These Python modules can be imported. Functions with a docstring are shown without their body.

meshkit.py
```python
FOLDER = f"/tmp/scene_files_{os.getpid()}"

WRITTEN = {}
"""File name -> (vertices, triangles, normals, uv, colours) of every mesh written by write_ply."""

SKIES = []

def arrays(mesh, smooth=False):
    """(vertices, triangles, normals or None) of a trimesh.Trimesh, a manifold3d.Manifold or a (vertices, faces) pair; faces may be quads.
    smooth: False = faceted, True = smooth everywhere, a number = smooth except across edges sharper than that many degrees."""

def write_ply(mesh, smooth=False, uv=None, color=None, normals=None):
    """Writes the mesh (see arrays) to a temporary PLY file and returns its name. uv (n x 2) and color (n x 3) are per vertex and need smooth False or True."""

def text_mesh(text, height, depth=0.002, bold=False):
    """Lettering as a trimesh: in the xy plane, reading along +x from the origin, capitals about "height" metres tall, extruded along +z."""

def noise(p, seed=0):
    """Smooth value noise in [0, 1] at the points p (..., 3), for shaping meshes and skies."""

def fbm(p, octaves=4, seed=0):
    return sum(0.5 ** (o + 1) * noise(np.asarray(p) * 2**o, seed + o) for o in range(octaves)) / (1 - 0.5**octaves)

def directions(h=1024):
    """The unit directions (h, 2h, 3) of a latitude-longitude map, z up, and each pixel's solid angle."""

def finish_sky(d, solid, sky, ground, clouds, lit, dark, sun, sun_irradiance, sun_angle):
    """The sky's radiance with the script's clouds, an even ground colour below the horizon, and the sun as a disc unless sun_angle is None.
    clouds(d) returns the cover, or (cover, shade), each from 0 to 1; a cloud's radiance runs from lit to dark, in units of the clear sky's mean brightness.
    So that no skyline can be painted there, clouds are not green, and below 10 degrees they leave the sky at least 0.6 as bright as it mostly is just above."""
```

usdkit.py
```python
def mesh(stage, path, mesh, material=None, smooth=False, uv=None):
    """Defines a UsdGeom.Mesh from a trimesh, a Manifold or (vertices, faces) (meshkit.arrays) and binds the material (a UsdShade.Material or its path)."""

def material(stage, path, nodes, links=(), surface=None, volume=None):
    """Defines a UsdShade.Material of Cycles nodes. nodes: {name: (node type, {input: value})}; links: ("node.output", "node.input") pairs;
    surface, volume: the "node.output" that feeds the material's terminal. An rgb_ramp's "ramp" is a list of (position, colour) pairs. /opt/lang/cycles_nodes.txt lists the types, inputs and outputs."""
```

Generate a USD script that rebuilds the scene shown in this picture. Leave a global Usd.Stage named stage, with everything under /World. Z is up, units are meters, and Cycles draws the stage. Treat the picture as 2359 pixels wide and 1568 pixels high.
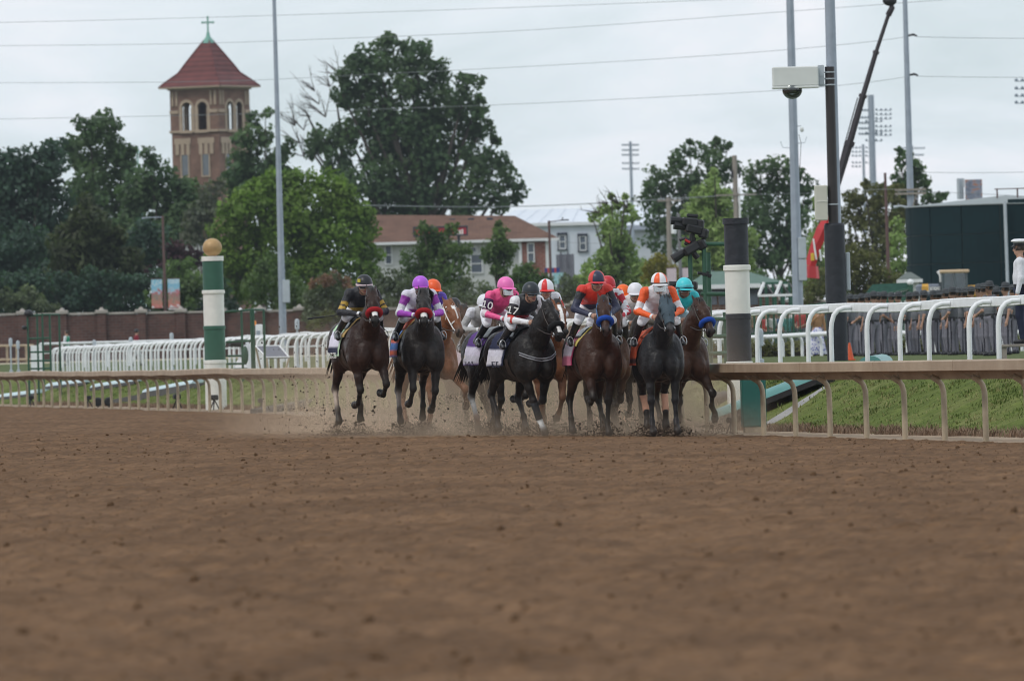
import math, random
import numpy as np, trimesh, usdkit, meshkit, shapely
import shapely.geometry as sg
from scipy.interpolate import PchipInterpolator
from pxr import Usd, UsdGeom, UsdLux, UsdShade, Gf, Sdf, Vt

stage = Usd.Stage.CreateInMemory()
UsdGeom.SetStageUpAxis(stage, "Z"); UsdGeom.SetStageMetersPerUnit(stage, 1.0)
UsdGeom.Xform.Define(stage, "/World"); UsdGeom.Scope.Define(stage, "/World/Looks")
rng = np.random.default_rng(7); random.seed(7)

# ---------------------------------------------------------------- camera
CAMZ, ROLL, FPX, CX, CY = 1.4, 0.0260, 20076.0, 1179.5, 784.0   # a 200 mm lens, the photograph at 2359 x 1568
PITCH = 22.3 / FPX
cr, sr_, cp, sp = math.cos(ROLL), math.sin(ROLL), math.cos(PITCH), math.sin(PITCH)
FWD = np.array([0, cp, sp]); UP0 = np.array([0, -sp, cp]); RT0 = np.array([1.0, 0, 0])
RIGHT = cr * RT0 - sr_ * UP0; UPC = cr * UP0 + sr_ * RT0
cam = UsdGeom.Camera.Define(stage, "/World/camera")
M = np.eye(4); M[0, :3] = RIGHT; M[1, :3] = UPC; M[2, :3] = -FWD; M[3, :3] = (0, 0, CAMZ)
cam.AddTransformOp().Set(Gf.Matrix4d(*M.ravel().tolist()))
cam.CreateFocalLengthAttr(200.0); cam.CreateHorizontalApertureAttr(23.5); cam.CreateVerticalApertureAttr(23.5 * 680 / 1024)
cam.CreateFStopAttr(4.2); cam.CreateFocusDistanceAttr(133.0)
cam.CreateExposureAttr(0.0)
cam.CreateClippingRangeAttr(Gf.Vec2f(0.5, 20000))

# ---------------------------------------------------------------- sky and sun (overcast)
SUN = np.array([-0.55, -0.45, 0.85]); SUN = SUN / np.linalg.norm(SUN)
SKY_STRENGTH, SUN_I = 0.104, 0.34
dome = UsdLux.DomeLight.Define(stage, "/World/sky"); dome.CreateIntensityAttr(1.0)
skym = usdkit.material(stage, "/World/Looks/sky_air", {
    "sky": ("sky_texture", {"sky_type": "single_scattering", "sun_disc": False, "sun_elevation": float(math.asin(SUN[2])), "sun_rotation": float(math.atan2(SUN[0], SUN[1])), "aerosol_density": 2.0}),
    "tc": ("texture_coordinate", {}),
    "map": ("mapping", {"mapping_type": "point", "scale": (9, 9, 34)}),
    "n": ("noise_texture", {"scale": 1.6, "detail": 5.0, "roughness": 0.55, "distortion": 0.4}),
    "cover": ("map_range", {"from_min": 0.28, "from_max": 0.70, "to_min": 0.72, "to_max": 0.98, "clamp": True}),
    "ramp": ("rgb_ramp", {"ramp": [(0.30, (6.9, 8.1, 8.7)), (0.50, (8.2, 9.0, 9.7)), (0.70, (9.8, 9.5, 10.0))]}),
    "mix": ("mix", {"mix_type": "mix"}),
    "bg": ("background_shader", {"strength": SKY_STRENGTH})},
    [("tc.generated", "map.vector"), ("map.vector", "n.vector"), ("n.fac", "cover.value"), ("n.fac", "ramp.fac"), ("cover.result", "mix.fac"),
     ("sky.color", "mix.color1"), ("ramp.color", "mix.color2"), ("mix.color", "bg.color")], surface="bg.background")
UsdShade.MaterialBindingAPI.Apply(dome.GetPrim()).Bind(skym)
sun = UsdLux.DistantLight.Define(stage, "/World/sun")
sun.CreateIntensityAttr(SUN_I); sun.CreateAngleAttr(16.0); sun.CreateNormalizeAttr(True); sun.CreateColorAttr(Gf.Vec3f(1.0, 0.96, 0.90))
zc = SUN; xc = np.cross([0, 0, 1.0], zc); xc /= np.linalg.norm(xc); yc = np.cross(zc, xc)
Ms = np.eye(4); Ms[0, :3] = xc; Ms[1, :3] = yc; Ms[2, :3] = zc
sun.AddTransformOp().Set(Gf.Matrix4d(*Ms.ravel().tolist()))


# ---------------------------------------------------------------- where things stand, from their place in the photograph and their distance
def P(px, py, d):
    r = FWD + (px - CX) / FPX * RIGHT + (CY - py) / FPX * UPC
    return r / r[1] * d + np.array([0, 0, CAMZ])


def PPM(d):
    return FPX / d


# ---------------------------------------------------------------- names, things, parts
taken = {}


def numbered(path):
    n = taken.get(path, -1) + 1
    taken[path] = n
    return path if n == 0 else f"{path}_{n:03d}"


def tag(prim, label=None, cat=None, group=None, kind=None):
    p = prim.GetPrim() if hasattr(prim, "GetPrim") else prim
    for k, v in (("label", label), ("category", cat), ("group", group), ("kind", kind)):
        if v:
            p.SetCustomDataByKey(k, v)
    return p


def thing(name, label, cat, loc=(0, 0, 0), rz=0.0, group=None, sc=1.0):
    x = UsdGeom.Xform.Define(stage, numbered("/World/" + name))
    x.AddTranslateOp().Set(Gf.Vec3d(*map(float, loc)))
    if rz:
        x.AddRotateZOp().Set(math.degrees(rz))
    if sc != 1.0:
        x.AddScaleOp().Set(Gf.Vec3f(sc, sc, sc))
    return tag(x, label, cat, group)


def part(parent, name, mesh, mat, smooth=35, col=None, label=None, kind=None):
    path = numbered((str(parent.GetPath()) if parent is not None else "/World") + "/" + name)
    if col is not None:
        m = usdkit.mesh(stage, path, mesh, mat, smooth=True)
        UsdGeom.PrimvarsAPI(m).CreatePrimvar("coat", Sdf.ValueTypeNames.Color3fArray, "vertex").Set(Vt.Vec3fArray.FromNumpy(np.asarray(col, np.float32)))
    else:
        m = usdkit.mesh(stage, path, mesh, mat, smooth=smooth)
    p = m.GetPrim()
    tag(p, label=label, kind=kind)
    return p


def single(name, mesh, mat, label, cat, group=None, smooth=35, kind=None):
    return tag(part(None, name, mesh, mat, smooth), label, cat, group, kind)


def structure(name, mesh, mat, smooth=False):
    return tag(part(None, name, mesh, mat, smooth), kind="structure")


def copy_of(first, loc, rz=0.0, label=None, sc=1.0):
    was = first.GetCustomData()
    name = first.GetName()
    base = name[:-4] if name[-4:-3] == "_" and name[-3:].isdigit() else name
    r = thing(base, label or was.get("label"), was.get("category"), loc, rz, was.get("group"), sc)
    r.GetReferences().AddInternalReference(first.GetPath()); r.SetInstanceable(True)
    return r


# ---------------------------------------------------------------- shapes
def cat_(ms):
    return trimesh.util.concatenate([m if isinstance(m, trimesh.Trimesh) else trimesh.Trimesh(m[0], m[1], process=False) for m in ms])


def bx(c, s, rz=0.0, ch=0.0):
    hx, hy, hz = (x / 2 for x in s)
    if ch:
        ch = min(ch, 0.45 * min(s)); v = []
        for a in (-1, 1):
            for b in (-1, 1):
                for e in (-1, 1):
                    v += [(a * (hx - ch), b * (hy - ch), e * hz), (a * (hx - ch), b * hy, e * (hz - ch)), (a * hx, b * (hy - ch), e * (hz - ch))]
        m = trimesh.convex.convex_hull(np.array(v))
    else:
        m = trimesh.creation.box(s)
    if rz:
        m.apply_transform(trimesh.transformations.rotation_matrix(rz, [0, 0, 1]))
    m.apply_translation(c)
    return m


def tube(path, r, n=8, cap=True, flat=1.0):
    p = np.asarray(path, float)
    r = np.broadcast_to(np.asarray(r, float), (len(p),))
    t = np.gradient(p, axis=0); t /= np.linalg.norm(t, axis=1, keepdims=True) + 1e-12
    ref = np.array([0, 0, 1.0]) if abs(t[0, 2]) < 0.9 else np.array([0, 1.0, 0])
    a = np.empty_like(p); a[0] = np.cross(t[0], ref); a[0] /= np.linalg.norm(a[0])
    for i_ in range(1, len(p)):
        w_ = a[i_ - 1] - t[i_] * (a[i_ - 1] @ t[i_]); a[i_] = w_ / (np.linalg.norm(w_) + 1e-12)
    b = np.cross(t, a)
    th = np.arange(n) / n * 2 * np.pi
    v = p[:, None] + r[:, None, None] * (np.cos(th)[None, :, None] * a[:, None] + flat * np.sin(th)[None, :, None] * b[:, None])
    v = v.reshape(-1, 3); k = len(p)
    i, j = np.meshgrid(np.arange(k - 1), np.arange(n), indexing="ij")
    q = np.stack([i * n + j, i * n + (j + 1) % n, (i + 1) * n + (j + 1) % n, (i + 1) * n + j], -1).reshape(-1, 4)
    f = np.vstack([q[:, [0, 2, 1]], q[:, [0, 3, 2]]])
    if cap:
        c0, c1 = len(v), len(v) + 1
        v = np.vstack([v, p[0], p[-1]])
        jj = np.arange(n)
        f = np.vstack([f, np.stack([np.full(n, c0), jj, (jj + 1) % n], 1), np.stack([np.full(n, c1), (k - 1) * n + (jj + 1) % n, (k - 1) * n + jj], 1)])
    m = trimesh.Trimesh(v, f, process=False)
    return m


def lathe(prof, n=24, c=(0, 0, 0)):
    m = trimesh.creation.revolve(np.asarray(prof, float), sections=n)
    m.apply_translation(c)
    return m


def cyl(a, b, r, n=12, r2=None):
    return tube([a, b], [r, r if r2 is None else r2], n)


def prism(poly, depth):
    """polygon (shapely, x and z) extruded along +y by depth"""
    gs = [g for g in getattr(poly, "geoms", [poly]) if g.geom_type == "Polygon" and g.area > 1e-6]
    m = trimesh.util.concatenate([trimesh.creation.extrude_polygon(g, depth, engine="earcut") for g in gs])
    m.vertices = m.vertices[:, [0, 2, 1]]
    m.faces = m.faces[:, ::-1]
    return m


def turn(m, rz, c=(0, 0, 0)):
    m = m.copy(); m.apply_transform(trimesh.transformations.rotation_matrix(rz, [0, 0, 1])); m.apply_translation(c)
    return m


def ell(c, r, sub=2):
    m = trimesh.creation.icosphere(sub); m.apply_scale(r); m.apply_translation(c)
    return m


def sweep(line, prof, up=(0, 0, 1)):
    """an open profile list of (side, z) carried along a ground line; side is to the right of the way it runs; closed profile"""
    p = np.asarray(line, float); t = np.gradient(p, axis=0); t[:, 2] = 0; t /= np.linalg.norm(t, axis=1, keepdims=True)
    nrm = np.stack([t[:, 1], -t[:, 0], 0 * t[:, 0]], 1)
    q = np.asarray(prof, float); n = len(q); k = len(p)
    v = p[:, None] + q[None, :, :1] * nrm[:, None] + q[None, :, 1:] * np.array([0, 0, 1.0])
    v = v.reshape(-1, 3)
    i, j = np.meshgrid(np.arange(k - 1), np.arange(n), indexing="ij")
    f = np.stack([i * n + j, i * n + (j + 1) % n, (i + 1) * n + (j + 1) % n, (i + 1) * n + j], -1).reshape(-1, 4)
    f = np.vstack([f[:, [0, 2, 1]], f[:, [0, 3, 2]]])
    m = trimesh.Trimesh(v, f, process=False)
    caps = trimesh.creation.triangulate_polygon(sg.Polygon(q), engine="earcut")
    cf = np.asarray(caps[1]); cv = np.asarray(caps[0])
    idx = [int(np.argmin(((q - x) ** 2).sum(1))) for x in cv]
    cf = np.array([[idx[y] for y in x] for x in cf])
    m = trimesh.Trimesh(v, np.vstack([f, cf, cf[:, ::-1] + (k - 1) * n]), process=False)
    trimesh.repair.fix_normals(m)
    return m


# ---------------------------------------------------------------- materials
def mat(name, c, rough=0.6, var=0.15, scale=3.0, bump=0.0, bscale=None, metal=0.0, spec=0.4, c2=None, detail=4.0, stretch=None, sheen=0.0):
    c = np.array(c, float)
    lo, hi = c * (1 - var), (c * (1 + var) if c2 is None else np.array(c2, float))
    nodes = {"g": ("texture_coordinate", {}), "map": ("mapping", {"mapping_type": "point", "scale": stretch or (1, 1, 1)}),
             "n": ("noise_texture", {"scale": scale, "detail": detail, "roughness": 0.6}),
             "r": ("rgb_ramp", {"ramp": [(0.3, tuple(lo)), (0.7, tuple(hi))]}),
             "p": ("principled_bsdf", {"roughness": rough, "metallic": metal, "specular_ior_level": spec, **({"sheen_weight": sheen} if sheen else {})})}
    links = [("g.object", "map.vector"), ("map.vector", "n.vector"), ("n.fac", "r.fac"), ("r.color", "p.base_color")]
    if bump:
        nodes["n2"] = ("noise_texture", {"scale": bscale or scale * 4, "detail": 4.0, "roughness": 0.65})
        nodes["b"] = ("bump", {"strength": 1.0, "distance": bump})
        links += [("map.vector", "n2.vector"), ("n2.fac", "b.height"), ("b.normal", "p.normal")]
    return usdkit.material(stage, "/World/Looks/" + name, nodes, links, surface="p.BSDF")


def coat_mat(name, rough=0.5, var=0.12, scale=14.0, spec=0.4, sheen=0.0, bump=0.0, bscale=40.0):
    """takes its colour from the mesh (coat markings, silks patterns), broken up by fine noise"""
    nodes = {"a": ("attribute", {"attribute": "coat"}), "g": ("texture_coordinate", {}), "n": ("noise_texture", {"scale": scale, "detail": 5.0, "roughness": 0.6}),
             "mr": ("map_range", {"from_min": 0.3, "from_max": 0.7, "to_min": 1 - var, "to_max": 1 + var}),
             "mx": ("vector_math", {"math_type": "scale"}),
             "p": ("principled_bsdf", {"roughness": rough, "specular_ior_level": spec, **({"sheen_weight": sheen} if sheen else {})})}
    links = [("g.object", "n.vector"), ("n.fac", "mr.value"), ("mr.result", "mx.scale"), ("a.color", "mx.vector1"), ("mx.vector", "p.base_color")]
    if bump:
        nodes["n2"] = ("noise_texture", {"scale": bscale, "detail": 3.0}); nodes["b"] = ("bump", {"strength": 1.0, "distance": bump})
        links += [("g.object", "n2.vector"), ("n2.fac", "b.height"), ("b.normal", "p.normal")]
    return usdkit.material(stage, "/World/Looks/" + name, nodes, links, surface="p.BSDF")


def leaf_mat(name, c, c2, trans=0.35):
    nodes = {"a": ("attribute", {"attribute": "coat"}), "p": ("principled_bsdf", {"roughness": 0.55, "specular_ior_level": 0.25}), "t": ("translucent_bsdf", {}), "m": ("mix_closure", {"fac": trans}),
             "g": ("geometry", {}), "n": ("noise_texture", {"scale": 0.35, "detail": 3.0}),
             "r": ("rgb_ramp", {"ramp": [(0.32, tuple(c)), (0.68, tuple(c2))]}),
             "mx": ("vector_math", {"math_type": "multiply"}), "tx": ("vector_math", {"math_type": "multiply", "vector2": (1.1, 1.25, 0.6)})}
    return usdkit.material(stage, "/World/Looks/" + name, nodes,
        [("g.position", "n.vector"), ("n.fac", "r.fac"), ("r.color", "mx.vector1"), ("a.color", "mx.vector2"), ("mx.vector", "p.base_color"), ("mx.vector", "tx.vector1"), ("tx.vector", "t.color"),
         ("p.BSDF", "m.closure1"), ("t.BSDF", "m.closure2")], surface="m.closure")


def brick_mat(name, c1, c2, mortar, s=1.0, rough=0.85):
    """small bricks, for walls too far off to tell one from the next"""
    nodes = {"g": ("texture_coordinate", {}), "sx": ("separate_xyz", {}), "ad": ("math", {"math_type": "add"}), "cx": ("combine_xyz", {}),
             "b": ("brick_texture", {"color1": c1, "color2": c2, "mortar": mortar, "scale": 1.0 / s, "mortar_size": 0.02, "brick_width": 0.44, "row_height": 0.16, "bias": -0.1}),
             "n": ("noise_texture", {"scale": 0.9, "detail": 5.0}), "mr": ("map_range", {"from_min": 0.3, "from_max": 0.7, "to_min": 0.75, "to_max": 1.2}),
             "mx": ("vector_math", {"math_type": "scale"}), "p": ("principled_bsdf", {"roughness": rough, "specular_ior_level": 0.2})}
    return usdkit.material(stage, "/World/Looks/" + name, nodes,
        [("g.object", "sx.vector"), ("sx.x", "ad.value1"), ("sx.y", "ad.value2"), ("ad.value", "cx.x"), ("sx.z", "cx.y"), ("cx.vector", "b.vector"), ("g.object", "n.vector"), ("n.fac", "mr.value"),
         ("mr.result", "mx.scale"), ("b.color", "mx.vector1"), ("mx.vector", "p.base_color")], surface="p.BSDF")


def pane_mat(name, tint=(0.6, 0.7, 0.75), fac=0.35):
    return usdkit.material(stage, "/World/Looks/" + name, {"t": ("transparent_bsdf", {"color": tint}), "g": ("glossy_bsdf", {"roughness": 0.03, "color": (0.9, 0.9, 0.9)}), "f": ("fresnel", {"IOR": 1.9}), "m": ("mix_closure", {})},
        [("f.fac", "m.fac"), ("t.BSDF", "m.closure1"), ("g.BSDF", "m.closure2")], surface="m.closure")


white_paint = mat("white_paint", (0.74, 0.75, 0.76), 0.4, 0.06, 5)
cream_paint = mat("cream_paint", (0.68, 0.67, 0.62), 0.5, 0.06, 4)
tan_rail = mat("tan_rail", (0.30, 0.205, 0.13), 0.55, 0.12, 1.1, c2=(0.40, 0.30, 0.205))
tan_post = mat("tan_post", (0.36, 0.29, 0.205), 0.5, 0.25, 3.0)
green_paint = mat("green_paint", (0.028, 0.095, 0.062), 0.45, 0.1, 3)
green_tube = mat("green_tube", (0.022, 0.075, 0.045), 0.5, 0.12, 6)
black_pad = mat("black_pad", (0.016, 0.018, 0.024), 0.5, 0.2, 2.0, bump=0.02, bscale=5)
black_thing = mat("black_thing", (0.013, 0.013, 0.015), 0.45, 0.2, 8)
dark_metal = mat("dark_metal", (0.05, 0.05, 0.055), 0.45, 0.2, 4, metal=0.3)
galv = mat("galvanised", (0.30, 0.34, 0.40), 0.5, 0.10, 2.5, metal=0.25)
galv_light = mat("galvanised_light", (0.42, 0.46, 0.50), 0.5, 0.08, 2.5, metal=0.2)
beige_box = mat("beige_box", (0.52, 0.51, 0.44), 0.5, 0.05, 2)
housing = mat("housing", (0.60, 0.62, 0.60), 0.45, 0.05, 2)
gold_paint = mat("gold_paint", (0.42, 0.27, 0.12), 0.5, 0.16, 3, metal=0.1)
wood_pole = mat("wood_pole", (0.26, 0.23, 0.20), 0.8, 0.15, 2, stretch=(4, 4, 0.5))
steel_brown = mat("steel_brown", (0.10, 0.055, 0.05), 0.6, 0.15, 3)
red_paint = mat("red_paint", (0.42, 0.022, 0.025), 0.4, 0.1, 2)
orange_lens = mat("orange_lens", (0.75, 0.24, 0.02), 0.3, 0.05, 4)

# ================================================================ the ground
RAIL = PchipInterpolator([10, 60, 90, 114.6, 136, 165, 208, 245, 284, 330, 420, 520], [26, 15.2, 10.5, 6.73, 3.13, -0.6, -5.4, -10.7, -16.7, -25, -45, -70])
TURF = PchipInterpolator([10, 100, 125, 150, 166, 200, 226, 257, 320, 393, 450, 520], [50, 18.0, 12.6, 8.0, 4.9, 1.2, -1.6, -5.6, -12.5, -20.4, -27, -36])


def smooth(a, b, x):
    t = np.clip((x - a) / (b - a), 0, 1); return t * t * (3 - 2 * t)


def z_dirt(x, y):
    u = np.maximum(RAIL(np.clip(y, 10, 520)) - x - 0.6, 0)
    return 0.20 * (1 - np.exp(-0.037 * u / 0.20))


def z_turf(x, y):
    return 0.95 + 0.45 * smooth(400, 475, np.asarray(y, float) + 0 * x)


def z_ground(x, y):
    """height of the ground anywhere"""
    yy = float(np.clip(y, 10, 520)); r, t = float(RAIL(yy)), float(TURF(yy))
    if x < r: return float(z_dirt(x, yy))
    top = r + 1.7 + 0.50 * (t - r - 1.7)
    if x < r + 1.7: return 0.0
    return float(z_turf(x, y) * smooth(r + 1.7, top, x) ** 0.85) if x < top else float(z_turf(x, y))


dirt_soil = usdkit.material(stage, "/World/Looks/dirt_soil", {
    "g": ("geometry", {}), "m1": ("mapping", {"mapping_type": "point", "scale": (1, 0.45, 1)}),
    "n1": ("noise_texture", {"scale": 0.55, "detail": 4.0}), "n2": ("noise_texture", {"scale": 9.0, "detail": 6.0, "roughness": 0.7}),
    "n3": ("noise_texture", {"scale": 2.2, "detail": 5.0, "roughness": 0.65}),
    "r1": ("rgb_ramp", {"ramp": [(0.32, (0.126, 0.069, 0.034)), (0.68, (0.172, 0.097, 0.050))]}),
    "r2": ("map_range", {"from_min": 0.32, "from_max": 0.62, "to_min": 0.55, "to_max": 1.15, "clamp": True}),
    "r3": ("map_range", {"from_min": 0.35, "from_max": 0.65, "to_min": 0.82, "to_max": 1.13}),
    "s": ("vector_math", {"math_type": "scale"}), "s2": ("vector_math", {"math_type": "scale"}),
    "b": ("bump", {"strength": 1.0, "distance": 0.02}), "p": ("principled_bsdf", {"roughness": 0.95, "specular_ior_level": 0.1})},
    [("g.position", "m1.vector"), ("m1.vector", "n1.vector"), ("g.position", "n2.vector"), ("m1.vector", "n3.vector"), ("n1.fac", "r1.fac"), ("n2.fac", "r2.value"), ("n3.fac", "r3.value"),
     ("r1.color", "s.vector1"), ("r2.result", "s.scale"), ("s.vector", "s2.vector1"), ("r3.result", "s2.scale"), ("s2.vector", "p.base_color"), ("n2.fac", "b.height"), ("b.normal", "p.normal")], surface="p.BSDF")


def ground_mat(name, cols, scale=1.5, fine=14.0, bump=0.03, stretch=(1, 1, 1)):
    return usdkit.material(stage, "/World/Looks/" + name, {
        "g": ("geometry", {}), "m1": ("mapping", {"mapping_type": "point", "scale": stretch}), "n1": ("noise_texture", {"scale": scale, "detail": 5.0, "roughness": 0.6}), "n2": ("noise_texture", {"scale": fine, "detail": 5.0, "roughness": 0.7}),
        "r1": ("rgb_ramp", {"ramp": [(0.25 + 0.5 * i / (len(cols) - 1), c) for i, c in enumerate(cols)]}),
        "r2": ("map_range", {"from_min": 0.3, "from_max": 0.7, "to_min": 0.65, "to_max": 1.3}), "s": ("vector_math", {"math_type": "scale"}),
        "b": ("bump", {"strength": 1.0, "distance": bump}), "p": ("principled_bsdf", {"roughness": 0.95, "specular_ior_level": 0.1})},
        [("g.position", "m1.vector"), ("m1.vector", "n1.vector"), ("m1.vector", "n2.vector"), ("n1.fac", "r1.fac"), ("n2.fac", "r2.value"), ("r1.color", "s.vector1"), ("r2.result", "s.scale"), ("s.vector", "p.base_color"),
         ("n2.fac", "b.height"), ("b.normal", "p.normal")], surface="p.BSDF")


sand_soil = ground_mat("sand_soil", [(0.26, 0.18, 0.12), (0.40, 0.32, 0.24)], 0.8)
bank_turf = ground_mat("bank_turf", [(0.068, 0.098, 0.018), (0.105, 0.135, 0.030), (0.17, 0.17, 0.065)], 0.55, 5.0, 0.05)
turf_grass = ground_mat("turf_grass", [(0.070, 0.095, 0.030), (0.105, 0.125, 0.050)], 0.25, 3.0)
path_sand = ground_mat("path_sand", [(0.48, 0.42, 0.29), (0.55, 0.50, 0.38)], 0.3)
far_grass = ground_mat("far_grass", [(0.06, 0.09, 0.03), (0.10, 0.12, 0.05)], 0.1)


def grid(X, Y, Z):
    n, m = X.shape
    v = np.stack([X, Y, Z], -1).reshape(-1, 3)
    i, j = np.meshgrid(np.arange(n - 1), np.arange(m - 1), indexing="ij")
    a = i * m + j
    f = np.stack([a, a + 1, a + m + 1, a + m], -1).reshape(-1, 4)
    return trimesh.Trimesh(v, np.vstack([f[:, [0, 1, 2]], f[:, [0, 2, 3]]]), process=False)


def bumps(X, Y):
    p = np.stack([X, Y, 0 * X], -1)
    z = 0.020 * (meshkit.fbm(p * (3.3, 1.6, 1), 3, 3) - 0.5) + 0.020 * (meshkit.fbm(p * (13, 8, 1), 3, 9) - 0.5)
    cl = meshkit.noise(p * (7, 4.5, 1), 21)
    z = z + 0.022 * np.clip(cl - 0.72, 0, 1) / 0.28
    z = z + 0.012 * np.sin(2 * np.pi * (X + 0.13 * Y + 0.3 * meshkit.noise(p * 0.3, 5)) / 0.32)      # harrow rows along the track
    return z


ys = [20.0]
while ys[-1] < 300:
    y = ys[-1]; ys.append(y + (0.07 if 28 < y < 62 else 0.13 if 62 <= y < 148 else 0.8 if y >= 148 else 0.5))
ys = np.array(ys)
hw = 0.066 * ys + 1.6
xr = np.minimum(RAIL(ys), hw)
s = np.linspace(0, 1, 230)
X = -hw[:, None] + (xr + hw)[:, None] * s[None]
Y = np.repeat(ys[:, None], len(s), 1)
Z = z_dirt(X, Y) + bumps(X, Y)
structure("dirt_track", grid(X, Y, Z), dirt_soil, True)
s2 = np.linspace(0, 1, 14)
Xl = -hw[:, None] - 180 * (1 - s2[None]); Yl = np.repeat(ys[:, None], len(s2), 1)
Zl = z_dirt(Xl, Yl) + bumps(Xl, Yl) * (s2[None] == 1)
structure("dirt_track_outside", grid(Xl, Yl, Zl), dirt_soil, True)
far_r = ys < 122
Xr = xr[far_r][:, None] + (RAIL(ys[far_r]) - xr[far_r] + 1e-3)[:, None] * s2[None]; Yr = np.repeat(ys[far_r][:, None], len(s2), 1)
structure("dirt_track_inside", grid(Xr, Yr, z_dirt(Xr, Yr) + bumps(Xr, Yr) * (s2[None] == 0)), dirt_soil, True)
# beyond the last fine rows the dirt goes on
yb = np.linspace(ys[-1], 520, 30); ss = np.linspace(0, 1, 20)
Xb = -230 + (RAIL(yb) + 230)[:, None] * ss[None]; Yb = np.repeat(yb[:, None], 20, 1)
structure("dirt_track_far", grid(Xb, Yb, z_dirt(Xb, Yb)), dirt_soil, True)
# sand under the rail, grass bank, turf course
yg = np.concatenate([np.arange(20, 110, 3.0), np.arange(110, 300, 0.8), np.arange(300, 520.1, 4.0)])
rl, tf = RAIL(yg), TURF(yg); top = rl + 1.7 + 0.50 * (tf - rl - 1.7)
u = np.linspace(0, 1, 8)
Xs = (rl - 0.05)[:, None] + 1.85 * u[None]; Ys = np.repeat(yg[:, None], len(u), 1)
pts = np.stack([Xs, Ys, 0 * Xs], -1)
Zs = -0.004 + 0.05 * (meshkit.fbm(pts * 1.4, 3, 4) - 0.4) * (u[None] > 0.15)
structure("sand_strip", grid(Xs, Ys, Zs), sand_soil, True)
u = np.linspace(0, 1, 40)
Xk = (rl + 1.6)[:, None] + (top - rl - 1.6)[:, None] * u[None]; Yk = np.repeat(yg[:, None], len(u), 1)
pk = np.stack([Xk, Yk, 0 * Xk], -1)
Zk = z_turf(Xk, Yk) * smooth(0, 1, u)[None] ** 0.85 + 0.12 * (meshkit.fbm(pk * 0.9, 4, 8) - 0.5) * np.minimum(1, 6 * u[None]) * np.minimum(1, 8 * (1 - u[None]))
structure("grass_bank", grid(Xk, Yk, Zk), bank_turf, True)
u = np.concatenate([np.linspace(0, 0.12, 6), np.linspace(0.14, 1, 14)])
Xt = top[:, None] + (260 - top)[:, None] * u[None]; Yt = np.repeat(yg[:, None], len(u), 1)
structure("turf_course", grid(Xt, Yt, z_turf(Xt, Yt)), turf_grass, True)
# everything further away, to the horizon
yf = np.array([520, 560, 700, 1000, 1600, 2600, 5000.0]); xf = np.linspace(-1, 1, 30)
Xf = np.maximum(240, 0.9 * yf)[:, None] * xf[None]; Yf = np.repeat(yf[:, None], 30, 1)
structure("ground", grid(Xf, Yf, 1.4 + 0 * Xf - 0.2 * (Yf == 520) * (Xf < -70)), far_grass, True)
# pale sand track across the far side
Xp = np.stack([np.full(12, 0.0)] * 2); xs_ = np.linspace(-60, 12, 12)
Xp = np.stack([xs_, xs_]); Yp = np.stack([458 + 0.02 * xs_, 473 + 0.02 * xs_])
structure("sand_path", grid(Xp.T[:, ::-1], Yp.T[:, ::-1], z_turf(Xp, Yp).T[:, ::-1] + 0.012), path_sand, True)

# ---------------------------------------------------------------- clods lying on the dirt
lumps = []
for k in range(5):
    m = trimesh.creation.icosphere(1); m.vertices *= (0.7 + 0.6 * meshkit.noise(m.vertices * 1.7 + 10 * k, k))[:, None] * (1, 1, 0.7); lumps.append(m)
clod_soil = mat("clod_soil", (0.100, 0.058, 0.031), 0.95, 0.3, 6, spec=0.1)


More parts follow.
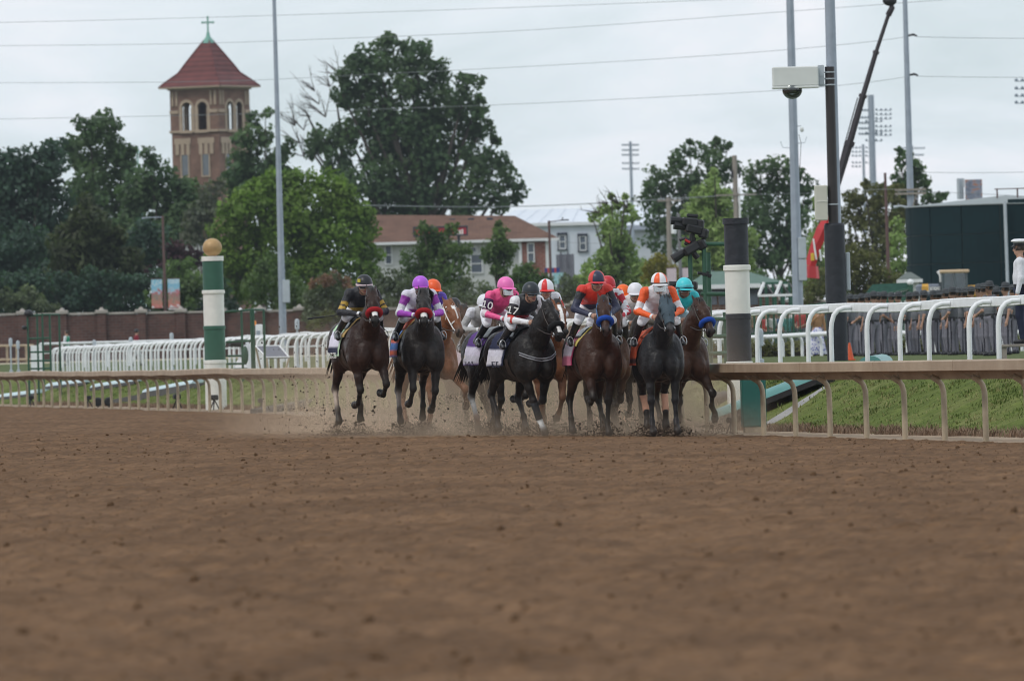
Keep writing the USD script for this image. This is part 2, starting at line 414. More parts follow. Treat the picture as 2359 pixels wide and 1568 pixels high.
def instancer(name, protos, material, pos, scale, which, seed=1):
    pi = UsdGeom.PointInstancer.Define(stage, numbered("/World/" + name))
    paths = []
    for k, m in enumerate(protos):
        paths.append(usdkit.mesh(stage, f"{pi.GetPath()}/piece_{k:03d}", m, material, smooth=False).GetPath())
    pi.CreatePrototypesRel().SetTargets(paths)
    r = np.random.default_rng(seed); n = len(pos)
    q = r.normal(size=(n, 4)); q /= np.linalg.norm(q, axis=1, keepdims=True)
    pi.CreatePositionsAttr(Vt.Vec3fArray.FromNumpy(np.asarray(pos, np.float32)))
    pi.CreateProtoIndicesAttr(Vt.IntArray.FromNumpy(np.asarray(which, np.int32)))
    pi.CreateScalesAttr(Vt.Vec3fArray.FromNumpy(np.repeat(np.asarray(scale, np.float32)[:, None], 3, 1)))
    pi.CreateOrientationsAttr(Vt.QuathArray([Gf.Quath(*map(float, x)) for x in q]))
    return pi.GetPrim()


n = 11000
cy = 31 * (150 / 31.0) ** rng.random(n); cx = (rng.random(n) * 2 - 1) * (0.062 * cy + 0.3)
ok = cx < RAIL(cy) - 0.3; cx, cy = cx[ok], cy[ok]
size = 0.004 + 0.004 * rng.random(len(cx)) + 0.018 * rng.random(len(cx)) ** 18
size = size * np.clip(cy / 75, 0.7, 1.35)
nb = 170; by = 30 * (85 / 30.0) ** rng.random(nb); cy = np.concatenate([cy, by]); cx = np.concatenate([cx, (rng.random(nb) * 2 - 1) * (0.062 * by + 0.3)]); size = np.concatenate([size, 0.014 + 0.022 * rng.random(nb) ** 3])
tag(instancer("dirt_clods", lumps, clod_soil, np.stack([cx, cy, z_dirt(cx, cy) + bumps(cx, cy) + 0.1 * size], 1), size, rng.integers(0, 5, len(cx)), 3),
    "small dark clods of earth strewn over the brown track", "clods", kind="stuff")

# grass blades standing on the bank and dry straw along its foot
blade_m = usdkit.material(stage, "/World/Looks/grass_blades", {"o": ("object_info", {}), "r": ("rgb_ramp", {"ramp": [(0.0, (0.072, 0.108, 0.020)), (0.5, (0.115, 0.155, 0.034)), (0.78, (0.16, 0.175, 0.055)), (1.0, (0.24, 0.22, 0.09))]}), "p": ("principled_bsdf", {"roughness": 0.6, "specular_ior_level": 0.2})},
                          [("o.random", "r.fac"), ("r.color", "p.base_color")], surface="p.BSDF")
straw_m = mat("dry_straw", (0.20, 0.13, 0.085), 0.9, 0.3, 3)


def tuft(seed, n, h, spread):
    r = np.random.default_rng(seed); ms = []
    for k in range(n):
        a = r.random() * 6.28; x, y = r.normal(0, spread, 2); l = h * (0.6 + 0.6 * r.random()); w = 0.010
        d = np.array([math.cos(a), math.sin(a), 0]); s_ = np.array([-d[1], d[0], 0]) * w; b0 = np.array([x, y, -0.02])
        v = np.array([b0 - s_, b0 + s_, b0 + d * l * 0.2 + [0, 0, l * 0.6] + s_ * 0.7, b0 + d * l * 0.2 + [0, 0, l * 0.6] - s_ * 0.7, b0 + d * l * 0.55 + [0, 0, l]])
        ms.append(trimesh.Trimesh(v, [[0, 1, 2], [0, 2, 3], [3, 2, 4]], process=False))
    return trimesh.util.concatenate(ms)


def scatter(name, protos, m, pos, scale, label, seed):
    pi = UsdGeom.PointInstancer.Define(stage, numbered("/World/" + name)); r = np.random.default_rng(seed)
    paths = [usdkit.mesh(stage, f"{pi.GetPath()}/piece_{k:03d}", q, m).GetPath() for k, q in enumerate(protos)]
    pi.CreatePrototypesRel().SetTargets(paths); n = len(pos)
    pi.CreatePositionsAttr(Vt.Vec3fArray.FromNumpy(np.asarray(pos, np.float32))); pi.CreateProtoIndicesAttr(Vt.IntArray.FromNumpy(r.integers(0, len(protos), n).astype(np.int32)))
    pi.CreateScalesAttr(Vt.Vec3fArray.FromNumpy(np.repeat(np.asarray(scale, np.float32)[:, None], 3, 1)))
    a = r.random(n) * 3.14159
    pi.CreateOrientationsAttr(Vt.QuathArray([Gf.Quath(float(math.cos(x)), 0, 0, float(math.sin(x))) for x in a]))
    return tag(pi.GetPrim(), label, "grass", kind="stuff")


def bank_points(n, u0, u1, y0, y1, seed):
    r = np.random.default_rng(seed); y = y0 * (y1 / y0) ** r.random(n); u = u0 + (u1 - u0) * r.random(n)
    a, b_ = RAIL(y), TURF(y); t_ = a + 1.7 + 0.50 * (b_ - a - 1.7)
    x = a + 1.6 + (t_ - a - 1.6) * u
    return np.array([(p, q, z_ground(p, q)) for p, q in zip(x, y)])


bp = bank_points(16000, 0.03, 1.15, 108, 300, 5)
scatter("grass_blades", [tuft(k, 14, 0.065, 0.06) for k in range(4)], blade_m, bp, rng.uniform(0.6, 1.2, len(bp)), "short green grass blades covering the bank behind the rail", 2)
bp = bank_points(2600, -0.06, 0.13, 108, 290, 6)
scatter("dry_grass", [tuft(k + 9, 14, 0.13, 0.06) for k in range(3)], straw_m, bp, rng.uniform(0.5, 1.2, len(bp)), "dry brown straw along the foot of the bank", 3)

# ================================================================ bodies: one continuous surface grown round a skeleton
class Blob:
    def __init__(self):
        self.p = []

    def cap(self, a, b, ra, rb, k=0.04, lat=1.0, col=None, lab=""):
        self.p.append(("c", np.array(a, float), np.array(b, float), ra, rb, k, lat, col, lab)); return self

    def ell(self, c, r, k=0.05, pitch=0.0, col=None, lab=""):
        self.p.append(("e", np.array(c, float), np.array(r, float), pitch, 0, k, 1.0, col, lab)); return self

    def dist(self, q, pr):
        if pr[0] == "c":
            _, a, b, ra, rb, k, lat = pr[:7]
            sc = np.array([1, 1 / lat, 1])
            pa = (q - a) * sc; ba = (b - a) * sc
            t = np.clip(pa @ ba / max(ba @ ba, 1e-9), 0, 1)
            d = np.linalg.norm(pa - t[..., None] * ba, axis=-1) - (ra + (rb - ra) * t)
            return d * min(1.0, lat)
        _, c, r, pitch = pr[:4]
        w = q - c
        if pitch:
            cs, sn = math.cos(pitch), math.sin(pitch)
            w = np.stack([cs * w[..., 0] - sn * w[..., 2], w[..., 1], sn * w[..., 0] + cs * w[..., 2]], -1)
        k0 = np.linalg.norm(w / r, axis=-1); k1 = np.linalg.norm(w / r**2, axis=-1)
        return k0 * (k0 - 1) / np.maximum(k1, 1e-9)

    def box(self, pr):
        if pr[0] == "c":
            _, a, b, ra, rb, k, lat = pr[:7]; r = max(ra, rb) * np.array([1, max(lat, 0.3), 1])
            return np.minimum(a, b) - r, np.maximum(a, b) + r
        return pr[1] - max(pr[2][0], pr[2][2]) * np.array([1, 0, 1]) - pr[2][1] * np.array([0, 1, 0]), pr[1] + max(pr[2][0], pr[2][2]) * np.array([1, 0, 1]) + pr[2][1] * np.array([0, 1, 0])

    def eval(self, q):
        F = np.full(q.shape[:-1], 9.0)
        for pr in self.p:
            d = self.dist(q, pr); k = pr[5]
            h = np.clip(0.5 + 0.5 * (F - d) / k, 0, 1); F = F + (d - F) * h - k * h * (1 - h)
        return F

    def mesh(self, h, grow=0.0):
        lo = np.min([self.box(x)[0] for x in self.p], 0) - 0.06 - grow; hi = np.max([self.box(x)[1] for x in self.p], 0) + 0.06 + grow
        n = np.ceil((hi - lo) / h).astype(int) + 1
        F = np.full(n, 0.5)
        for pr in self.p:
            b0, b1 = self.box(pr); k = pr[5]; m = k + 0.03 + grow
            i0 = np.maximum(((b0 - m - lo) / h).astype(int), 0); i1 = np.minimum(((b1 + m - lo) / h).astype(int) + 2, n)
            sl = tuple(slice(a, b) for a, b in zip(i0, i1))
            ax = [lo[j] + h * np.arange(i0[j], i1[j]) for j in range(3)]
            q = np.stack(np.meshgrid(*ax, indexing="ij"), -1)
            d = self.dist(q, pr); G = F[sl]
            hh = np.clip(0.5 + 0.5 * (G - d) / k, 0, 1); F[sl] = G + (d - G) * hh - k * hh * (1 - hh)
        return nets(F - grow, lo, h)

    def near(self, v):
        """index of the nearest bone and soft weights, for colouring"""
        D = np.stack([self.dist(v, pr) for pr in self.p], 1)
        return D


def nets(F, lo, h):
    s = F < 0
    n = np.array(F.shape)
    c = np.zeros(n - 1, int)
    corners = [(a, b, e) for a in (0, 1) for b in (0, 1) for e in (0, 1)]
    for a, b, e in corners:
        c += s[a:n[0] - 1 + a, b:n[1] - 1 + b, e:n[2] - 1 + e]
    cells = np.argwhere((c > 0) & (c < 8))
    acc = np.zeros((len(cells), 3)); cnt = np.zeros(len(cells))
    val = {k: F[cells[:, 0] + k[0], cells[:, 1] + k[1], cells[:, 2] + k[2]] for k in corners}
    for a in corners:
        for ax in range(3):
            if a[ax] == 0:
                b = list(a); b[ax] = 1; b = tuple(b)
                fa, fb = val[a], val[b]; m = (fa < 0) != (fb < 0)
                t = np.where(m, fa / np.where(m, fa - fb, 1), 0)
                pt = np.tile(np.array(a, float), (len(cells), 1)); pt[:, ax] = t
                acc += pt * m[:, None]; cnt += m
    v = lo + h * (cells + acc / cnt[:, None])
    idx = np.full(n - 1, -1); idx[tuple(cells.T)] = np.arange(len(cells))
    faces = []
    for ax in range(3):
        sl0 = [slice(None)] * 3; sl1 = [slice(None)] * 3; sl0[ax] = slice(0, -1); sl1[ax] = slice(1, None)
        a, b = s[tuple(sl0)], s[tuple(sl1)]
        e = np.argwhere(a != b)
        o1, o2 = (ax + 1) % 3, (ax + 2) % 3
        e = e[(e[:, o1] > 0) & (e[:, o2] > 0) & (e[:, o1] < n[o1] - 1) & (e[:, o2] < n[o2] - 1)]
        ins = a[tuple(e.T)]
        q = []
        for d1, d2 in ((1, 1), (0, 1), (0, 0), (1, 0)):
            g = e.copy(); g[:, o1] -= d1; g[:, o2] -= d2; q.append(idx[tuple(g.T)])
        q = np.stack(q, 1)
        q[~ins] = q[~ins][:, ::-1]
        faces.append(q)
    f = np.vstack(faces)
    return trimesh.Trimesh(v, np.vstack([f[:, [0, 1, 2]], f[:, [0, 2, 3]]]), process=False)


def lerp(a, b, t):
    return np.asarray(a, float) * (1 - t) + np.asarray(b, float) * t


horse_hair = usdkit.material(stage, "/World/Looks/horse_coat", {"a": ("attribute", {"attribute": "coat"}), "g": ("texture_coordinate", {}), "n": ("noise_texture", {"scale": 7.0, "detail": 5.0, "roughness": 0.6}), "mr": ("map_range", {"from_min": 0.3, "from_max": 0.7, "to_min": 0.76, "to_max": 1.25}), "mx": ("vector_math", {"math_type": "scale"}),
    "nd": ("noise_texture", {"scale": 16.0, "detail": 6.0, "roughness": 0.75}), "sx": ("separate_xyz", {}), "low": ("map_range", {"from_min": 1.5, "from_max": 0.2, "to_min": 0.0, "to_max": 0.07, "clamp": True}), "spot": ("map_range", {"from_min": 0.60, "from_max": 0.74, "to_min": 0.0, "to_max": 0.30, "clamp": True}), "ad": ("math", {"math_type": "add", "use_clamp": True}),
    "mud": ("mix", {"mix_type": "mix", "color2": (0.15, 0.095, 0.058)}), "rr": ("map_range", {"from_min": 0.3, "from_max": 0.7, "to_min": 0.32, "to_max": 0.5}), "n2": ("noise_texture", {"scale": 7.0, "detail": 3.0}), "b": ("bump", {"strength": 1.0, "distance": 0.035}), "p": ("principled_bsdf", {"specular_ior_level": 0.18})},
    [("g.object", "n.vector"), ("g.object", "nd.vector"), ("g.object", "n2.vector"), ("g.object", "sx.vector"), ("n.fac", "mr.value"), ("mr.result", "mx.scale"), ("a.color", "mx.vector1"), ("sx.z", "low.value"), ("nd.fac", "spot.value"), ("low.result", "ad.value1"), ("spot.result", "ad.value2"), ("ad.value", "mud.fac"), ("mx.vector", "mud.color1"),
     ("mud.color", "p.base_color"), ("n.fac", "rr.value"), ("rr.result", "p.roughness"), ("n2.fac", "b.height"), ("b.normal", "p.normal")], surface="p.BSDF")
silk_cloth = coat_mat("silk_cloth", 0.5, 0.09, 8.0, bump=0.035, bscale=11)
skin_mat = coat_mat("person_skin", 0.5, 0.08, 20)
cloth_mat = coat_mat("woven_cloth", 0.75, 0.10, 14.0, spec=0.2, bump=0.008, bscale=22)
shell_mat = coat_mat("helmet_shell", 0.38, 0.04, 6)
boot_leather = mat("boot_leather", (0.012, 0.012, 0.014), 0.25, 0.2, 8, spec=0.6)
tack_leather = mat("tack_leather", (0.03, 0.02, 0.016), 0.45, 0.2, 20)
tack_white = mat("tack_white", (0.72, 0.70, 0.68), 0.6, 0.08, 20)
steel = mat("bright_steel", (0.55, 0.55, 0.56), 0.25, 0.05, 10, metal=0.9)
lens_mat = mat("dark_lens", (0.02, 0.018, 0.018), 0.12, 0.1, 10, spec=0.7)
clear_lens = usdkit.material(stage, "/World/Looks/clear_visor", {"t": ("transparent_bsdf", {"color": (0.86, 0.9, 0.9)}), "g": ("glossy_bsdf", {"roughness": 0.12, "color": (0.95, 0.97, 0.97)}), "m": ("mix_closure", {"fac": 0.28})},
                             [("t.BSDF", "m.closure1"), ("g.BSDF", "m.closure2")], surface="m.closure")
hair_mat = mat("mane_hair", (0.012, 0.010, 0.009), 0.5, 0.3, 20)
eye_mat = mat("horse_eye", (0.008, 0.006, 0.006), 0.08, 0.1, 10, spec=0.8)
fleece = {}
letter_mat = mat("letter_white", (0.78, 0.77, 0.74), 0.6, 0.03, 10)
letter_dark = mat("letter_dark", (0.03, 0.03, 0.05), 0.6, 0.1, 10)


def flat_mat(name, c, rough=0.6, **k):
    if name not in fleece:
        fleece[name] = mat("cloth_" + name, c, rough, 0.1, 25, bump=0.006, bscale=60, **k)
    return fleece[name]


HA, HB = np.array([1.04, 0, 2.05]), np.array([1.42, 0, 1.60])
HD = (HB - HA) / np.linalg.norm(HB - HA); HN = np.array([-HD[2], 0, HD[0]]); HL = np.linalg.norm(HB - HA)


def head_at(t, y=0.0, n=0.0):
    return HA + HD * HL * t + np.array([0, y, 0]) + HN * n


def head_blob(grow=0.0):
    b = Blob(); g = grow
    b.cap(head_at(-0.02, 0, -0.03), head_at(0.42, 0, -0.005), 0.105 + g, 0.098 + g, 0.05, 0.86)
    b.cap(head_at(0.36, 0, -0.005), head_at(0.93, 0, -0.01), 0.093 + g, 0.066 + g, 0.05, 0.80)
    b.ell(head_at(0.26, 0.035, -0.115), (0.12 + g, 0.058 + g, 0.115 + g), 0.05, 0.85); b.ell(head_at(0.26, -0.035, -0.115), (0.12 + g, 0.058 + g, 0.115 + g), 0.05, 0.85)
    b.cap(head_at(0.45, 0, -0.10), head_at(0.92, 0, -0.075), 0.06 + g, 0.042 + g, 0.05, 0.85)
    for s in (-1, 1):
        b.ell(head_at(0.24, s * 0.088, 0.03), (0.05 + g, 0.028 + g, 0.04 + g), 0.03, 0.9)
    return b


def leg_chain(root, angs, lens, y_in):
    pts = [np.array(root, float)]
    for a, l, dy in zip(angs, lens, y_in):
        a = math.radians(a); pts.append(pts[-1] + np.array([math.sin(a) * l, dy, -math.cos(a) * l]))
    return pts


def build_horse(spec):
    """spec: coat colours, legs {LF, RF, LH, RH: angles}, turn of the head. Local frame: forward x, left y, up z."""
    c, pts_c, muz = spec["coat"], spec.get("points", spec["coat"]), spec.get("muzzle", (0.02, 0.018, 0.017))
    L = spec["legs"]
    b = Blob()
    b.ell((-0.06, 0, 1.235), (0.80, 0.315, 0.36), 0.1, col=c)
    b.ell((-0.20, 0, 1.09), (0.50, 0.25, 0.22), 0.1, col=c)
    for s in (-1, 1):
        b.ell((0.42, s * 0.165, 1.22), (0.27, 0.165, 0.36), 0.10, col=c)
        b.ell((0.625, s * 0.115, 1.10), (0.17, 0.115, 0.21), 0.035, col=c); b.ell((0.50, s * 0.245, 1.08), (0.15, 0.075, 0.17), 0.04, col=c)
        b.ell((-0.66, s * 0.14, 1.29), (0.36, 0.195, 0.33), 0.10, col=c)
    b.cap((-0.70, 0, 1.50), (0.30, 0, 1.58), 0.10, 0.075, 0.12, 1.2, col=c)
    b.cap((0.44, 0, 1.34), (0.74, 0, 1.66), 0.27, 0.20, 0.10, 0.62, col=c)
    b.cap((0.70, 0, 1.62), (1.00, 0, 1.97), 0.20, 0.125, 0.08, 0.66, col=c)
    hb = head_blob()
    for q in hb.p:
        b.p.append(q[:7] + (c, "head"))
    for s in (-1, 1):
        b.ell(head_at(0.955, s * 0.040, 0.012), (0.042, 0.03, 0.034), 0.03, col=muz, lab="head")
        b.cap(head_at(-0.14, s * 0.060, -0.01), head_at(-0.33, s * 0.085, 0.01 + 0.04 * spec.get("ears", 0)), 0.033, 0.010, 0.02, 0.7, col=lerp(c, muz, 0.4), lab="ear")
    b.cap(head_at(0.93, 0, -0.09), head_at(0.99, 0, -0.07), 0.04, 0.034, 0.03, col=muz, lab="head")
    legs = {}
    for key, s in (("LF", 1), ("RF", -1)):
        a = L[key]; dy = s * np.array(a[3] if len(a) > 3 else (-0.03, -0.015, 0.0))
        e0 = (0.46 + 0.0025 * a[0], s * 0.19, 0.985 + 0.0009 * abs(a[0]))
        k = leg_chain(e0, (a[0], a[1], a[2], a[2] + 12), (0.43, 0.31, 0.12, 0.085), (dy[0], dy[1], dy[2], 0))
        legs[key] = k
        mid = lerp(k[0], k[1], 0.55)
        b.cap((0.44, s * 0.17, 1.20), k[0], 0.15, 0.112, 0.08, 0.85, col=c)
        b.cap(k[0], mid, 0.108, 0.072, 0.06, 0.82, col=c); b.cap(mid, k[1], 0.070, 0.052, 0.03, 0.9, col=lerp(c, pts_c, 0.6))
        b.ell(k[1], (0.060, 0.056, 0.068), 0.03, col=pts_c)
        b.cap(k[1], k[2], 0.044, 0.036, 0.03, 0.9, col=pts_c, lab=key + "cannon"); b.ell(k[2], (0.050, 0.045, 0.050), 0.02, col=pts_c, lab=key + "pastern")
        b.cap(k[2], k[3], 0.040, 0.042, 0.02, col=pts_c, lab=key + "pastern"); b.cap(k[3], k[4], 0.046, 0.064, 0.015, 0.95, col=(0.03, 0.026, 0.024), lab="hoof")
    for key, s in (("LH", 1), ("RH", -1)):
        a = L[key]; dy = s * np.array(a[3] if len(a) > 3 else (-0.01, -0.01, 0.0))
        st = (-0.52 + 0.004 * (a[0] + 35), s * 0.20, 1.00)
        k = leg_chain(st, (a[0], a[1], a[2], a[2] + 12), (0.46, 0.37, 0.12, 0.085), (dy[0], dy[1], dy[2], 0))
        legs[key] = k
        mid = lerp(k[0], k[1], 0.5)
        b.cap((-0.68, s * 0.16, 1.25), k[0], 0.19, 0.145, 0.09, 0.8, col=c)
        b.cap(k[0], mid, 0.135, 0.085, 0.06, 0.75, col=c); b.cap(mid, k[1], 0.082, 0.058, 0.04, 0.85, col=lerp(c, pts_c, 0.6))
        b.ell(k[1], (0.068, 0.052, 0.070), 0.03, col=pts_c)
        b.cap(k[1], k[2], 0.050, 0.040, 0.03, 0.85, col=pts_c, lab=key + "cannon"); b.ell(k[2], (0.052, 0.047, 0.052), 0.02, col=pts_c, lab=key + "pastern")
        b.cap(k[2], k[3], 0.042, 0.042, 0.02, col=pts_c, lab=key + "pastern"); b.cap(k[3], k[4], 0.046, 0.062, 0.015, 0.95, col=(0.03, 0.026, 0.024), lab="hoof")
    socks = spec.get("socks", {})
    for i, q in enumerate(b.p):
        for key, col in socks.items():
            if q[8].startswith(key):
                b.p[i] = q[:7] + (col, q[8])
    m = b.mesh(0.021)
    v = m.vertices
    D = b.near(v); W = np.exp(-np.clip(D - D.min(1, keepdims=True), 0, 1) / 0.016)
    C = np.array([q[7] if q[7] is not None else c for q in b.p])
    col = (W @ C) / W.sum(1, keepdims=True)
    r = v - HA; t = r @ HD / HL; nn = r @ HN
    onhead = (t > -0.2) & (v[:, 0] > 0.9) & (v[:, 2] > 1.45)
    dark = smooth(0.72, 0.98, t) * onhead
    col = col * (1 - dark[:, None]) + np.array(muz) * dark[:, None]
    nost = onhead & (np.abs(np.abs(v[:, 1]) - 0.045) < 0.02) & (np.abs(t - 0.97) < 0.05)
    col[nost] = (0.006, 0.005, 0.005)
    for (t0, t1, w, y0) in spec.get("blaze", []):
        on = onhead & (nn > 0.0) & (t > t0) & (t < t1) & (np.abs(v[:, 1] - y0) < w)
        col[on] = (0.72, 0.70, 0.68)
    under = smooth(1.0, 0.8, v[:, 2]) * 0      # (left plain)
    return b, m, np.clip(col, 0, 1), legs


def bender(turn, nod=0.0):
    def f(v):
        v = np.array(v, float); w = smooth(0.62, 1.08, v[..., 0]) * turn
        x, y = v[..., 0] - 0.62, v[..., 1]
        v[..., 0], v[..., 1] = 0.62 + np.cos(w) * x - np.sin(w) * y, np.sin(w) * x + np.cos(w) * y
        v[..., 2] = v[..., 2] + nod * smooth(0.55, 1.1, v[..., 0])
        return v
    return f


def warp(m, f):
    m = m.copy(); m.vertices = f(m.vertices); return m


def surface_ring(b, x0, x1, nx, th0, th1, nt, off, zc=1.26):
    """points just outside the body, x by angle (0 = straight up, minus = right side)"""
    xs = np.linspace(x0, x1, nx); th = np.radians(np.linspace(th0, th1, nt))
    rr = np.linspace(0.05, 0.62, 58)
    X = xs[:, None, None] + 0 * th[None, :, None] + 0 * rr
    Y = np.sin(th)[None, :, None] * rr + 0 * X; Z = zc + np.cos(th)[None, :, None] * rr + 0 * X
    F = b.eval(np.stack([X, Y, Z], -1))
    ins = F < 0
    r = (rr[None, None] * ins).max(2) + 0.008 + off
    return np.stack([X[..., 0], np.sin(th)[None] * r, zc + np.cos(th)[None] * r], -1)


def on_side(b, pts, off, side=-1):
    """pushes points (x, ., z) sideways until they lie off the flank"""
    pts = np.array(pts, float); yy = np.linspace(0.0, 0.6, 61)
    q = np.repeat(pts[:, None], len(yy), 1); q[..., 1] = side * yy
    F = b.eval(q)
    pts[:, 1] = side * ((yy[None] * (F < 0)).max(1) + 0.01 + off)
    return pts


def sheet(Pg, thick=0.006):
    n, m = Pg.shape[:2]
    g = grid(Pg[..., 0], Pg[..., 1], Pg[..., 2])
    nr = np.array(g.vertex_normals)
    a = g.vertices; bb = a + nr * 1e-9
    i, j = np.meshgrid(np.arange(n - 1), np.arange(m - 1), indexing="ij")
    v = np.vstack([a + nr * thick / 2, a - nr * thick / 2]); N = n * m
    f = [g.faces, g.faces[:, ::-1] + N]
    e = np.concatenate([np.arange(m), np.arange(1, n) * m + m - 1, (n - 1) * m + np.arange(m - 2, -1, -1), np.arange(n - 2, 0, -1) * m])
    e2 = np.roll(e, -1)
    f += [np.stack([e, e2, e2 + N], 1)[:, ::-1], np.stack([e, e2 + N, e + N], 1)[:, ::-1]]
    return trimesh.Trimesh(v, np.vstack(f), process=False)


HORSES = []


def horse(spec):
    b, m, col, legs = build_horse(spec)
    bend = bender(math.radians(spec.get("turn", 0)), spec.get("nod", 0))
    m.vertices = bend(m.vertices)
    o = thing("racehorse", spec["label"], "horse", spec["loc"], spec["rz"], "racehorses galloping down the dirt track", spec.get("sc", 1.0))
    part(o, "body", m, horse_hair, col=col)
    for s in (-1, 1):
        part(o, "eye", warp(ell(head_at(0.25, s * 0.104, 0.028), (0.022, 0.014, 0.02), 1), bend), eye_mat, True)
    # mane and tail
    r = np.random.default_rng(spec["seed"])
    ms = []
    for k in range(46):
        t = k / 45; base = lerp((0.42, 0, 1.66), (0.98, 0, 2.10), t) + np.array([0, 0, 0.012 * math.sin(t * 3.1)])
        base = base + np.array([0, r.normal(0, 0.014), 0]); sd = spec.get("mane_side", 1); ln = 0.10 + 0.10 * r.random()
        p = [base, base + np.array([-0.04, sd * 0.05, 0.045]), base + np.array([-0.11, sd * (0.09 + 0.03 * r.random()), 0.0]), base + np.array([-0.13 - ln * 0.7, sd * 0.11, -ln * 0.6])]
        ms.append(tube(p, [0.020, 0.018, 0.012, 0.002], 5))
    for k in range(7):
        base = head_at(-0.14, r.normal(0, 0.02), 0.05)
        ms.append(tube([base, base + HD * 0.06 + HN * 0.03, base + HD * 0.14 + HN * 0.015 + np.array([0, r.normal(0, 0.02), 0])], [0.016, 0.013, 0.003], 5))
    part(o, "mane", warp(cat_(ms), bend), spec.get("hair", hair_mat), True)
    ms = []
    for k in range(40):
        y0 = r.normal(0, 0.024); l = 0.55 + 0.35 * r.random()
        p = [(-0.98, y0 * 0.5, 1.42 + r.normal(0, 0.02)), (-1.12, y0, 1.42), (-1.30, y0 * 1.8 - 0.02, 1.24), (-1.20 - l * 0.55, y0 * 3 - 0.04, 1.20 - l * 0.45)]
        ms.append(tube(p, [0.028, 0.028, 0.020, 0.002], 6))
    part(o, "tail", cat_(ms), spec.get("hair", hair_mat), True)
    # bridle
    bm = spec.get("bridle", tack_leather)
    st = []
    for s in (-1, 1):
        st.append(tube([head_at(-0.12, s * 0.075, -0.06), head_at(0.08, s * 0.098, -0.05), head_at(0.30, s * 0.104, -0.055), head_at(0.55, s * 0.085, -0.06), head_at(0.80, s * 0.066, -0.055)], 0.011, 6))
        st.append(tube([head_at(0.30, s * 0.106, -0.05), head_at(0.30, s * 0.07, -0.20), head_at(0.30, 0, -0.235)], 0.009, 6))
    st.append(tube([head_at(0.08, s_ * 0.1, 0.00 + 0.075 * (1 - abs(s_))) for s_ in np.linspace(-1, 1, 9)], 0.012, 6))
    st.append(tube([head_at(-0.12, s_ * 0.08, -0.04 + 0.07 * (1 - abs(s_))) for s_ in np.linspace(-1, 1, 7)], 0.011, 6))
    if "noseband" in spec:
        th = np.linspace(-0.75, math.pi + 0.75, 22)
        st2 = [head_at(0.64, 0.098 * math.cos(a), -0.02 + 0.098 * math.sin(a)) for a in th]
        part(o, "noseband", warp(tube(st2, 0.040, 10), bend), spec["noseband"], True)
    else:
        th = np.linspace(0, 2 * math.pi, 20)
        st.append(tube([head_at(0.62, 0.078 * math.cos(a), -0.035 + 0.085 * math.sin(a)) for a in th], 0.012, 6))
    part(o, "bridle", warp(cat_(st), bend), bm, True)
    for s in (-1, 1):
        th = np.linspace(0, 2 * math.pi, 15)
        part(o, "bit_ring", warp(tube([head_at(0.84 + 0.05 * math.cos(a), s * 0.072, -0.055 + 0.032 * math.sin(a)) for a in th], 0.007, 6), bend), steel, True)
    if "hood" in spec:
        hm = head_blob(0.012).mesh(0.014)
        t = (hm.vertices - HA) @ HD / HL
        keep = (t[hm.faces] < 0.80).all(1) & (t[hm.faces] > -0.15).all(1)
        n_ = (hm.vertices - HA) @ HN
        eyes = (np.abs(t - 0.25) < 0.06) & (np.abs(n_ - 0.02) < 0.035) & (np.abs(hm.vertices[:, 1]) > 0.075)
        keep &= ~eyes[hm.faces].all(1)
        hm.update_faces(keep); hm.remove_unreferenced_vertices()
        part(o, "hood", warp(hm, bend), spec["hood"], True)
        sm = [tube([head_at(q, 0, 0.112 - 0.03 * q) for q in np.linspace(-0.1, 0.6, 8)], 0.006, 5)]
        th = np.linspace(0.1, math.pi - 0.1, 16)
        sm.append(tube([head_at(0.50, 0.098 * math.cos(a), -0.01 + 0.105 * math.sin(a)) for a in th], 0.008, 5))
        part(o, "hood_seam", warp(cat_(sm), bend), spec["hood_seam"], True)
        for s in (-1, 1):
            q = ell(head_at(0.26, s * 0.118, 0.01), (0.055, 0.02, 0.05), 2)
            part(o, "blinker_cup", warp(q, bend), spec["hood_seam"], True)
    # saddle cloth, girth, saddle
    cl = spec["cloth"]
    G = surface_ring(b, -0.52, 0.10, 16, -108, 108, 41, 0.014)
    drop = np.clip((np.abs(np.linspace(-108, 108, 41)) - 62) / 46, 0, 1)
    G[..., 2] -= 0.05 * drop[None] ** 2; G[..., 1] *= 1 + 0.06 * drop[None]
    G[..., 0] -= (0.10 * drop[None])
    sm = sheet(G)
    th = np.degrees(np.arctan2(sm.vertices[:, 1], sm.vertices[:, 2] - 1.26))
    cc = np.tile(np.array(cl["col"], float), (len(sm.vertices), 1))
    for lo_, hi_, q in cl.get("bands", []):
        cc[(np.abs(th) > lo_) & (np.abs(th) < hi_)] = q
    if "front" in cl:
        cc[sm.vertices[:, 0] + 0.1 * np.clip((np.abs(th) - 62) / 46, 0, 1) > 0.03] = cl["front"]
    sc_ = part(o, "saddlecloth", sm, cloth_mat, col=cc)
    if "text" in cl:
        tm = meshkit.text_mesh(cl["text"], cl.get("th", 0.11), 0.004, bold=True)
        tv = tm.vertices - [tm.bounds[:, 0].mean(), 0, 0]
        q = on_side(b, np.stack([cl.get("tx", -0.28) + tv[:, 0], 0 * tv[:, 0], cl.get("tz", 1.17) + tv[:, 1]], 1), 0.030)
        q[:, 1] -= tv[:, 2] + 0.012
        part(sc_, "lettering", (q, tm.faces), cl.get("tmat", letter_dark), False)
    G = surface_ring(b, -0.30, 0.16, 9, -42, 42, 15, 0.03)
    part(o, "saddle", sheet(G, 0.03), spec.get("saddle", boot_leather), True)
    if "pad" in spec:
        G = surface_ring(b, 0.06, 0.20, 5, -66, 66, 25, 0.022); part(o, "saddle_pad", sheet(G, 0.02), spec["pad"], True)
    G = surface_ring(b, 0.02, 0.14, 4, 100, 260, 25, 0.006)
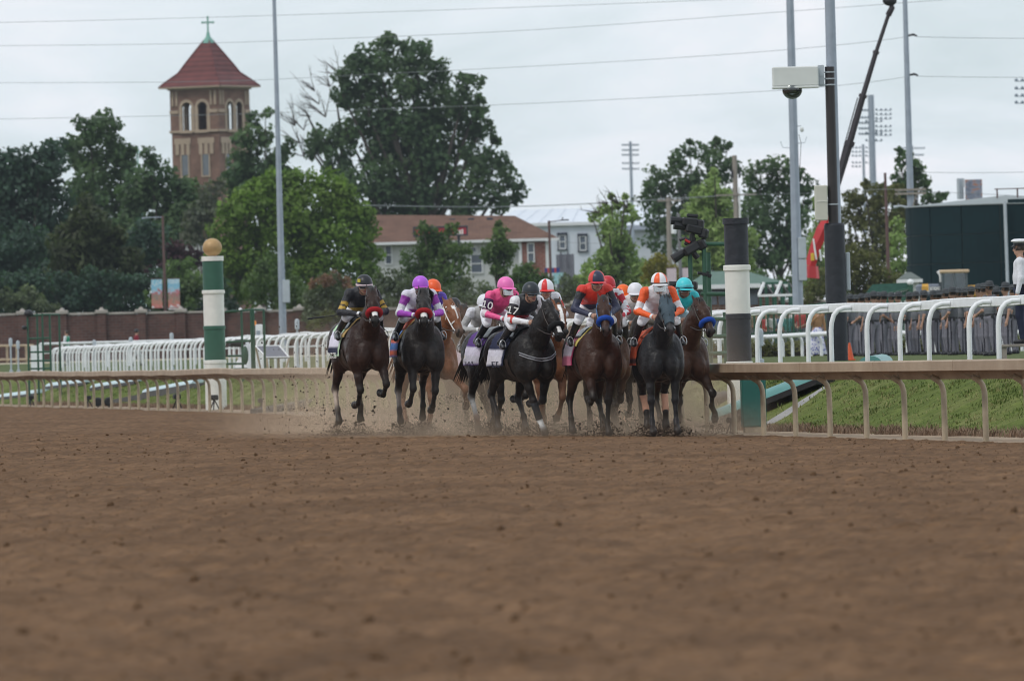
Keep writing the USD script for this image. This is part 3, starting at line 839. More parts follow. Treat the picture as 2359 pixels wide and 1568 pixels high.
    part(o, "girth", sheet(G, 0.008), spec.get("girth", tack_leather), True)
    if "breastplate" in spec:
        bb = []
        for dz in (0, 0.035):
            ys_ = np.linspace(-0.30, 0.30, 15); zz = 1.30 - dz - 0.10 * (1 - (ys_ / 0.3) ** 2)
            q = np.stack([0 * ys_ + 0.4, ys_, zz], 1)
            xx = np.linspace(0.2, 1.0, 81); E = np.repeat(q[:, None], 81, 1); E[..., 0] = xx
            q[:, 0] = np.where((b.eval(E) < 0), xx[None], 0).max(1) + 0.012
            bb.append(tube(q, 0.010, 6))
        part(o, "breastplate", cat_(bb), spec["breastplate"], True)
    for key, mt in spec.get("wraps", {}).items():
        k = legs[key]
        part(o, "leg_bandage", tube([lerp(k[1], k[2], t) for t in (0.08, 0.3, 0.6, 0.95)], [0.058, 0.055, 0.052, 0.056], 10), mt, True)
    HORSES.append((spec, b, bend, legs))
    return o, b, bend, legs


# ================================================================ the jockeys
def fist():
    b = Blob()
    b.ell((0, 0, 0), (0.042, 0.030, 0.040), 0.012)
    for i, (l, r) in enumerate(((0.030, 0.0095), (0.034, 0.010), (0.031, 0.0095), (0.024, 0.0085))):
        z = 0.030 - 0.020 * i; x0 = 0.036
        b.cap((x0, 0.018, z), (x0 + l * 0.62, 0.006, z), r, r, 0.006); b.cap((x0 + l * 0.62, 0.006, z), (x0 + l * 0.3, -0.026, z), r, r * 0.9, 0.005); b.cap((x0 + l * 0.3, -0.026, z), (x0 - 0.012, -0.022, z), r * 0.9, r * 0.8, 0.005)
    b.cap((-0.012, -0.016, 0.030), (0.020, -0.034, 0.040), 0.012, 0.011, 0.008); b.cap((0.020, -0.034, 0.040), (0.046, -0.030, 0.030), 0.011, 0.009, 0.005)
    return b.mesh(0.0042)


FIST = fist()
SKIN = [(0.42, 0.24, 0.17), (0.30, 0.16, 0.105), (0.20, 0.105, 0.07)]


def jockey(o_spec, hloc, rz, b, bend, legs, horse_sc=1.0):
    j = o_spec["jockey"]
    up = j.get("up", 0.0); dy = j.get("dy", 0.0); hyaw = math.radians(j.get("look", 0)); fwd = j.get("fwd", 0.0)
    skin = SKIN[j.get("skin", 0)]
    T = lambda x, y, z: np.array([x + fwd, y + dy, z + up])
    hip, chest, neck = T(-0.20, 0, 2.07), T(0.15, 0, 2.245), T(0.27, 0, 2.33)
    head = T(0.37, 0, 2.395)
    o = thing("person", j["label"], "person", hloc, rz, "jockeys riding in the race", horse_sc)
    arms = {}
    for s in (-1, 1):
        d = j.get("elbow", 0.0)
        sh, el = T(0.21, s * 0.20, 2.285), T(0.25, s * (0.325 + d), 2.00)
        wr = np.array([0.58 + j.get("reach", 0), s * 0.135 + dy * 0.5, 1.875 + up * 0.6])
        arms[s] = (sh, el, wr)
    thigh = {s: (T(-0.20, s * 0.11, 2.00), np.array([0.20, s * 0.265, 1.79 + up * 0.5]), np.array([-0.06, s * 0.345, 1.50 + up * 0.25]), np.array([0.13, s * 0.375, 1.435 + up * 0.25])) for s in (-1, 1)}

    def torso(B, g):
        B.cap(hip, chest, 0.125 + g, 0.150 + g, 0.08, 1.22, lab="torso"); B.cap(chest, T(0.21, 0, 2.275), 0.135 + g, 0.11 + g, 0.06, 1.45, lab="torso")
        for s in (-1, 1):
            sh, el, wr = arms[s]
            B.ell(sh, (0.076 + g, 0.068 + g, 0.070 + g), 0.06, lab="up%d" % s)
            B.cap(sh, el, 0.068 + g, 0.056 + g, 0.04, lab="up%d" % s); B.cap(el, wr, 0.056 + g, 0.037 + g, 0.03, lab="lo%d" % s)

    def thighs(B, g):
        B.ell(hip + [-0.03, 0, -0.01], (0.16 + g, 0.165 + g, 0.14 + g), 0.06, lab="hip")
        for s in (-1, 1):
            B.cap(thigh[s][0], thigh[s][1], 0.105 + g, 0.068 + g, 0.05, lab="th")

    def shins(B, g, s):
        B.cap(thigh[s][1], thigh[s][2], 0.064 + g, 0.044 + g, 0.03, lab="sh"); B.cap(thigh[s][2], thigh[s][3], 0.044 + g, 0.036 + g, 0.03, lab="ft")
        B.cap(thigh[s][2] + [-0.05, 0, -0.015], thigh[s][2], 0.034 + g, 0.04 + g, 0.02, lab="ft")

    def rot(p):
        q = np.asarray(p, float) - head
        return head + np.stack([math.cos(hyaw) * q[..., 0] - math.sin(hyaw) * q[..., 1], math.sin(hyaw) * q[..., 0] + math.cos(hyaw) * q[..., 1], q[..., 2]], -1)

    B = Blob()
    torso(B, -0.014); thighs(B, -0.014)
    for s in (-1, 1):
        shins(B, -0.012, s)
    B.cap(chest, head + [-0.03, 0, -0.06], 0.075, 0.058, 0.05, lab="neck")
    B.ell(head + [0, 0, 0.01], (0.100, 0.080, 0.108), 0.03, lab="head")
    B.ell(rot(head + [0.045, 0, -0.062]), (0.058, 0.056, 0.072), 0.04, lab="head")
    B.cap(rot(head + [0.098, 0, -0.005]), rot(head + [0.118, 0, -0.045]), 0.010, 0.016, 0.02, lab="head")
    B.ell(rot(head + [0.082, 0, -0.108]), (0.022, 0.026, 0.018), 0.02, lab="head")
    for s in (-1, 1):
        B.ell(rot(head + [-0.005, s * 0.082, -0.02]), (0.022, 0.012, 0.032), 0.01, lab="head")
    bm = B.mesh(0.017)
    cc = np.tile(np.array(skin), (len(bm.vertices), 1))
    lv = bm.vertices - rot(head + [0.09, 0, -0.085]); cc[(np.abs(lv[:, 2]) < 0.012) & (np.linalg.norm(lv[:, :2], axis=1) < 0.035)] = (0.28, 0.10, 0.09)
    part(o, "body", bm, skin_mat, col=cc)
    # silks
    S = Blob(); torso(S, 0.0); S.cap(chest, neck + [-0.02, 0, -0.01], 0.085, 0.07, 0.05, lab="torso")
    sm = S.mesh(0.0145); v = sm.vertices
    D = S.near(v); lab = np.array([p[8] for p in S.p])[D.argmin(1)]
    cc = np.tile(np.array(j["silks"], float), (len(v), 1))
    if "yoke" in j:
        on = (lab == "torso") & (v[:, 0] - fwd < j.get("yoke_x", 0.02)); cc[on] = j["yoke"]
    if "hem" in j:
        on = (lab == "torso") & (v[:, 2] < lerp(hip, chest, 0.62)[2] - 0.115); cc[on] = j["hem"]
    for s in (-1, 1):
        sh, el, wr = arms[s]
        for name, a, e, off in (("up%d" % s, sh, el, 0.0), ("lo%d" % s, el, wr, 1.0)):
            on = lab == name
            t = off + np.clip((v - a) @ (e - a) / ((e - a) @ (e - a)), 0, 1)
            if j.get("chevron"):
                t = t + 0.9 * np.abs(v[:, 0] - (a[0] + (e[0] - a[0]) * (t - off)) - 0.02)
            for t0, t1, q in j["sleeves"]:
                cc[on & (t >= t0) & (t < t1)] = q
    if "spots" in j:
        ca, cb = j["spots"]
        w = np.sin(v[:, 1] * 34) * np.sin(v[:, 2] * 30 + 0.8) * np.sign(np.sin(v[:, 0] * 25 + 2)); cc[w > 0.42] = ca
    part(o, "silks", sm, silk_cloth, col=cc)
    H = Blob(); thighs(H, 0.0)
    bc = j.get("breeches", (0.74, 0.74, 0.78))
    hm = H.mesh(0.0155); part(o, "breeches", hm, silk_cloth, col=np.tile(np.array(bc, float), (len(hm.vertices), 1)))
    for s in (-1, 1):
        K = Blob(); shins(K, 0.002, s)
        part(o, "boot", K.mesh(0.013), j.get("boots", boot_leather), True)
        part(o, "stirrup", tube([thigh[s][3] + [-0.02, 0.05 * math.cos(a), 0.03 + 0.08 * math.sin(a)] for a in np.linspace(-0.6, math.pi + 0.6, 14)], 0.008, 5), steel, True)
        part(o, "stirrup_leather", tube([thigh[s][3] + [-0.02, 0, 0.11], np.array([0.02, s * 0.25, 1.64])], 0.012, 5), tack_leather, True)
        sh, el, wr = arms[s]
        d = (wr - el) / np.linalg.norm(wr - el)
        fm = FIST.copy()
        if s < 0: fm.vertices[:, 1] *= -1; fm.faces = fm.faces[:, ::-1]
        x = d; z = np.array([0, 0, 1.0]); z = z - x * (z @ x); z /= np.linalg.norm(z); y = np.cross(z, x)
        fm.vertices = wr + x * 0.045 + fm.vertices @ np.stack([x, y, z])
        hc = j.get("gloves", skin)
        part(o, "hand", fm, skin_mat, col=np.tile(np.array(hc, float), (len(fm.vertices), 1)))
        part(o, "cuff", tube([wr - d * 0.03, wr + d * 0.012], [0.042, 0.040], 12), white_paint if j.get("cuff", True) else boot_leather, 40)
        # the rein from this hand to the bit
        bit = bend(head_at(0.84, s * 0.078, -0.055))
        hp = wr + x * 0.06
        part(o, "rein", tube([hp, lerp(hp, bit, 0.3) + [0, s * 0.02, -0.03], lerp(hp, bit, 0.7) + [0, s * 0.02, -0.03], bit], 0.009, 5), j.get("rein", tack_leather), True)
    # helmet
    prof = [(0.0, 0.142), (0.03, 0.140), (0.06, 0.130), (0.09, 0.108), (0.112, 0.080), (0.125, 0.046), (0.130, 0.012), (0.131, -0.018), (0.126, -0.030), (0.112, -0.030), (0.108, -0.01)]
    hm = lathe(prof[::-1], 48); hm.vertices *= (1.10, 0.96, 1.0)
    ang = np.degrees(np.arctan2(hm.vertices[:, 1], hm.vertices[:, 0]))
    cc = np.tile(np.array(j["cap"], float), (len(hm.vertices), 1))
    for a0, a1, q in j.get("panels", []):
        cc[((ang - a0) % 360 < (a1 - a0) % 360)] = q
    cc[np.abs(hm.vertices[:, 0]) + np.abs(hm.vertices[:, 1]) < 1e-6] = j["cap"]
    place = lambda m: trimesh.Trimesh(rot(head + np.array([0.004, 0, 0.035]) + tilt(m.vertices)), m.faces, process=False)
    ct, st_ = math.cos(0.10), math.sin(0.10)
    tilt = lambda w: np.stack([ct * w[:, 0] + st_ * w[:, 2], w[:, 1], -st_ * w[:, 0] + ct * w[:, 2]], 1)
    hp = part(o, "helmet", place(hm), shell_mat, col=cc)
    th = np.linspace(-1.15, 1.15, 17)
    rows = []
    for k, e in enumerate(np.linspace(0, 1, 5)):
        rr = 0.118 + 0.075 * e * np.cos(th / 1.15 * math.pi / 2) ** 0.6
        rows.append(np.stack([1.10 * rr * np.cos(th), 0.96 * rr * np.sin(th), -0.018 - 0.022 * e + 0 * th], 1))
    vm = sheet(np.array(rows), 0.008)
    vc = np.tile(np.array(j.get("peak", j["cap"]), float), (len(vm.vertices), 1))
    part(hp, "peak", place(vm), shell_mat, col=vc)
    if "badge" in j:
        part(hp, "badge", place(turn(bx((0, 0, 0), (0.012, 0.05, 0.05)), -0.9, (0.085, -0.105, 0.055))), j["badge"])
    if "capband" in j:
        bandm = lathe([(0.128, 0.0), (0.136, -0.004), (0.136, -0.030), (0.126, -0.034)], 40); bandm.vertices *= (1.10, 0.96, 1.0)
        part(hp, "cap_band", place(bandm), j["capband"], 40)
    if "spare" in j:
        th = np.linspace(-1.0, 1.0, 15)
        g2 = [np.stack([1.10 * 0.137 * np.cos(th), 0.96 * 0.137 * np.sin(th), z0 + 0.012 * np.cos(th * 3)], 1) for z0 in (-0.004, 0.02, 0.038)]
        part(hp, "spare_goggles", place(sheet(np.array(g2), 0.012)), j["spare"], True)
    # goggles or a clear face shield
    th = np.linspace(-1.05, 1.05, 17)
    rows = [np.stack([head[0] + 0.0 + 0.112 * np.cos(th), head[1] + 0.092 * np.sin(th), head[2] + z0 + 0 * th], 1) for z0 in (-0.042, -0.02, 0.006)]
    if j.get("shield"):
        rows = [np.stack([head[0] + 0.0 + (0.128 + 0.02 * e) * np.cos(th), head[1] + 0.105 * np.sin(th), head[2] + 0.01 - 0.125 * e + 0 * th], 1) for e in (0, 0.5, 1)]
        part(o, "face_shield", sheet(rot(np.array(rows)), 0.003), clear_lens, True)
    rows = [np.stack([head[0] + 0.0 + 0.112 * np.cos(th), head[1] + 0.092 * np.sin(th), head[2] + z0 + 0 * th], 1) for z0 in (-0.040, -0.02, 0.004)]
    g = part(o, "goggles", sheet(rot(np.array(rows)), 0.010), lens_mat, True)
    for z0 in (-0.044, 0.008):
        part(g, "frame", tube(rot(np.stack([head[0] + 0.114 * np.cos(th), head[1] + 0.094 * np.sin(th), head[2] + z0 + 0 * th], 1)), 0.007, 6), steel if j.get("goggle") != "dark" else black_thing, True)
    strap = np.linspace(-math.pi, math.pi, 20)
    sp = np.stack([head[0] + 0.02 + 0 * strap, head[1] + 0.080 * np.sin(strap), head[2] - 0.02 - 0.052 * (1 + np.cos(strap))], 1)
    part(o, "chin_strap", tube(rot(sp), 0.006, 5), black_thing, True)
    if "number" in j:
        sh, el, wr = arms[-1]
        dd = (el - sh) / np.linalg.norm(el - sh)
        band = part(o, "number_band", tube([lerp(sh, el, t) for t in (0.22, 0.45, 0.78)], [0.078, 0.075, 0.068], 16), j["band"], True)
        tm = meshkit.text_mesh(j["number"], 0.105, 0.006, bold=True)
        tv = tm.vertices - [tm.bounds[:, 0].mean(), tm.bounds[:, 1].mean(), 0]
        n_ = np.array([0.93, -0.37, 0.0]); u_ = -dd; u_ = u_ - n_ * (u_ @ n_); u_ /= np.linalg.norm(u_); r_ = np.cross(u_, n_)
        q = lerp(sh, el, 0.5) + n_ * 0.076 + tv[:, :1] * r_ + tv[:, 1:2] * u_ + tv[:, 2:] * n_
        part(band, "digits", (q, tm.faces), letter_mat, False)
    return o, arms

# ================================================================ the field of horses
W, BLK, RED, ORG = (0.74, 0.74, 0.77), (0.014, 0.014, 0.018), (0.52, 0.025, 0.02), (0.78, 0.105, 0.022)
PUR, PINK, NAVY, TEAL, GOLD = (0.30, 0.045, 0.36), (0.78, 0.085, 0.25), (0.025, 0.028, 0.06), (0.03, 0.46, 0.50), (0.48, 0.30, 0.045)
BAY, DBAY, SEAL, GRY, CHE, BRN = (0.055, 0.022, 0.011), (0.026, 0.0115, 0.008), (0.011, 0.009, 0.0085), (0.026, 0.022, 0.021), (0.17, 0.062, 0.026), (0.040, 0.018, 0.011)
DK = (0.010, 0.009, 0.0085)
red_fleece, blue_fleece, black_fleece = flat_mat("red_fleece", (0.30, 0.008, 0.012), 0.95), flat_mat("blue_fleece", (0.008, 0.055, 0.32), 0.95), flat_mat("black_fleece", (0.008, 0.008, 0.009), 0.95)
hood_cloth, hood_dark = flat_mat("slate_hood", (0.040, 0.065, 0.085), 0.7), flat_mat("slate_seam", (0.015, 0.025, 0.034), 0.7)
brown_band, white_wrap = flat_mat("brown_band", (0.035, 0.032, 0.032), 0.4), flat_mat("peach_bandage", (0.62, 0.33, 0.22), 0.8)
black_wrap = flat_mat("black_bandage", (0.016, 0.018, 0.022), 0.8)
plum_band = flat_mat("plum_band", (0.05, 0.012, 0.06), 0.6); black_band = flat_mat("black_band", (0.02, 0.016, 0.02), 0.6)
yellow_pad, tan_pad = flat_mat("yellow_pad", (0.60, 0.48, 0.14), 0.8), flat_mat("tan_pad", (0.50, 0.34, 0.14), 0.8)
pale_band = flat_mat("pale_band", (0.70, 0.55, 0.58), 0.5); white_boot = mat("white_boot", (0.5, 0.5, 0.53), 0.4, 0.1, 8)
orange_pad = flat_mat("orange_pad", (0.55, 0.10, 0.04), 0.7); blue_rein = flat_mat("blue_bridle", (0.05, 0.16, 0.36), 0.5)
chestnut_hair = mat("chestnut_mane", (0.17, 0.065, 0.028), 0.5, 0.3, 20)

FL1 = dict(RF=(14, -48, -88), LF=(34, -58, -104, (0.02, 0.01, 0)), RH=(-28, 34, 22, (0.04, 0.02, 0)), LH=(-46, 18, -15))
FL2 = dict(RF=(24, -48, -86, (0.01, 0.02, 0)), LF=(10, -40, -78), RH=(-24, 38, 24, (0.04, 0.02, 0)), LH=(-50, 6, -30))
ST1 = dict(RF=(10, 4, 34, (-0.11, -0.09, -0.02)), LF=(-10, -74, -105), RH=(-44, 34, 5), LH=(-30, 42, 20))
ST2 = dict(RF=(26, -74, -110), LF=(5, 2, 28, (-0.08, -0.03, 0)), RH=(-26, 40, 20, (0.05, 0.03, 0)), LH=(-22, 48, 30))
ST3 = dict(RF=(11, 8, 32, (0.0, 0.0, 0)), LF=(12, 10, 34, (-0.02, 0.0, 0)), RH=(-44, 42, 10, (-0.06, -0.02, 0)), LH=(-48, 34, -10))
ST4 = dict(RF=(4, -24, -40), LF=(36, -52, -20, (0.10, 0.05, 0.06)), RH=(-36, 34, 20), LH=(-44, 20, -10))

field = [
    dict(px=(840, 650), d=134.0, yaw=15, turn=-7, dz=0.17, seed=11, coat=DBAY, points=DK, legs=FL1, noseband=red_fleece, blaze=[(0.70, 0.83, 0.045, 0.0)], socks={"RHcannon": (0.42, 0.33, 0.27), "LHcannon": (0.30, 0.22, 0.17)}, pad=tan_pad, ears=0.3,
         cloth=dict(col=(0.42, 0.60, 0.40), bands=[(52, 90, (0.70, 0.67, 0.78)), (90, 94, (0.5, 0.38, 0.12)), (94, 110, NAVY)], front=(0.50, 0.66, 0.46), text="ROBUS", tmat=letter_mat, th=0.085, tz=1.075, tx=-0.34),
         label="dark bay horse with red noseband and white snip, leftmost in front of the pack",
         jockey=dict(label="jockey in black silks with gold sleeve chevrons, black helmet, holding a whip", silks=BLK, hem=GOLD, sleeves=[(0.50, 0.66, GOLD), (0.74, 0.92, GOLD)], chevron=True, cap=BLK, capband=pale_band, skin=0, gloves=(0.02, 0.02, 0.025), cuff=True, look=0, elbow=0.03, badge=flat_mat("yellow_badge", (0.55, 0.5, 0.06), 0.5))),
    dict(px=(969, 653), d=134.4, yaw=9, turn=-8, dz=0.15, seed=12, coat=GRY, points=(0.030, 0.027, 0.026), legs=FL2, noseband=red_fleece, blaze=[(0.70, 0.83, 0.05, 0.0)], pad=tan_pad, socks={"RHcannon": (0.42, 0.36, 0.32)},
         cloth=dict(col=(0.09, 0.20, 0.50), bands=[(70, 80, (0.62, 0.14, 0.08)), (96, 110, (0.62, 0.14, 0.08))]), saddle=orange_pad,
         label="dark grey horse with red noseband and white snip, second from the left in front",
         jockey=dict(label="jockey in white and purple silks with a purple helmet", silks=(0.66, 0.64, 0.72), hem=PUR, sleeves=[(0.10, 0.55, PUR), (0.55, 1.05, W), (1.05, 2.1, (0.38, 0.06, 0.50))], cap=(0.42, 0.10, 0.62), peak=(0.50, 0.10, 0.42), skin=2, look=4)),
    dict(px=(999, 660), d=139.5, yaw=20, turn=6, dz=0.02, seed=13, coat=CHE, points=(0.17, 0.075, 0.04), legs=dict(RF=(14, -20, -40), LF=(42, -70, -40, (0.14, 0.10, 0.05)), RH=(-30, 20, 20), LH=(-40, 10, 0)), blaze=[(0.12, 0.24, 0.032, 0.0), (0.24, 0.60, 0.010, 0.0)], bridle=tack_white, hair=chestnut_hair, muzzle=(0.10, 0.065, 0.05),
         cloth=dict(col=(0.5, 0.5, 0.55)), label="chestnut horse with white bridle and thin blaze, behind the dark grey horse",
         jockey=dict(label="jockey in blue silks with an orange helmet, mostly hidden behind the purple helmet", silks=(0.10, 0.05, 0.40), sleeves=[(0, 2.1, (0.10, 0.05, 0.40))], cap=ORG, skin=1)),
    dict(px=(1046, 703), d=147.0, yaw=12, turn=6, dz=0.0, seed=14, coat=BRN, points=DK, legs=ST2, bridle=tack_leather, blaze=[(0.80, 0.98, 0.03, 0.0)],
         cloth=dict(col=(0.4, 0.1, 0.1)), label="dusty brown horse with white nose trailing behind the chestnut",
         jockey=dict(label="jockey in red silks and black helmet crouched low behind the chestnut horse", silks=(0.45, 0.03, 0.04), sleeves=[(0, 2.1, (0.45, 0.03, 0.04))], cap=BLK, spare=lens_mat, skin=1)),
    dict(px=(1117, 700), d=141.0, yaw=9, turn=0, dz=0.0, seed=16, coat=BRN, points=DK, legs=ST1, socks={"RHcannon": (0.3, 0.25, 0.2)},
         cloth=dict(col=(0.6, 0.5, 0.55)), label="brown horse half hidden behind the pink jockey's dark horse",
         jockey=dict(label="jockey in grey silks leaning low behind the pink-clad rider", silks=(0.36, 0.36, 0.36), sleeves=[(0, 0.3, (0.62, 0.62, 0.66)), (0.3, 2.1, (0.36, 0.36, 0.36))], cap=(0.66, 0.66, 0.7), skin=1, elbow=0.05)),
    dict(px=(1166, 655), d=135.2, yaw=21, turn=8, dz=0.02, seed=15, coat=(0.018, 0.015, 0.015), points=DK, legs=dict(RF=(2, -40, -70), LF=(26, -72, -105), RH=(-32, 30, 20), LH=(-44, 24, 0)), socks={"RHcannon": (0.62, 0.60, 0.58), "RHpastern": (0.30, 0.16, 0.10)},
         cloth=dict(col=(0.10, 0.045, 0.20), bands=[(66, 92, (0.66, 0.62, 0.74)), (92, 95, (0.5, 0.4, 0.15)), (95, 110, (0.62, 0.60, 0.68))], text="T O DE", th=0.075, tz=1.08, tx=-0.36), 
         label="near-black horse under the pink-clad rider, with a white hind sock",
         jockey=dict(label="jockey in pink silks with number 10 armband, pink helmet and clear face shield", silks=PINK, yoke=W, yoke_x=-0.06, sleeves=[(0, 0.8, PINK), (0.8, 1.12, (0.70, 0.62, 0.66)), (1.12, 2.1, (0.80, 0.10, 0.28))], cap=(0.80, 0.17, 0.46), skin=0, shield=True, number="10", band=plum_band, look=14, elbow=-0.02)),
    dict(px=(1224, 667), d=132.6, yaw=22, turn=3, nod=-0.08, dz=0.0, seed=17, coat=SEAL, points=(0.012, 0.011, 0.012), legs=ST1, noseband=black_fleece, blaze=[(0.72, 0.9, 0.035, 0.0)], breastplate=flat_mat("grey_strap", (0.25, 0.25, 0.27), 0.5), socks={"RFpastern": (0.70, 0.70, 0.70)}, wraps={"RF": black_wrap},
         cloth=dict(col=NAVY, bands=[(72, 92, (0.62, 0.60, 0.68)), (92, 95, (0.4, 0.06, 0.05)), (95, 110, (0.66, 0.64, 0.70))], front=NAVY, text="EE RI", th=0.085, tz=1.085, tx=-0.28),
         label="black horse with black noseband and one white front pastern, leading the centre",
         jockey=dict(label="jockey in black silks with number 17 armband and white sleeves, black helmet", silks=BLK, hem=(0.45, 0.03, 0.05), yoke=W, yoke_x=-0.12, sleeves=[(0, 0.75, (0.72, 0.71, 0.74)), (0.75, 0.92, RED), (0.92, 1.1, W), (1.1, 1.2, RED), (1.2, 2.1, W)], cap=(0.02, 0.026, 0.032), capband=brown_band, skin=0, number="17", band=black_band, look=10, elbow=-0.03, boots=boot_leather)),
    dict(px=(1258, 660), d=137.4, yaw=13, turn=3, dz=0.0, seed=18, coat=(0.15, 0.055, 0.025), points=(0.12, 0.055, 0.03), legs=dict(RF=(6, 0, 30), LF=(20, -40, -70), RH=(-36, 22, 20), LH=(-40, 10, 0)), blaze=[(0.10, 0.72, 0.024, 0.0)],
         cloth=dict(col=(0.6, 0.2, 0.2)), label="chestnut horse with long white blaze just behind the black leader",
         jockey=dict(label="jockey in white silks with red bands, red and white quartered helmet", silks=W, sleeves=[(0, 0.25, W), (0.25, 0.6, RED), (0.6, 2.1, W)], cap=W, panels=[(-46, 0, (0.62, 0.03, 0.03)), (134, 180, (0.62, 0.03, 0.03))], peak=(0.62, 0.03, 0.03), skin=0)),
    dict(px=(1400, 652), d=137.6, yaw=8, turn=0, dz=0.0, seed=20, coat=BAY, points=DK, legs=ST1,
         cloth=dict(col=(0.7, 0.62, 0.08)), label="bay horse almost hidden behind the blue-noseband bay",
         jockey=dict(label="jockey in white silks with red diamonds and a red helmet, behind the red-clad rider", silks=W, spots=((0.45, 0.02, 0.04), W), sleeves=[(0.1, 0.45, (0.45, 0.02, 0.04)), (0.95, 1.15, (0.45, 0.02, 0.04)), (1.8, 2.1, (0.45, 0.02, 0.04))], cap=(0.45, 0.02, 0.03), skin=1)),
    dict(px=(1375, 641), d=131.6, yaw=11, turn=-6, dz=0.0, seed=19, coat=(0.040, 0.0165, 0.010), points=DK, legs=ST2, noseband=blue_fleece, bridle=blue_rein, muzzle=(0.05, 0.032, 0.03), pad=yellow_pad,
         cloth=dict(col=(0.66, 0.20, 0.30), bands=[(60, 92, (0.70, 0.62, 0.70)), (96, 110, (0.66, 0.20, 0.30))], front=(0.40, 0.03, 0.10)),
         label="bay horse with bright blue noseband and blue bridle, centre right of the pack",
         jockey=dict(label="jockey in red silks with black sleeves, red and navy quartered helmet", silks=(0.62, 0.035, 0.02), yoke=(0.62, 0.035, 0.02), hem=NAVY, sleeves=[(0.15, 0.55, BLK), (0.55, 2.1, NAVY)], cap=(0.60, 0.04, 0.03), panels=[(-42, 34, NAVY), (138, 214, NAVY)], peak=(0.58, 0.04, 0.05), skin=0, look=6, boots=boot_leather)),
    dict(px=(1436, 671), d=147.0, yaw=8, turn=0, dz=0.0, seed=21, coat=BAY, points=DK, legs=ST1, cloth=dict(col=(0.3, 0.3, 0.3)),
         label="bay horse at the back of the pack between the red and the white riders",
         jockey=dict(label="jockey with a plain orange helmet at the back, left of the white helmet", silks=(0.6, 0.1, 0.03), sleeves=[(0, 2.1, W)], cap=(0.80, 0.12, 0.01), skin=1)),
    dict(px=(1464, 668), d=138.6, yaw=6, turn=8, dz=0.0, seed=22, coat=(0.050, 0.040, 0.034), points=(0.05, 0.04, 0.035), legs=FL1, blaze=[(0.2, 0.45, 0.03, 0.02)], muzzle=(0.10, 0.09, 0.085), noseband=flat_mat("mud_fleece", (0.10, 0.085, 0.07), 0.95),
         cloth=dict(col=(0.25, 0.45, 0.12)), label="mud-spattered grey-brown horse behind the slate-hooded horse",
         jockey=dict(label="jockey in mud-spattered white silks with a plain white helmet", silks=(0.62, 0.56, 0.56), sleeves=[(0.9, 2.1, (0.06, 0.08, 0.03))], cap=(0.70, 0.69, 0.73), skin=0, look=0)),
    dict(px=(1577, 657), d=134.4, yaw=14, turn=10, dz=0.0, seed=24, coat=BRN, points=DK, legs=ST4, noseband=blue_fleece, blaze=[], muzzle=(0.035, 0.026, 0.024),
         cloth=dict(col=(0.05, 0.35, 0.40)), label="brown horse with blue noseband, rightmost of the pack beside the rail",
         jockey=dict(label="jockey in turquoise silks and turquoise helmet with spare goggles", silks=TEAL, sleeves=[(0, 2.1, TEAL)], cap=(0.06, 0.55, 0.60), capband=flat_mat("dark_teal_band", (0.01, 0.05, 0.07), 0.5), spare=flat_mat("teal_goggles", (0.10, 0.50, 0.56), 0.3), skin=2, look=10)),
    dict(px=(1519, 646), d=130.6, yaw=6, turn=2, dz=0.0, seed=23, coat=(0.011, 0.0105, 0.012), points=(0.009, 0.0095, 0.012), legs=ST3, hood=hood_cloth, hood_seam=hood_dark, wraps={"RH": white_wrap, "LH": white_wrap}, muzzle=(0.045, 0.04, 0.042),
         cloth=dict(col=(0.40, 0.06, 0.02), bands=[(96, 110, (0.05, 0.02, 0.02))]), saddle=orange_pad,
         label="black horse wearing a slate-blue hood with peach hind bandages",
         jockey=dict(label="jockey in white and orange silks, orange and white quartered helmet, clear face shield", silks=(0.68, 0.66, 0.70), sleeves=[(0, 0.55, ORG), (0.55, 0.98, W), (0.98, 2.1, (0.80, 0.115, 0.02))], cap=W, panels=[(-46, -2, ORG), (44, 90, ORG), (134, 180, ORG)], capband=brown_band, skin=0, shield=True, look=0)),
]
for f in field:
    rz = math.radians(-90 + f["yaw"]); sc = f.get("sc", 1.0)
    hx = np.array([0.40, f["jockey"].get("dy", 0.0)]) * sc
    ph = P(*f["px"], f["d"])
    R = np.array([[math.cos(rz), -math.sin(rz)], [math.sin(rz), math.cos(rz)]])
    ox = ph[:2] - R @ hx
    gz = z_ground(ph[0], ph[1]) + f["dz"]
    f["loc"] = (ox[0], ox[1], gz - 0.02); f["rz"] = rz
    f["jockey"]["up"] = float(np.clip((ph[2] - f["loc"][2]) / sc - 2.45, -0.30, 0.30))
    o, b, bend, legs = horse(f)
    jo, arms = jockey(f, f["loc"], rz, b, bend, legs, sc)
    if "whip" in f["jockey"]["label"]:
        wr = arms[-1][2]
        w = tag(part(None, "riding_whip", (lambda m: m)(trimesh.util.concatenate([tube([(0.05, 0.02, 0), (0.0, -0.3, 0.005), (-0.02, -0.62, -0.02)], [0.009, 0.008, 0.006], 6), tube([(-0.02, -0.55, -0.017), (-0.022, -0.82, -0.045)], [0.016, 0.014], 6)])), black_thing, True),
                "thin black riding whip sticking out from the black-clad jockey's hand", "whip")
        xf = UsdGeom.Xformable(w); pw = R @ wr[:2] + ox
        xf.AddTranslateOp().Set(Gf.Vec3d(float(pw[0]), float(pw[1]), float(f["loc"][2] + wr[2] - 0.01))); xf.AddRotateZOp().Set(math.degrees(rz))

# ================================================================ rails, poles and the things along the course
def gp(px, py, d0=60, d1=520):
    """where the sight line through a pixel meets the ground"""
    for d in np.arange(d0, d1, 0.5):
        q = P(px, py, d)
        if q[2] <= z_ground(q[0], q[1]):
            return q
    return P(px, py, d1)


def across(name, y, fn, off):
    t = (fn(y + 0.5) - fn(y - 0.5)); t = np.array([t, 1.0]); t /= np.linalg.norm(t)
    n = np.array([t[1], -t[0]])          # to the infield
    return np.array([fn(y), y]) + n * off, t, n


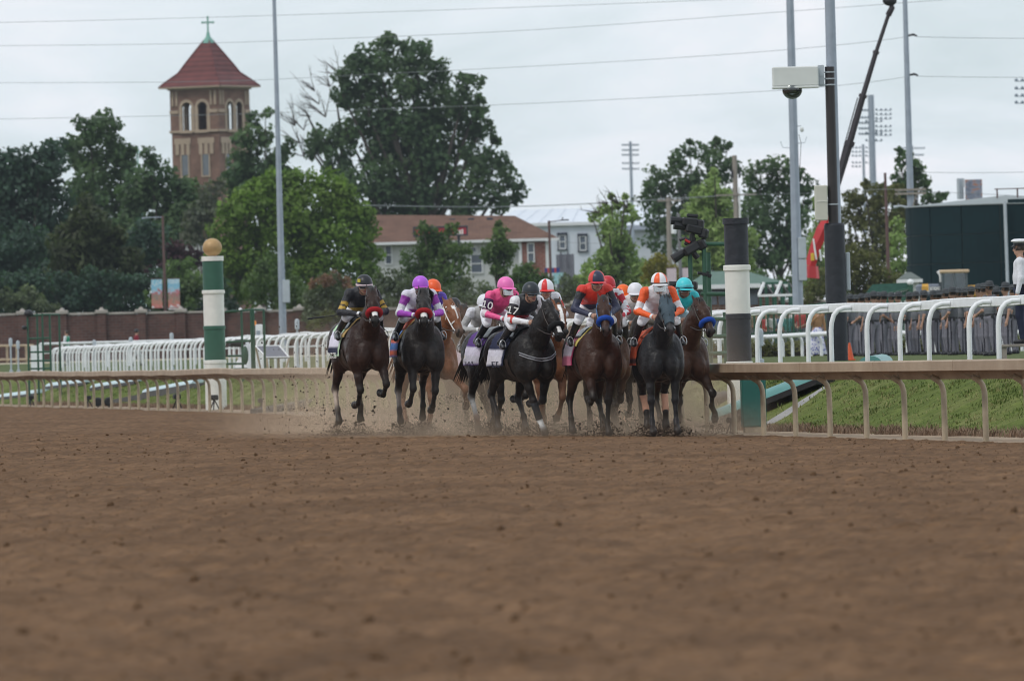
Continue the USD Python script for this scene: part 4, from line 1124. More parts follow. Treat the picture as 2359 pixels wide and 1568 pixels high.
# the dirt rail
o = thing("inner_rail", "tan dirt-track rail with wide rail cover on gooseneck posts, running across behind the horses", "rail")
yr_ = np.arange(98, 336, 2.5)
zj = np.cumsum(rng.normal(0, 0.006, len(yr_))) * 0.0 + rng.normal(0, 0.010, len(yr_)) * np.clip((yr_ - 120) / 100, 0.15, 1.6)
prof = [(-0.22, 1.095), (-0.22, 0.970), (-0.20, 0.970), (-0.185, 1.04), (0.10, 1.04), (0.16, 0.845), (0.20, 0.865), (0.16, 1.075), (-0.19, 1.115)]
for k in range(0, len(yr_) - 2, 2):
    yy = np.linspace(yr_[k] + 0.012, yr_[k + 2] - 0.012, 7)
    zz = np.interp(yy, yr_, zj)
    pth = np.stack([RAIL(yy), yy, zz], 1)
    part(o, "rail_section", sweep(pth, prof), tan_rail, 30)
for k, y in enumerate(yr_):
    c, t, n = across("", y, RAIL, 0.0)
    at = lambda s, z: np.array([c[0] + n[0] * s, c[1] + n[1] * s, z + zj[k]])
    p = [at(0.22, -0.06), at(0.22, 0.55), at(0.215, 0.68), at(0.19, 0.77), at(0.14, 0.84), at(0.05, 0.885)]
    part(o, "post", tube(p, [0.042, 0.041, 0.040, 0.040, 0.040, 0.040], 9), tan_post, True)
    g_ = trimesh.convex.convex_hull(np.array([at(0.20, 0.74), at(-0.10, 0.935), at(0.17, 0.85), at(0.20, 0.74) + [t[0] * .012, t[1] * .012, 0], at(-0.10, 0.935) + [t[0] * .012, t[1] * .012, 0], at(0.19, 0.86) + [t[0] * .012, t[1] * .012, 0]]))
    part(o, "bracket", g_, tan_post, False)

# the white turf rail
o = thing("turf_rail", "white turf-course rail with hooked gooseneck posts, running from right edge to far left", "rail")
yt_ = np.arange(139, 402, 2.35)
prof = [(0.40, 2.09), (0.40, 1.945), (0.47, 1.935), (0.47, 2.08), (0.44, 2.105)]
for k in range(0, len(yt_) - 3, 3):
    yy = np.linspace(yt_[k] + 0.01, yt_[k + 3] - 0.01, 8)
    pth = np.stack([TURF(yy), yy, 0.02 * np.sin(yy * 0.31) + 0.012 * np.sin(yy * 0.83)], 1)
    part(o, "rail_section", sweep(pth, prof), white_paint, 30)
for k, y in enumerate(yt_):
    y = y + 0.25 * math.sin(k * 2.3)
    c, t, n = across("", y, TURF, 0.0)
    at = lambda s, z: np.array([c[0] + n[0] * s, c[1] + n[1] * s, z])
    p = [at(0, 0.90), at(0, 1.60), at(0.015, 1.75), at(0.06, 1.89), at(0.14, 1.98), at(0.25, 2.02), at(0.39, 2.025)]
    part(o, "post", tube(p, 0.045, 9), white_paint, True)

# far turf rail and low training rail
o = thing("far_rail", "thin white straight rail on far side of the turf at left", "rail")
a, b_ = P(92, 789, 428), P(905, 770, 432)
a[2] = b_[2] = 2.30
part(o, "top_rail", cyl(a, b_, 0.065, 8), white_paint, True)
part(o, "bottom_rail", cyl(a - [0, 0, 0.45], b_ - [0, 0, 0.45], 0.04, 8), white_paint, True)
for t in np.linspace(0, 1, 17):
    q = lerp(a, b_, t); part(o, "post", cyl(q, [q[0], q[1], float(z_turf(q[0], q[1])) - 0.05], 0.055, 8), white_paint, True)
o = thing("low_rail", "low white rail with hooked posts in front of the hedge at right", "rail")
pxs = np.arange(1612, 2420, 22.0)
pts = np.array([P(px, np.interp(px, [1612, 1780, 1900, 2420], [783, 775, 768, 764]), np.interp(px, [1612, 1900, 2420], [302, 284, 276])) for px in pxs])
part(o, "top_rail", tube(pts, 0.075, 8), white_paint, True)
for q in pts:
    part(o, "post", tube([[q[0] + 0.22, q[1], 0.9], [q[0] + 0.22, q[1], q[2] - 0.25], [q[0] + 0.19, q[1], q[2] - 0.12], [q[0] + 0.1, q[1], q[2] - 0.02], [q[0], q[1], q[2]]], 0.055, 7), white_paint, True)
o = thing("chute_rail", "weathered grey double rail at far left edge before the brick wall", "rail")
for dz in (0.0, 0.75):
    a, b_ = P(-60, 797, 470), P(78, 795, 470); part(o, "rail", cyl(a - [0, 0, dz], b_ - [0, 0, dz], 0.07, 6), tan_post, True)
for px in range(-50, 80, 22):
    q = P(px, 796, 470.2); part(o, "post", cyl(q, [q[0], q[1], 1.2], 0.06, 6), tan_post, True)

# ---------------------------------------------------------------- the two furlong posts
def ring(z0, z1, r, lip=0.0, top=True):
    return [(0, z0), (r, z0), (r, z1 - 0.10), (r + lip, z1 - 0.09), (r + lip, z1 - 0.015), (r + lip - 0.015, z1), (0, z1)] if lip else [(0, z0), (r, z0), (r, z1), (0, z1)]


def zat(px, py, d):
    return P(px, py, d)[2]


d = 236; q = P(497, 880, d); g0 = z_ground(q[0], q[1]) - 0.1
o = thing("furlong_post", "green and white banded furlong post topped by a gold ball", "post", (q[0], q[1], 0))
Z = [zat(495, y, d) for y in (829, 750, 668, 601, 590)]
for a, b_, m, r, lp in ((g0, Z[0], cream_paint, 0.29, 0.02), (Z[0], Z[1], green_paint, 0.285, 0.02), (Z[1], Z[2], cream_paint, 0.283, 0.03), (Z[2], Z[3], green_paint, 0.282, 0), (Z[3], Z[4], cream_paint, 0.30, 0)):
    part(o, "band", lathe(ring(a, b_ - 0.002, r, lp), 32), m, 30)
part(o, "ball", ell((0, 0, Z[4] + 0.235), (0.262, 0.262, 0.25), 4), gold_paint, True)
d = 150; q = P(1705, 900, d); g0 = z_ground(q[0], q[1]) - 0.1
o = thing("furlong_post", "black and white banded furlong post standing right of the pack", "post", (q[0], q[1], 0))
Z = [zat(1705, y, d) for y in (832, 722, 610, 516, 502)]
for a, b_, m, r, lp in ((g0, Z[0], cream_paint, 0.222, 0.012), (Z[0], Z[1], black_pad, 0.212, 0.008), (Z[1], Z[2], cream_paint, 0.214, 0.024), (Z[2], Z[3], black_pad, 0.206, 0), (Z[3], Z[4], black_pad, 0.228, 0)):
    part(o, "band", lathe(ring(a, b_ - 0.002, r, lp), 32), m, 30)

# ---------------------------------------------------------------- tall poles
def tall(px0, py0, px1, py1, d, w0, w1, extra=6.0):
    """axis of a pole through two pixels, foot (px1, py1) first"""
    a, b_ = P(px1, py1, d), P(px0, py0, d)
    return a, b_


q = P(652, 768, 440); gz = z_ground(q[0], q[1])
o = thing("light_pole", "tall tapering grey steel pole left of centre rising out of frame", "light pole", (q[0], q[1], 0))
part(o, "shaft", tube([(0, 0, gz - 0.1), (0, 0, 12), (-0.02, 0, 24)], [0.20, 0.13, 0.07], 12), galv, True)
part(o, "control_box", bx((0.22, -0.1, zat(657, 671, 440)), (0.36, 0.3, 1.15), 0, 0.02), galv_light)
part(o, "base_plate", bx((0, 0, gz + 0.05), (0.6, 0.6, 0.1), 0, 0.02), galv)
q = P(1838, 690, 330)
o = thing("light_pole", "thick grey steel pole with two stacked control boxes left of the padded pole", "light pole", (q[0], q[1], 0))
part(o, "shaft", tube([(0, 0, 0.9), (0, 0, 9), (-0.01, 0, 20)], [0.215, 0.165, 0.12], 8), galv, False)
for y in (571, 622):
    part(o, "control_box", bx((0.21, -0.12, zat(1850, y, 330)), (0.30, 0.28, 0.80), 0, 0.02), galv_light)
part(o, "camera_arm", cyl((0.1, 0, zat(1840, 291, 330)), (0.30, -0.05, zat(1840, 290, 330)), 0.02, 6), galv_light)
part(o, "dome_camera", ell((0.32, -0.05, zat(1844, 299, 330)), (0.075, 0.075, 0.10), 2), housing, True)
for y, s in ((341, -1), (331, 1)):
    z = zat(1815, y, 330); part(o, "step_bolt", tube([(0.15 * s, 0, z), (0.42 * s, 0, z + 0.02), (0.50 * s, 0, z + 0.25)], 0.012, 5), galv, True)
part(o, "cable", tube([(0.2, -0.1, zat(1840, 310, 330)), (0.27, -0.1, zat(1840, 330, 330)), (0.20, -0.1, zat(1840, 390, 330))], 0.012, 5), black_thing, True)

d = 205; q = P(1931, 870, d); gz = z_ground(q[0], q[1])
o = thing("camera_pole", "black padded pole carrying a grey camera housing and a beige box", "pole", (q[0], q[1], 0))
part(o, "shaft", tube([(0.035, 0.05, gz), (0.035, 0.05, 8), (0.035, 0.05, 14)], [0.14, 0.125, 0.105], 10), galv, True)
zt, zp = zat(1920, 154, d), zat(1930, 514, d)
part(o, "cable_cover", tube([(-0.02, -0.07, gz + 0.2), (-0.02, -0.07, zt)], [0.125, 0.11], 12), mat("brown_black", (0.026, 0.022, 0.022), 0.4, 0.15, 3), 40)
pad = lathe([(0, gz - 0.05), (0.245, gz - 0.05), (0.248, gz + 1.2), (0.243, zp - 0.06), (0.225, zp), (0, zp)], 28)
pv = pad.vertices
part(o, "padding", pad, black_pad, True)
for k in range(7):
    zz = gz + 0.9 + 0.12 * k; th = np.linspace(-2.2, 0.2, 12)
    part(o, "wrinkle", tube(np.stack([0.243 * np.cos(th), 0.243 * np.sin(th), zz - 0.10 * (th + 1) + 0.02 * np.sin(3 * th + k)], 1), 0.007, 5), black_pad, True)
for y in (168, 183, 197, 472, 522):
    zz = zat(1925, y, d); part(o, "steel_band", tube([(-0.02, -0.07, zz), (-0.02, -0.07, zz + 0.028)], 0.131, 14), galv_light, 40)
zh0, zh1 = zat(1850, 203, d), zat(1850, 154, d)
hs = part(o, "camera_housing", bx((-0.83, -0.12, (zh0 + zh1) / 2 + 0.02), (1.08, 0.42, zh1 - zh0 - 0.04), 0, 0.025), housing)
part(hs, "base_rim", bx((-0.83, -0.12, zh0 + 0.015), (1.10, 0.44, 0.05), 0, 0.01), housing)
part(hs, "dome", ell((-0.91, -0.12, zh0 - 0.04), (0.235, 0.235, 0.22), 3), pane_mat("dome_glass", (0.75, 0.78, 0.78)), True)
part(hs, "lens_block", bx((-0.91, -0.12, zh0 - 0.05), (0.26, 0.2, 0.16), 0, 0.03), black_thing)
part(hs, "bracket", cat_([bx((-0.22, -0.08, (zh0 + zh1) / 2 + 0.02), (0.14, 0.2, zh1 - zh0)), bx((-0.22, -0.19, zh0 + 0.12), (0.08, 0.03, 0.1)), bx((-0.22, -0.19, zh0 + 0.30), (0.08, 0.03, 0.08))]), galv_light)
zb0, zb1 = zat(1903, 508, d), zat(1903, 427, d)
bb = part(o, "cabinet", bx((-0.30, -0.12, (zb0 + zb1) / 2), (0.30, 0.30, zb1 - zb0), 0, 0.02), beige_box)
part(bb, "seam", bx((-0.28, -0.275, zb0 + 0.45), (0.26, 0.012, 0.02)), cream_paint)
part(o, "meter_box", bx((0.30, 0.08, zat(1956, 625, d)), (0.10, 0.2, 0.9), 0, 0.02), galv_light)

# ---------------------------------------------------------------- transmission pole and wires
d = 420; q = P(2101, 600, d)
o = thing("utility_pole", "tall slim grey power pole with wire brackets, left of the dark green tank", "utility pole", (q[0], q[1], 0))
part(o, "shaft", tube([(0, 0, 0.9), (-0.0, 0, 12), (-0.02, 0, 21)], [0.19, 0.15, 0.09], 10), galv, True)
for y in (85, 176):
    z = zat(2095, y, d); part(o, "insulator", tube([(0.08, 0, z + 0.05), (0.35, 0, z + 0.10), (0.52, 0, z + 0.02)], [0.05, 0.06, 0.045], 8), dark_metal, True)
for y in (437, 446):
    z = zat(2100, y, d); part(o, "crossarm", bx((0, -0.2, z), (1.5, 0.12, 0.1)), wood_pole)
part(o, "brace", cyl((0.0, -0.2, zat(2100, 490, d)), (0.3, -0.2, zat(2100, 446, d)), 0.03, 5), wood_pole)
part(o, "lamp_arm", tube([(-0.1, -0.1, zat(2095, 478, d)), (-0.5, -0.1, zat(2095, 474, d)), (-0.82, -0.1, zat(2095, 477, d))], [0.05, 0.05, 0.08], 8), galv_light, True)
wire_m = mat("wire_grey", (0.20, 0.22, 0.23), 0.6, 0.1, 3)
wires = [([(-30, 53, 470), (700, 34, 455), (1500, 6, 440), (2380, -34, 420)], "uppermost of the four long power lines, thin and faint"),
         ([(-30, 106, 470), (630, 95, 450), (1180, 72, 440), (1800, 28, 430), (2380, -16, 420)], "second of the long power lines, passing over the church tower cross"),
         ([(-30, 191, 470), (700, 180, 450), (1300, 149, 440), (1800, 116, 430), (2090, 85, 420)], "power line passing over the tower roof, ending at the slim pole's upper bracket"),
         ([(-30, 275, 470), (700, 258, 450), (1300, 235, 440), (1800, 208, 430), (2090, 177, 420)], "power line crossing the tower belfry, ending at the slim pole's lower bracket"),
         ([(2112, 85, 420), (2240, 88, 420), (2400, 89, 420)], "power line from the slim pole's upper bracket to the right edge"),
         ([(2112, 176, 420), (2240, 178, 420), (2400, 179, 420)], "power line from the slim pole's lower bracket to the right edge"),
         ([(2130, 397, 425), (2260, 398, 425), (2400, 396, 425)], "overhead cable above the dark green tank"),
         ([(840, 473, 560), (1180, 476, 560), (1380, 468, 560), (1545, 458, 560), (1700, 449, 560)], "thick cable over the brown-roofed house to the utility poles"),
         ([(1700, 449, 560), (1840, 446, 540), (2100, 437, 425), (2250, 446, 425), (2400, 454, 425)], "cable from the utility poles across behind the padded pole"),
         ([(1290, 557, 590), (1400, 560, 590), (1560, 548, 575)], "thin service cable in front of the white house")]
for pts, lab in wires:
    pp = np.array([P(*p) for p in pts]); tt = np.linspace(0, 1, 24); t0 = np.linspace(0, 1, len(pp))
    line = np.stack([PchipInterpolator(t0, pp[:, k])(tt) for k in range(3)], 1)
    single("power_line", tube(line, 0.011 if "thick" not in lab else 0.028, 5), wire_m, lab, "cable", "overhead lines")

# ---------------------------------------------------------------- tubular camera stands
def stand(label, posts, bars, d, dd=0.9, r=0.035, gz=None, cat="camera stand"):
    """posts (px top, py top, px bottom, py bottom), bars (px0, py0, px1, py1) in the front plane; repeated in a second plane behind"""
    q = P(posts[0][2], posts[0][3], d)
    o = thing("camera_stand", label, cat, (q[0], q[1], 0))
    off = np.array([q[0], q[1], 0])
    for k, (a0, a1, b0, b1) in enumerate(posts):
        for e in (0, dd) if k in (0, len(posts) - 1) else (0,):
            A, B_ = P(a0, a1, d) + [e * 0.3, e, 0], P(b0, b1, d) + [e * 0.3, e, 0]
            B_[:2] = A[:2]
            B_[2] = z_ground(B_[0], B_[1]) - 0.05 if gz is None else gz
            part(o, "upright", cyl(A - off, B_ - off, r, 7), green_tube, True)
    for (a0, a1, b0, b1) in bars:
        part(o, "rung", cyl(P(a0, a1, d) - off, P(b0, b1, d) - off, r * 0.9, 7), green_tube, True)
    A = P(bars[0][0], bars[0][1], d); part(o, "side_bar", cyl(A - off, A + [dd * 0.3, dd, 0] - off, r * 0.8, 7), green_tube, True)
    A = P(bars[0][2], bars[0][3], d); part(o, "side_bar", cyl(A - off, A + [dd * 0.3, dd, 0] - off, r * 0.8, 7), green_tube, True)
    return o, off


o, off = stand("dark green tubular camera stand at left, ahead of the white rail", [(63, 722, 70, 856), (97, 722, 100, 856), (114, 724, 121, 856)], [(63, 727, 114, 724), (66, 780, 117, 778), (70, 811, 119, 810), (70, 831, 119, 830), (70, 849, 119, 848)], 290)
for dx, s in ((0, 0.16), (-0.25, 0.09)):
    part(o, "camera", ell(P(66 + dx * 40, 722 - dx * 130, 290) - off, (s, s * 1.3, s * 0.8), 2), black_thing, True)
o, off = stand("dark green tubular camera stand just right of the gold-ball post", [(556, 716, 568, 850), (578, 713, 584, 850), (583, 713, 592, 850)], [(520, 718, 583, 713), (520, 788, 587, 784), (522, 820, 568, 819), (522, 838, 568, 837), (522, 851, 570, 849)], 246)
part(o, "lamp", ell(P(565, 818, 246) - off, (0.09, 0.09, 0.26), 2), green_tube, True)
part(o, "bird_spike", tube([P(554, 714, 246) - off, P(552, 709, 246) - off], [0.06, 0.03], 6), white_paint, True)
o, off = stand("dark green tubular stand carrying black television cameras, beside the black and white post", [(1589, 581, 1592, 860), (1621, 555, 1612, 860), (1628, 720, 1630, 870)], [(1621, 562, 1680, 562), (1614, 677, 1680, 677), (1628, 734, 1680, 735), (1628, 775, 1680, 774), (1628, 814, 1680, 813)], 158, 1.2, 0.042)


def tv_camera(o, off, px, py, d, s, rot=0.3):
    c = P(px, py, d) - off
    m = cat_([bx((0, 0, 0), (0.30, 0.22, 0.16), 0.2, 0.03), cyl((-0.14, 0, 0.01), (-0.36, -0.03, 0.0), 0.065, 10, 0.085), bx((0.05, 0, 0.12), (0.22, 0.08, 0.07), 0.1, 0.02), bx((0.20, 0.02, -0.03), (0.16, 0.16, 0.18), -0.3, 0.03), cyl((0.0, 0, -0.08), (0.02, 0, -0.2), 0.05, 8)])
    m.apply_scale(s); m.apply_transform(trimesh.transformations.rotation_matrix(rot, [0, 1, 0])); m.apply_translation(c)
    part(o, "camera", m, black_thing)


tv_camera(o, off, 1588, 511, 158, 0.95, 0.1); tv_camera(o, off, 1597, 528, 158, 1.0, 0.25); tv_camera(o, off, 1592, 573, 158, 1.05, -0.5); tv_camera(o, off, 1578, 655, 158, 0.8, 0.0); tv_camera(o, off, 1625, 632, 158, 0.4, 0.2)
c = [P(a, b_, 158) - off for a, b_ in ((1565, 553), (1578, 548), (1592, 556), (1612, 560))]
part(o, "camera_bracket", tube(c, 0.035, 6), dark_metal, True); part(o, "red_handle", cyl(c[0] + [0.1, -.05, .0], c[2] + [-0.02, -.05, -0.02], 0.025, 6), red_paint, True)
part(o, "camera_mount", cyl(P(1592, 581, 158) - off, P(1592, 540, 158) - off, 0.03, 6), dark_metal, True)

# ---------------------------------------------------------------- small things on the infield
white_sheet = flat_mat("white_sheet", (0.70, 0.70, 0.72), 0.8)
grey_cap = galv_light
first = None
for px, py, d, lab in ((684, 735, 296, "grey sensor post with round cap by the solar panel"), (395, 767, 345, "grey sensor post nearest the gold-ball post"), (301, 777, 360, "grey sensor post behind the red-clad walking person"), (217, 783, 372, "grey sensor post right of the green-vested person"),
                       (24, 779, 380, "first grey sensor post from the left edge"), (41, 785, 384, "second grey sensor post from the left edge"), (1749, 757, 172, "grey sensor post right of the black and white post")):
    q = P(px, py, d); gz = z_ground(q[0], q[1]); h = q[2] - gz
    if d > 200: h = max(h, 1.2)
    o = thing("sensor_post", lab, "post", (q[0], q[1], gz), 0, "small grey sensor posts")
    part(o, "pipe", cyl((0, 0, -0.05), (0, 0, h - 0.2), 0.035, 8), galv_light, True)
    part(o, "sensor_head", lathe([(0, h - 0.34), (0.075, h - 0.34), (0.08, h - 0.06), (0.055, h), (0, h + 0.02)], 12), galv_light, 40)
    part(o, "foot", lathe([(0, 0), (0.08, 0), (0.08, 0.14), (0, 0.16)], 12), galv_light, 40)

d = 300; q = P(598, 805, d); gz = z_ground(q[0], q[1])
o = thing("signal_cabinet", "white signal cabinet with an orange beacon beside the tubular stand", "cabinet", (q[0], q[1], 0))
part(o, "cabinet", bx((0, 0, (gz + zat(598, 747, d)) / 2), (0.24, 0.2, zat(598, 747, d) - gz), 0, 0.02), white_paint)
part(o, "beacon", lathe([(0, 0), (0.075, 0), (0.075, 0.12), (0.05, 0.16), (0, 0.17)], 12, (-0.16, 0, zat(590, 749, d))), orange_lens, 40)
part(o, "panel", bx((-0.03, -0.107, zat(598, 768, d)), (0.13, 0.012, 0.2)), galv)
d = 255; q = P(628, 815, d)
o = thing("solar_panel", "tilted dark solar panel on pale legs behind the tan rail", "solar panel", (q[0], q[1], 0)); off = np.array([q[0], q[1], 0])
cs = [P(589, 797, d + 0.9), P(643, 796, d + 0.9), P(666, 822, d - 0.3), P(614, 823, d - 0.3)]
cs = [c - off for c in cs]
pm = trimesh.convex.convex_hull(np.array(cs + [c - [0, 0, 0.04] for c in cs])); part(o, "panel", pm, mat("solar_cells", (0.035, 0.040, 0.065), 0.25, 0.1, 4))
for i in range(4):
    part(o, "frame", cyl(cs[i], cs[(i + 1) % 4], 0.022, 6), white_paint, True)
gz = z_ground(q[0], q[1])
for i in (0, 1, 2, 3):
    part(o, "leg", cyl(cs[i] - [0, 0, 0.03], [cs[i][0] * 0.7, cs[i][1], gz - 0.05], 0.03, 6), tan_post, True)
d = 252; q = P(564, 840, d); gz = z_ground(q[0], q[1])
o = thing("covered_camera", "camera on a tripod draped in a white sheet, right of the gold-ball post", "camera", (q[0], q[1], 0))
ztop = zat(564, 786, d)
sh = lathe([(0.0, ztop), (0.13, ztop - 0.04), (0.17, ztop - 0.25), (0.14, ztop - 0.42), (0.26, ztop - 0.62), (0.30, gz)], 26)
sh.vertices += 0.05 * (meshkit.fbm(sh.vertices * 5 + 3, 3) - 0.5)[:, None] * (1, 1, 0.3); part(o, "sheet", sh, white_sheet, True)
part(o, "lens", cat_([cyl((-0.08, -0.1, ztop - 0.08), (-0.42, -0.3, ztop - 0.06), 0.09, 10), bx((-0.12, -0.1, ztop - 0.02), (0.3, 0.2, 0.16), 0.3, 0.03)]), black_thing)
d = 396; q = P(86, 830, d)
o = thing("white_board", "plain white board behind the left tubular stand", "board", (q[0], q[1], 0))
part(o, "panel", bx((0, 0, 1.55), (0.58, 0.04, 1.25), 0, 0.01), white_paint)
for s in (-1, 1): part(o, "stake", cyl((0.27 * s, 0.03, 0.9), (0.27 * s, 0.03, 1.6), 0.025, 6), white_paint)

for k, (px, py, s, lab) in enumerate(((226, 938, 1, "left of two round black track lamps standing on the sand"), (251, 940, 1, "right of two round black track lamps standing on the sand"))):
    q = P(px, py, 262); q[2] = z_ground(q[0], q[1]); o = thing("track_lamp", lab, "lamp", q, 0.2, "round black lamps by the rail")
    part(o, "disc", lathe([(0, -0.05), (0.13, -0.05), (0.14, 0.0), (0.11, 0.04), (0, 0.05)], 18), black_thing, 40).GetPrim()
    UsdGeom.Xformable(stage.GetPrimAtPath(str(o.GetPath()) + "/disc")).AddRotateXOp().Set(90)
    UsdGeom.Xformable(stage.GetPrimAtPath(str(o.GetPath()) + "/disc")).AddTranslateOp().Set(Gf.Vec3d(0, 0.17, 0))
    part(o, "spike", cyl((0, 0, 0.06), (0, 0, -0.1), 0.02, 6), black_thing)
for px, dd, s, lab in ((72, 279, 1.1, "remote camera on a low mount behind the rail, nearest the left edge"), (204, 266, 1.1, "remote camera on a low mount left of the two round lamps"), (408, 246, 1.3, "remote camera on a low mount left of the gold-ball post"), (494, 234, 1.3, "remote camera on a low mount right under the gold-ball post"), (603, 222, 1.1, "remote camera on a low mount blurred by dust, below the solar panel"), (1683, 137.5, 0.8, "remote camera on a low mount in front of the teal pad")):
    q = P(px, 940, dd); q[2] = z_ground(q[0], q[1]); o = thing("remote_camera", lab, "camera", q, 0.4, "remote cameras set low along the rail", s)
    part(o, "body", bx((0, 0, 0.26), (0.16, 0.12, 0.11), 0, 0.02), black_thing); part(o, "lens", cyl((0, -0.05, 0.26), (-0.05, -0.2, 0.27), 0.05, 10), black_thing)
    for a in (0, 2.1, 4.2): part(o, "leg", cyl((0, 0, 0.22), (0.13 * math.cos(a), 0.13 * math.sin(a), -0.03), 0.014, 5), black_thing)

teal_vinyl = mat("teal_vinyl", (0.10, 0.26, 0.25), 0.4, 0.1, 1.5); pale_vinyl = mat("pale_vinyl", (0.42, 0.54, 0.56), 0.4, 0.1, 1.0); teal_box_m = mat("teal_box", (0.012, 0.105, 0.088), 0.55, 0.08, 2)
concrete = mat("concrete", (0.28, 0.27, 0.26), 0.9, 0.15, 1.2, bump=0.01); dark_conc = mat("dark_concrete", (0.09, 0.085, 0.08), 0.9, 0.2, 1.2)


def pad_between(a, b_, w, h, m, label, name="drain_cover"):
    a, b_ = np.array(a), np.array(b_)
    th = np.linspace(0, math.pi, 9); pr = [(w * math.cos(t), h * math.sin(t) + 0.02) for t in th]
    line = [lerp(a, b_, t) for t in np.linspace(0, 1, 6)]
    o = thing(name, label, "cover", (a[0], a[1], 0)); line = np.array(line) - [a[0], a[1], 0]
    part(o, "cover", sweep(line, pr), m, 40)
    part(o, "edge", sweep(line, [(w * 1.03, -0.08), (w * 1.03, 0.018), (-w * 1.03, 0.018), (-w * 1.03, -0.08)]), black_thing, False)
    return o


for (x0, y0, x1, y1, lab) in ((14, 916, 100, 906, "pale blue ground cover at the far left behind the tan rail"), (124, 891, 214, 881, "pale blue ground cover second from the left on the bank"), (228, 894, 331, 878, "pale blue ground cover third from the left on the bank"), (349, 905, 464, 884, "pale blue ground cover nearest the gold-ball post")):
    a, b_ = gp(x0, y0), gp(x1, y1); pad_between(a, b_, 0.30, 0.14, pale_vinyl, lab)
a, b_ = gp(1664, 985, 120), gp(1912, 890, 120)
a[2] += 0.10; b_[2] += 0.12
pad_between(a, b_, 0.36, 0.22, teal_vinyl, "long teal padded cover sloping up the bank beside the teal box")
a, b_ = gp(2005, 842, 150), gp(2032, 836, 150); pad_between(a, b_, 0.22, 0.16, teal_vinyl, "small teal folded pad right of the padded pole's foot")
q = P(1737, 990, 137.6); o = thing("padded_box", "dark teal padded box on a tan footing behind the rail", "box", (q[0], q[1], 0))
part(o, "pad", bx((0, 0, 0.53), (0.38, 0.34, 0.88), 0.06, 0.02), teal_box_m); part(o, "footing", bx((0, 0, 0.03), (0.32, 0.30, 0.14), 0.06, 0.01), tan_post)
a, b_ = gp(1768, 985, 120), gp(1905, 900, 130)
single("concrete_ramp", sweep(np.array([lerp(a, b_, t) + [0.25, -0.1, 0.02] for t in np.linspace(0, 1, 5)]), [(0.35, -0.2), (0.35, 0.05), (-0.35, 0.05), (-0.35, -0.2)]), concrete, "grey concrete ramp under the long teal cover", "ramp")
for (x0, y0, x1, y1, lab) in ((249, 931, 470, 889, "dark kerb strip on the grass left of the gold-ball post"), (590, 951, 720, 928, "dark kerb strip on the grass seen through dust")):
    a, b_ = gp(x0, y0), gp(x1, y1)
    single("kerb", sweep(np.array([lerp(a, b_, t) + [0, 0, 0] for t in np.linspace(0, 1, 5)]), [(0.15, -0.25), (0.15, 0.10), (-0.15, 0.10), (-0.15, -0.25)]), dark_conc, lab, "kerb")
q = gp(1668, 930, 130); m = ell((0, 0, 0.1), (0.28, 0.2, 0.12), 3); m.vertices += 0.05 * (meshkit.fbm(m.vertices * 7, 3) - 0.5)[:, None]; m.apply_translation(q)
single("tarp", m, black_thing, "crumpled dark tarp beside the black and white post's foot", "tarp", smooth=True)
q = P(1958, 838, 206); gz = z_ground(q[0], q[1])
o = thing("traffic_cone", "orange traffic cone at the padded pole's right foot", "cone", (q[0], q[1], gz))
part(o, "cone", lathe([(0, 0.42), (0.02, 0.42), (0.10, 0.03), (0, 0.03)], 16), flat_mat("cone_red", (0.62, 0.10, 0.03), 0.5), 40); part(o, "base", bx((0, 0, 0.015), (0.26, 0.26, 0.03)), flat_mat("cone_red", (0.62, 0.10, 0.03), 0.5))

# ================================================================ trees
bark = mat("bark", (0.060, 0.050, 0.042), 0.9, 0.25, 1.5, bump=0.02)
LEAF = {"dark": leaf_mat("leaf_dark", (0.044, 0.082, 0.038), (0.086, 0.134, 0.058)), "blue": leaf_mat("leaf_blue", (0.024, 0.052, 0.036), (0.048, 0.085, 0.058)),
        "mid": leaf_mat("leaf_mid", (0.050, 0.090, 0.028), (0.095, 0.145, 0.046)), "bright": leaf_mat("leaf_bright", (0.080, 0.145, 0.022), (0.155, 0.235, 0.042)),
        "lime": leaf_mat("leaf_lime", (0.17, 0.25, 0.080), (0.26, 0.34, 0.125)), "olive": leaf_mat("leaf_olive", (0.074, 0.084, 0.028), (0.13, 0.13, 0.05)),
        "purple": leaf_mat("leaf_purple", (0.030, 0.014, 0.020), (0.065, 0.028, 0.036)), "pink": leaf_mat("leaf_pink", (0.16, 0.095, 0.065), (0.27, 0.15, 0.11)), "sage": leaf_mat("leaf_sage", (0.075, 0.095, 0.055), (0.12, 0.145, 0.085)),
        "yellow": leaf_mat("leaf_yellow", (0.15, 0.14, 0.02), (0.25, 0.21, 0.04)), "grey": leaf_mat("leaf_grey", (0.07, 0.085, 0.060), (0.13, 0.135, 0.10)), "cypress": leaf_mat("leaf_cypress", (0.028, 0.040, 0.015), (0.055, 0.068, 0.026))}
LEAVES = [0]


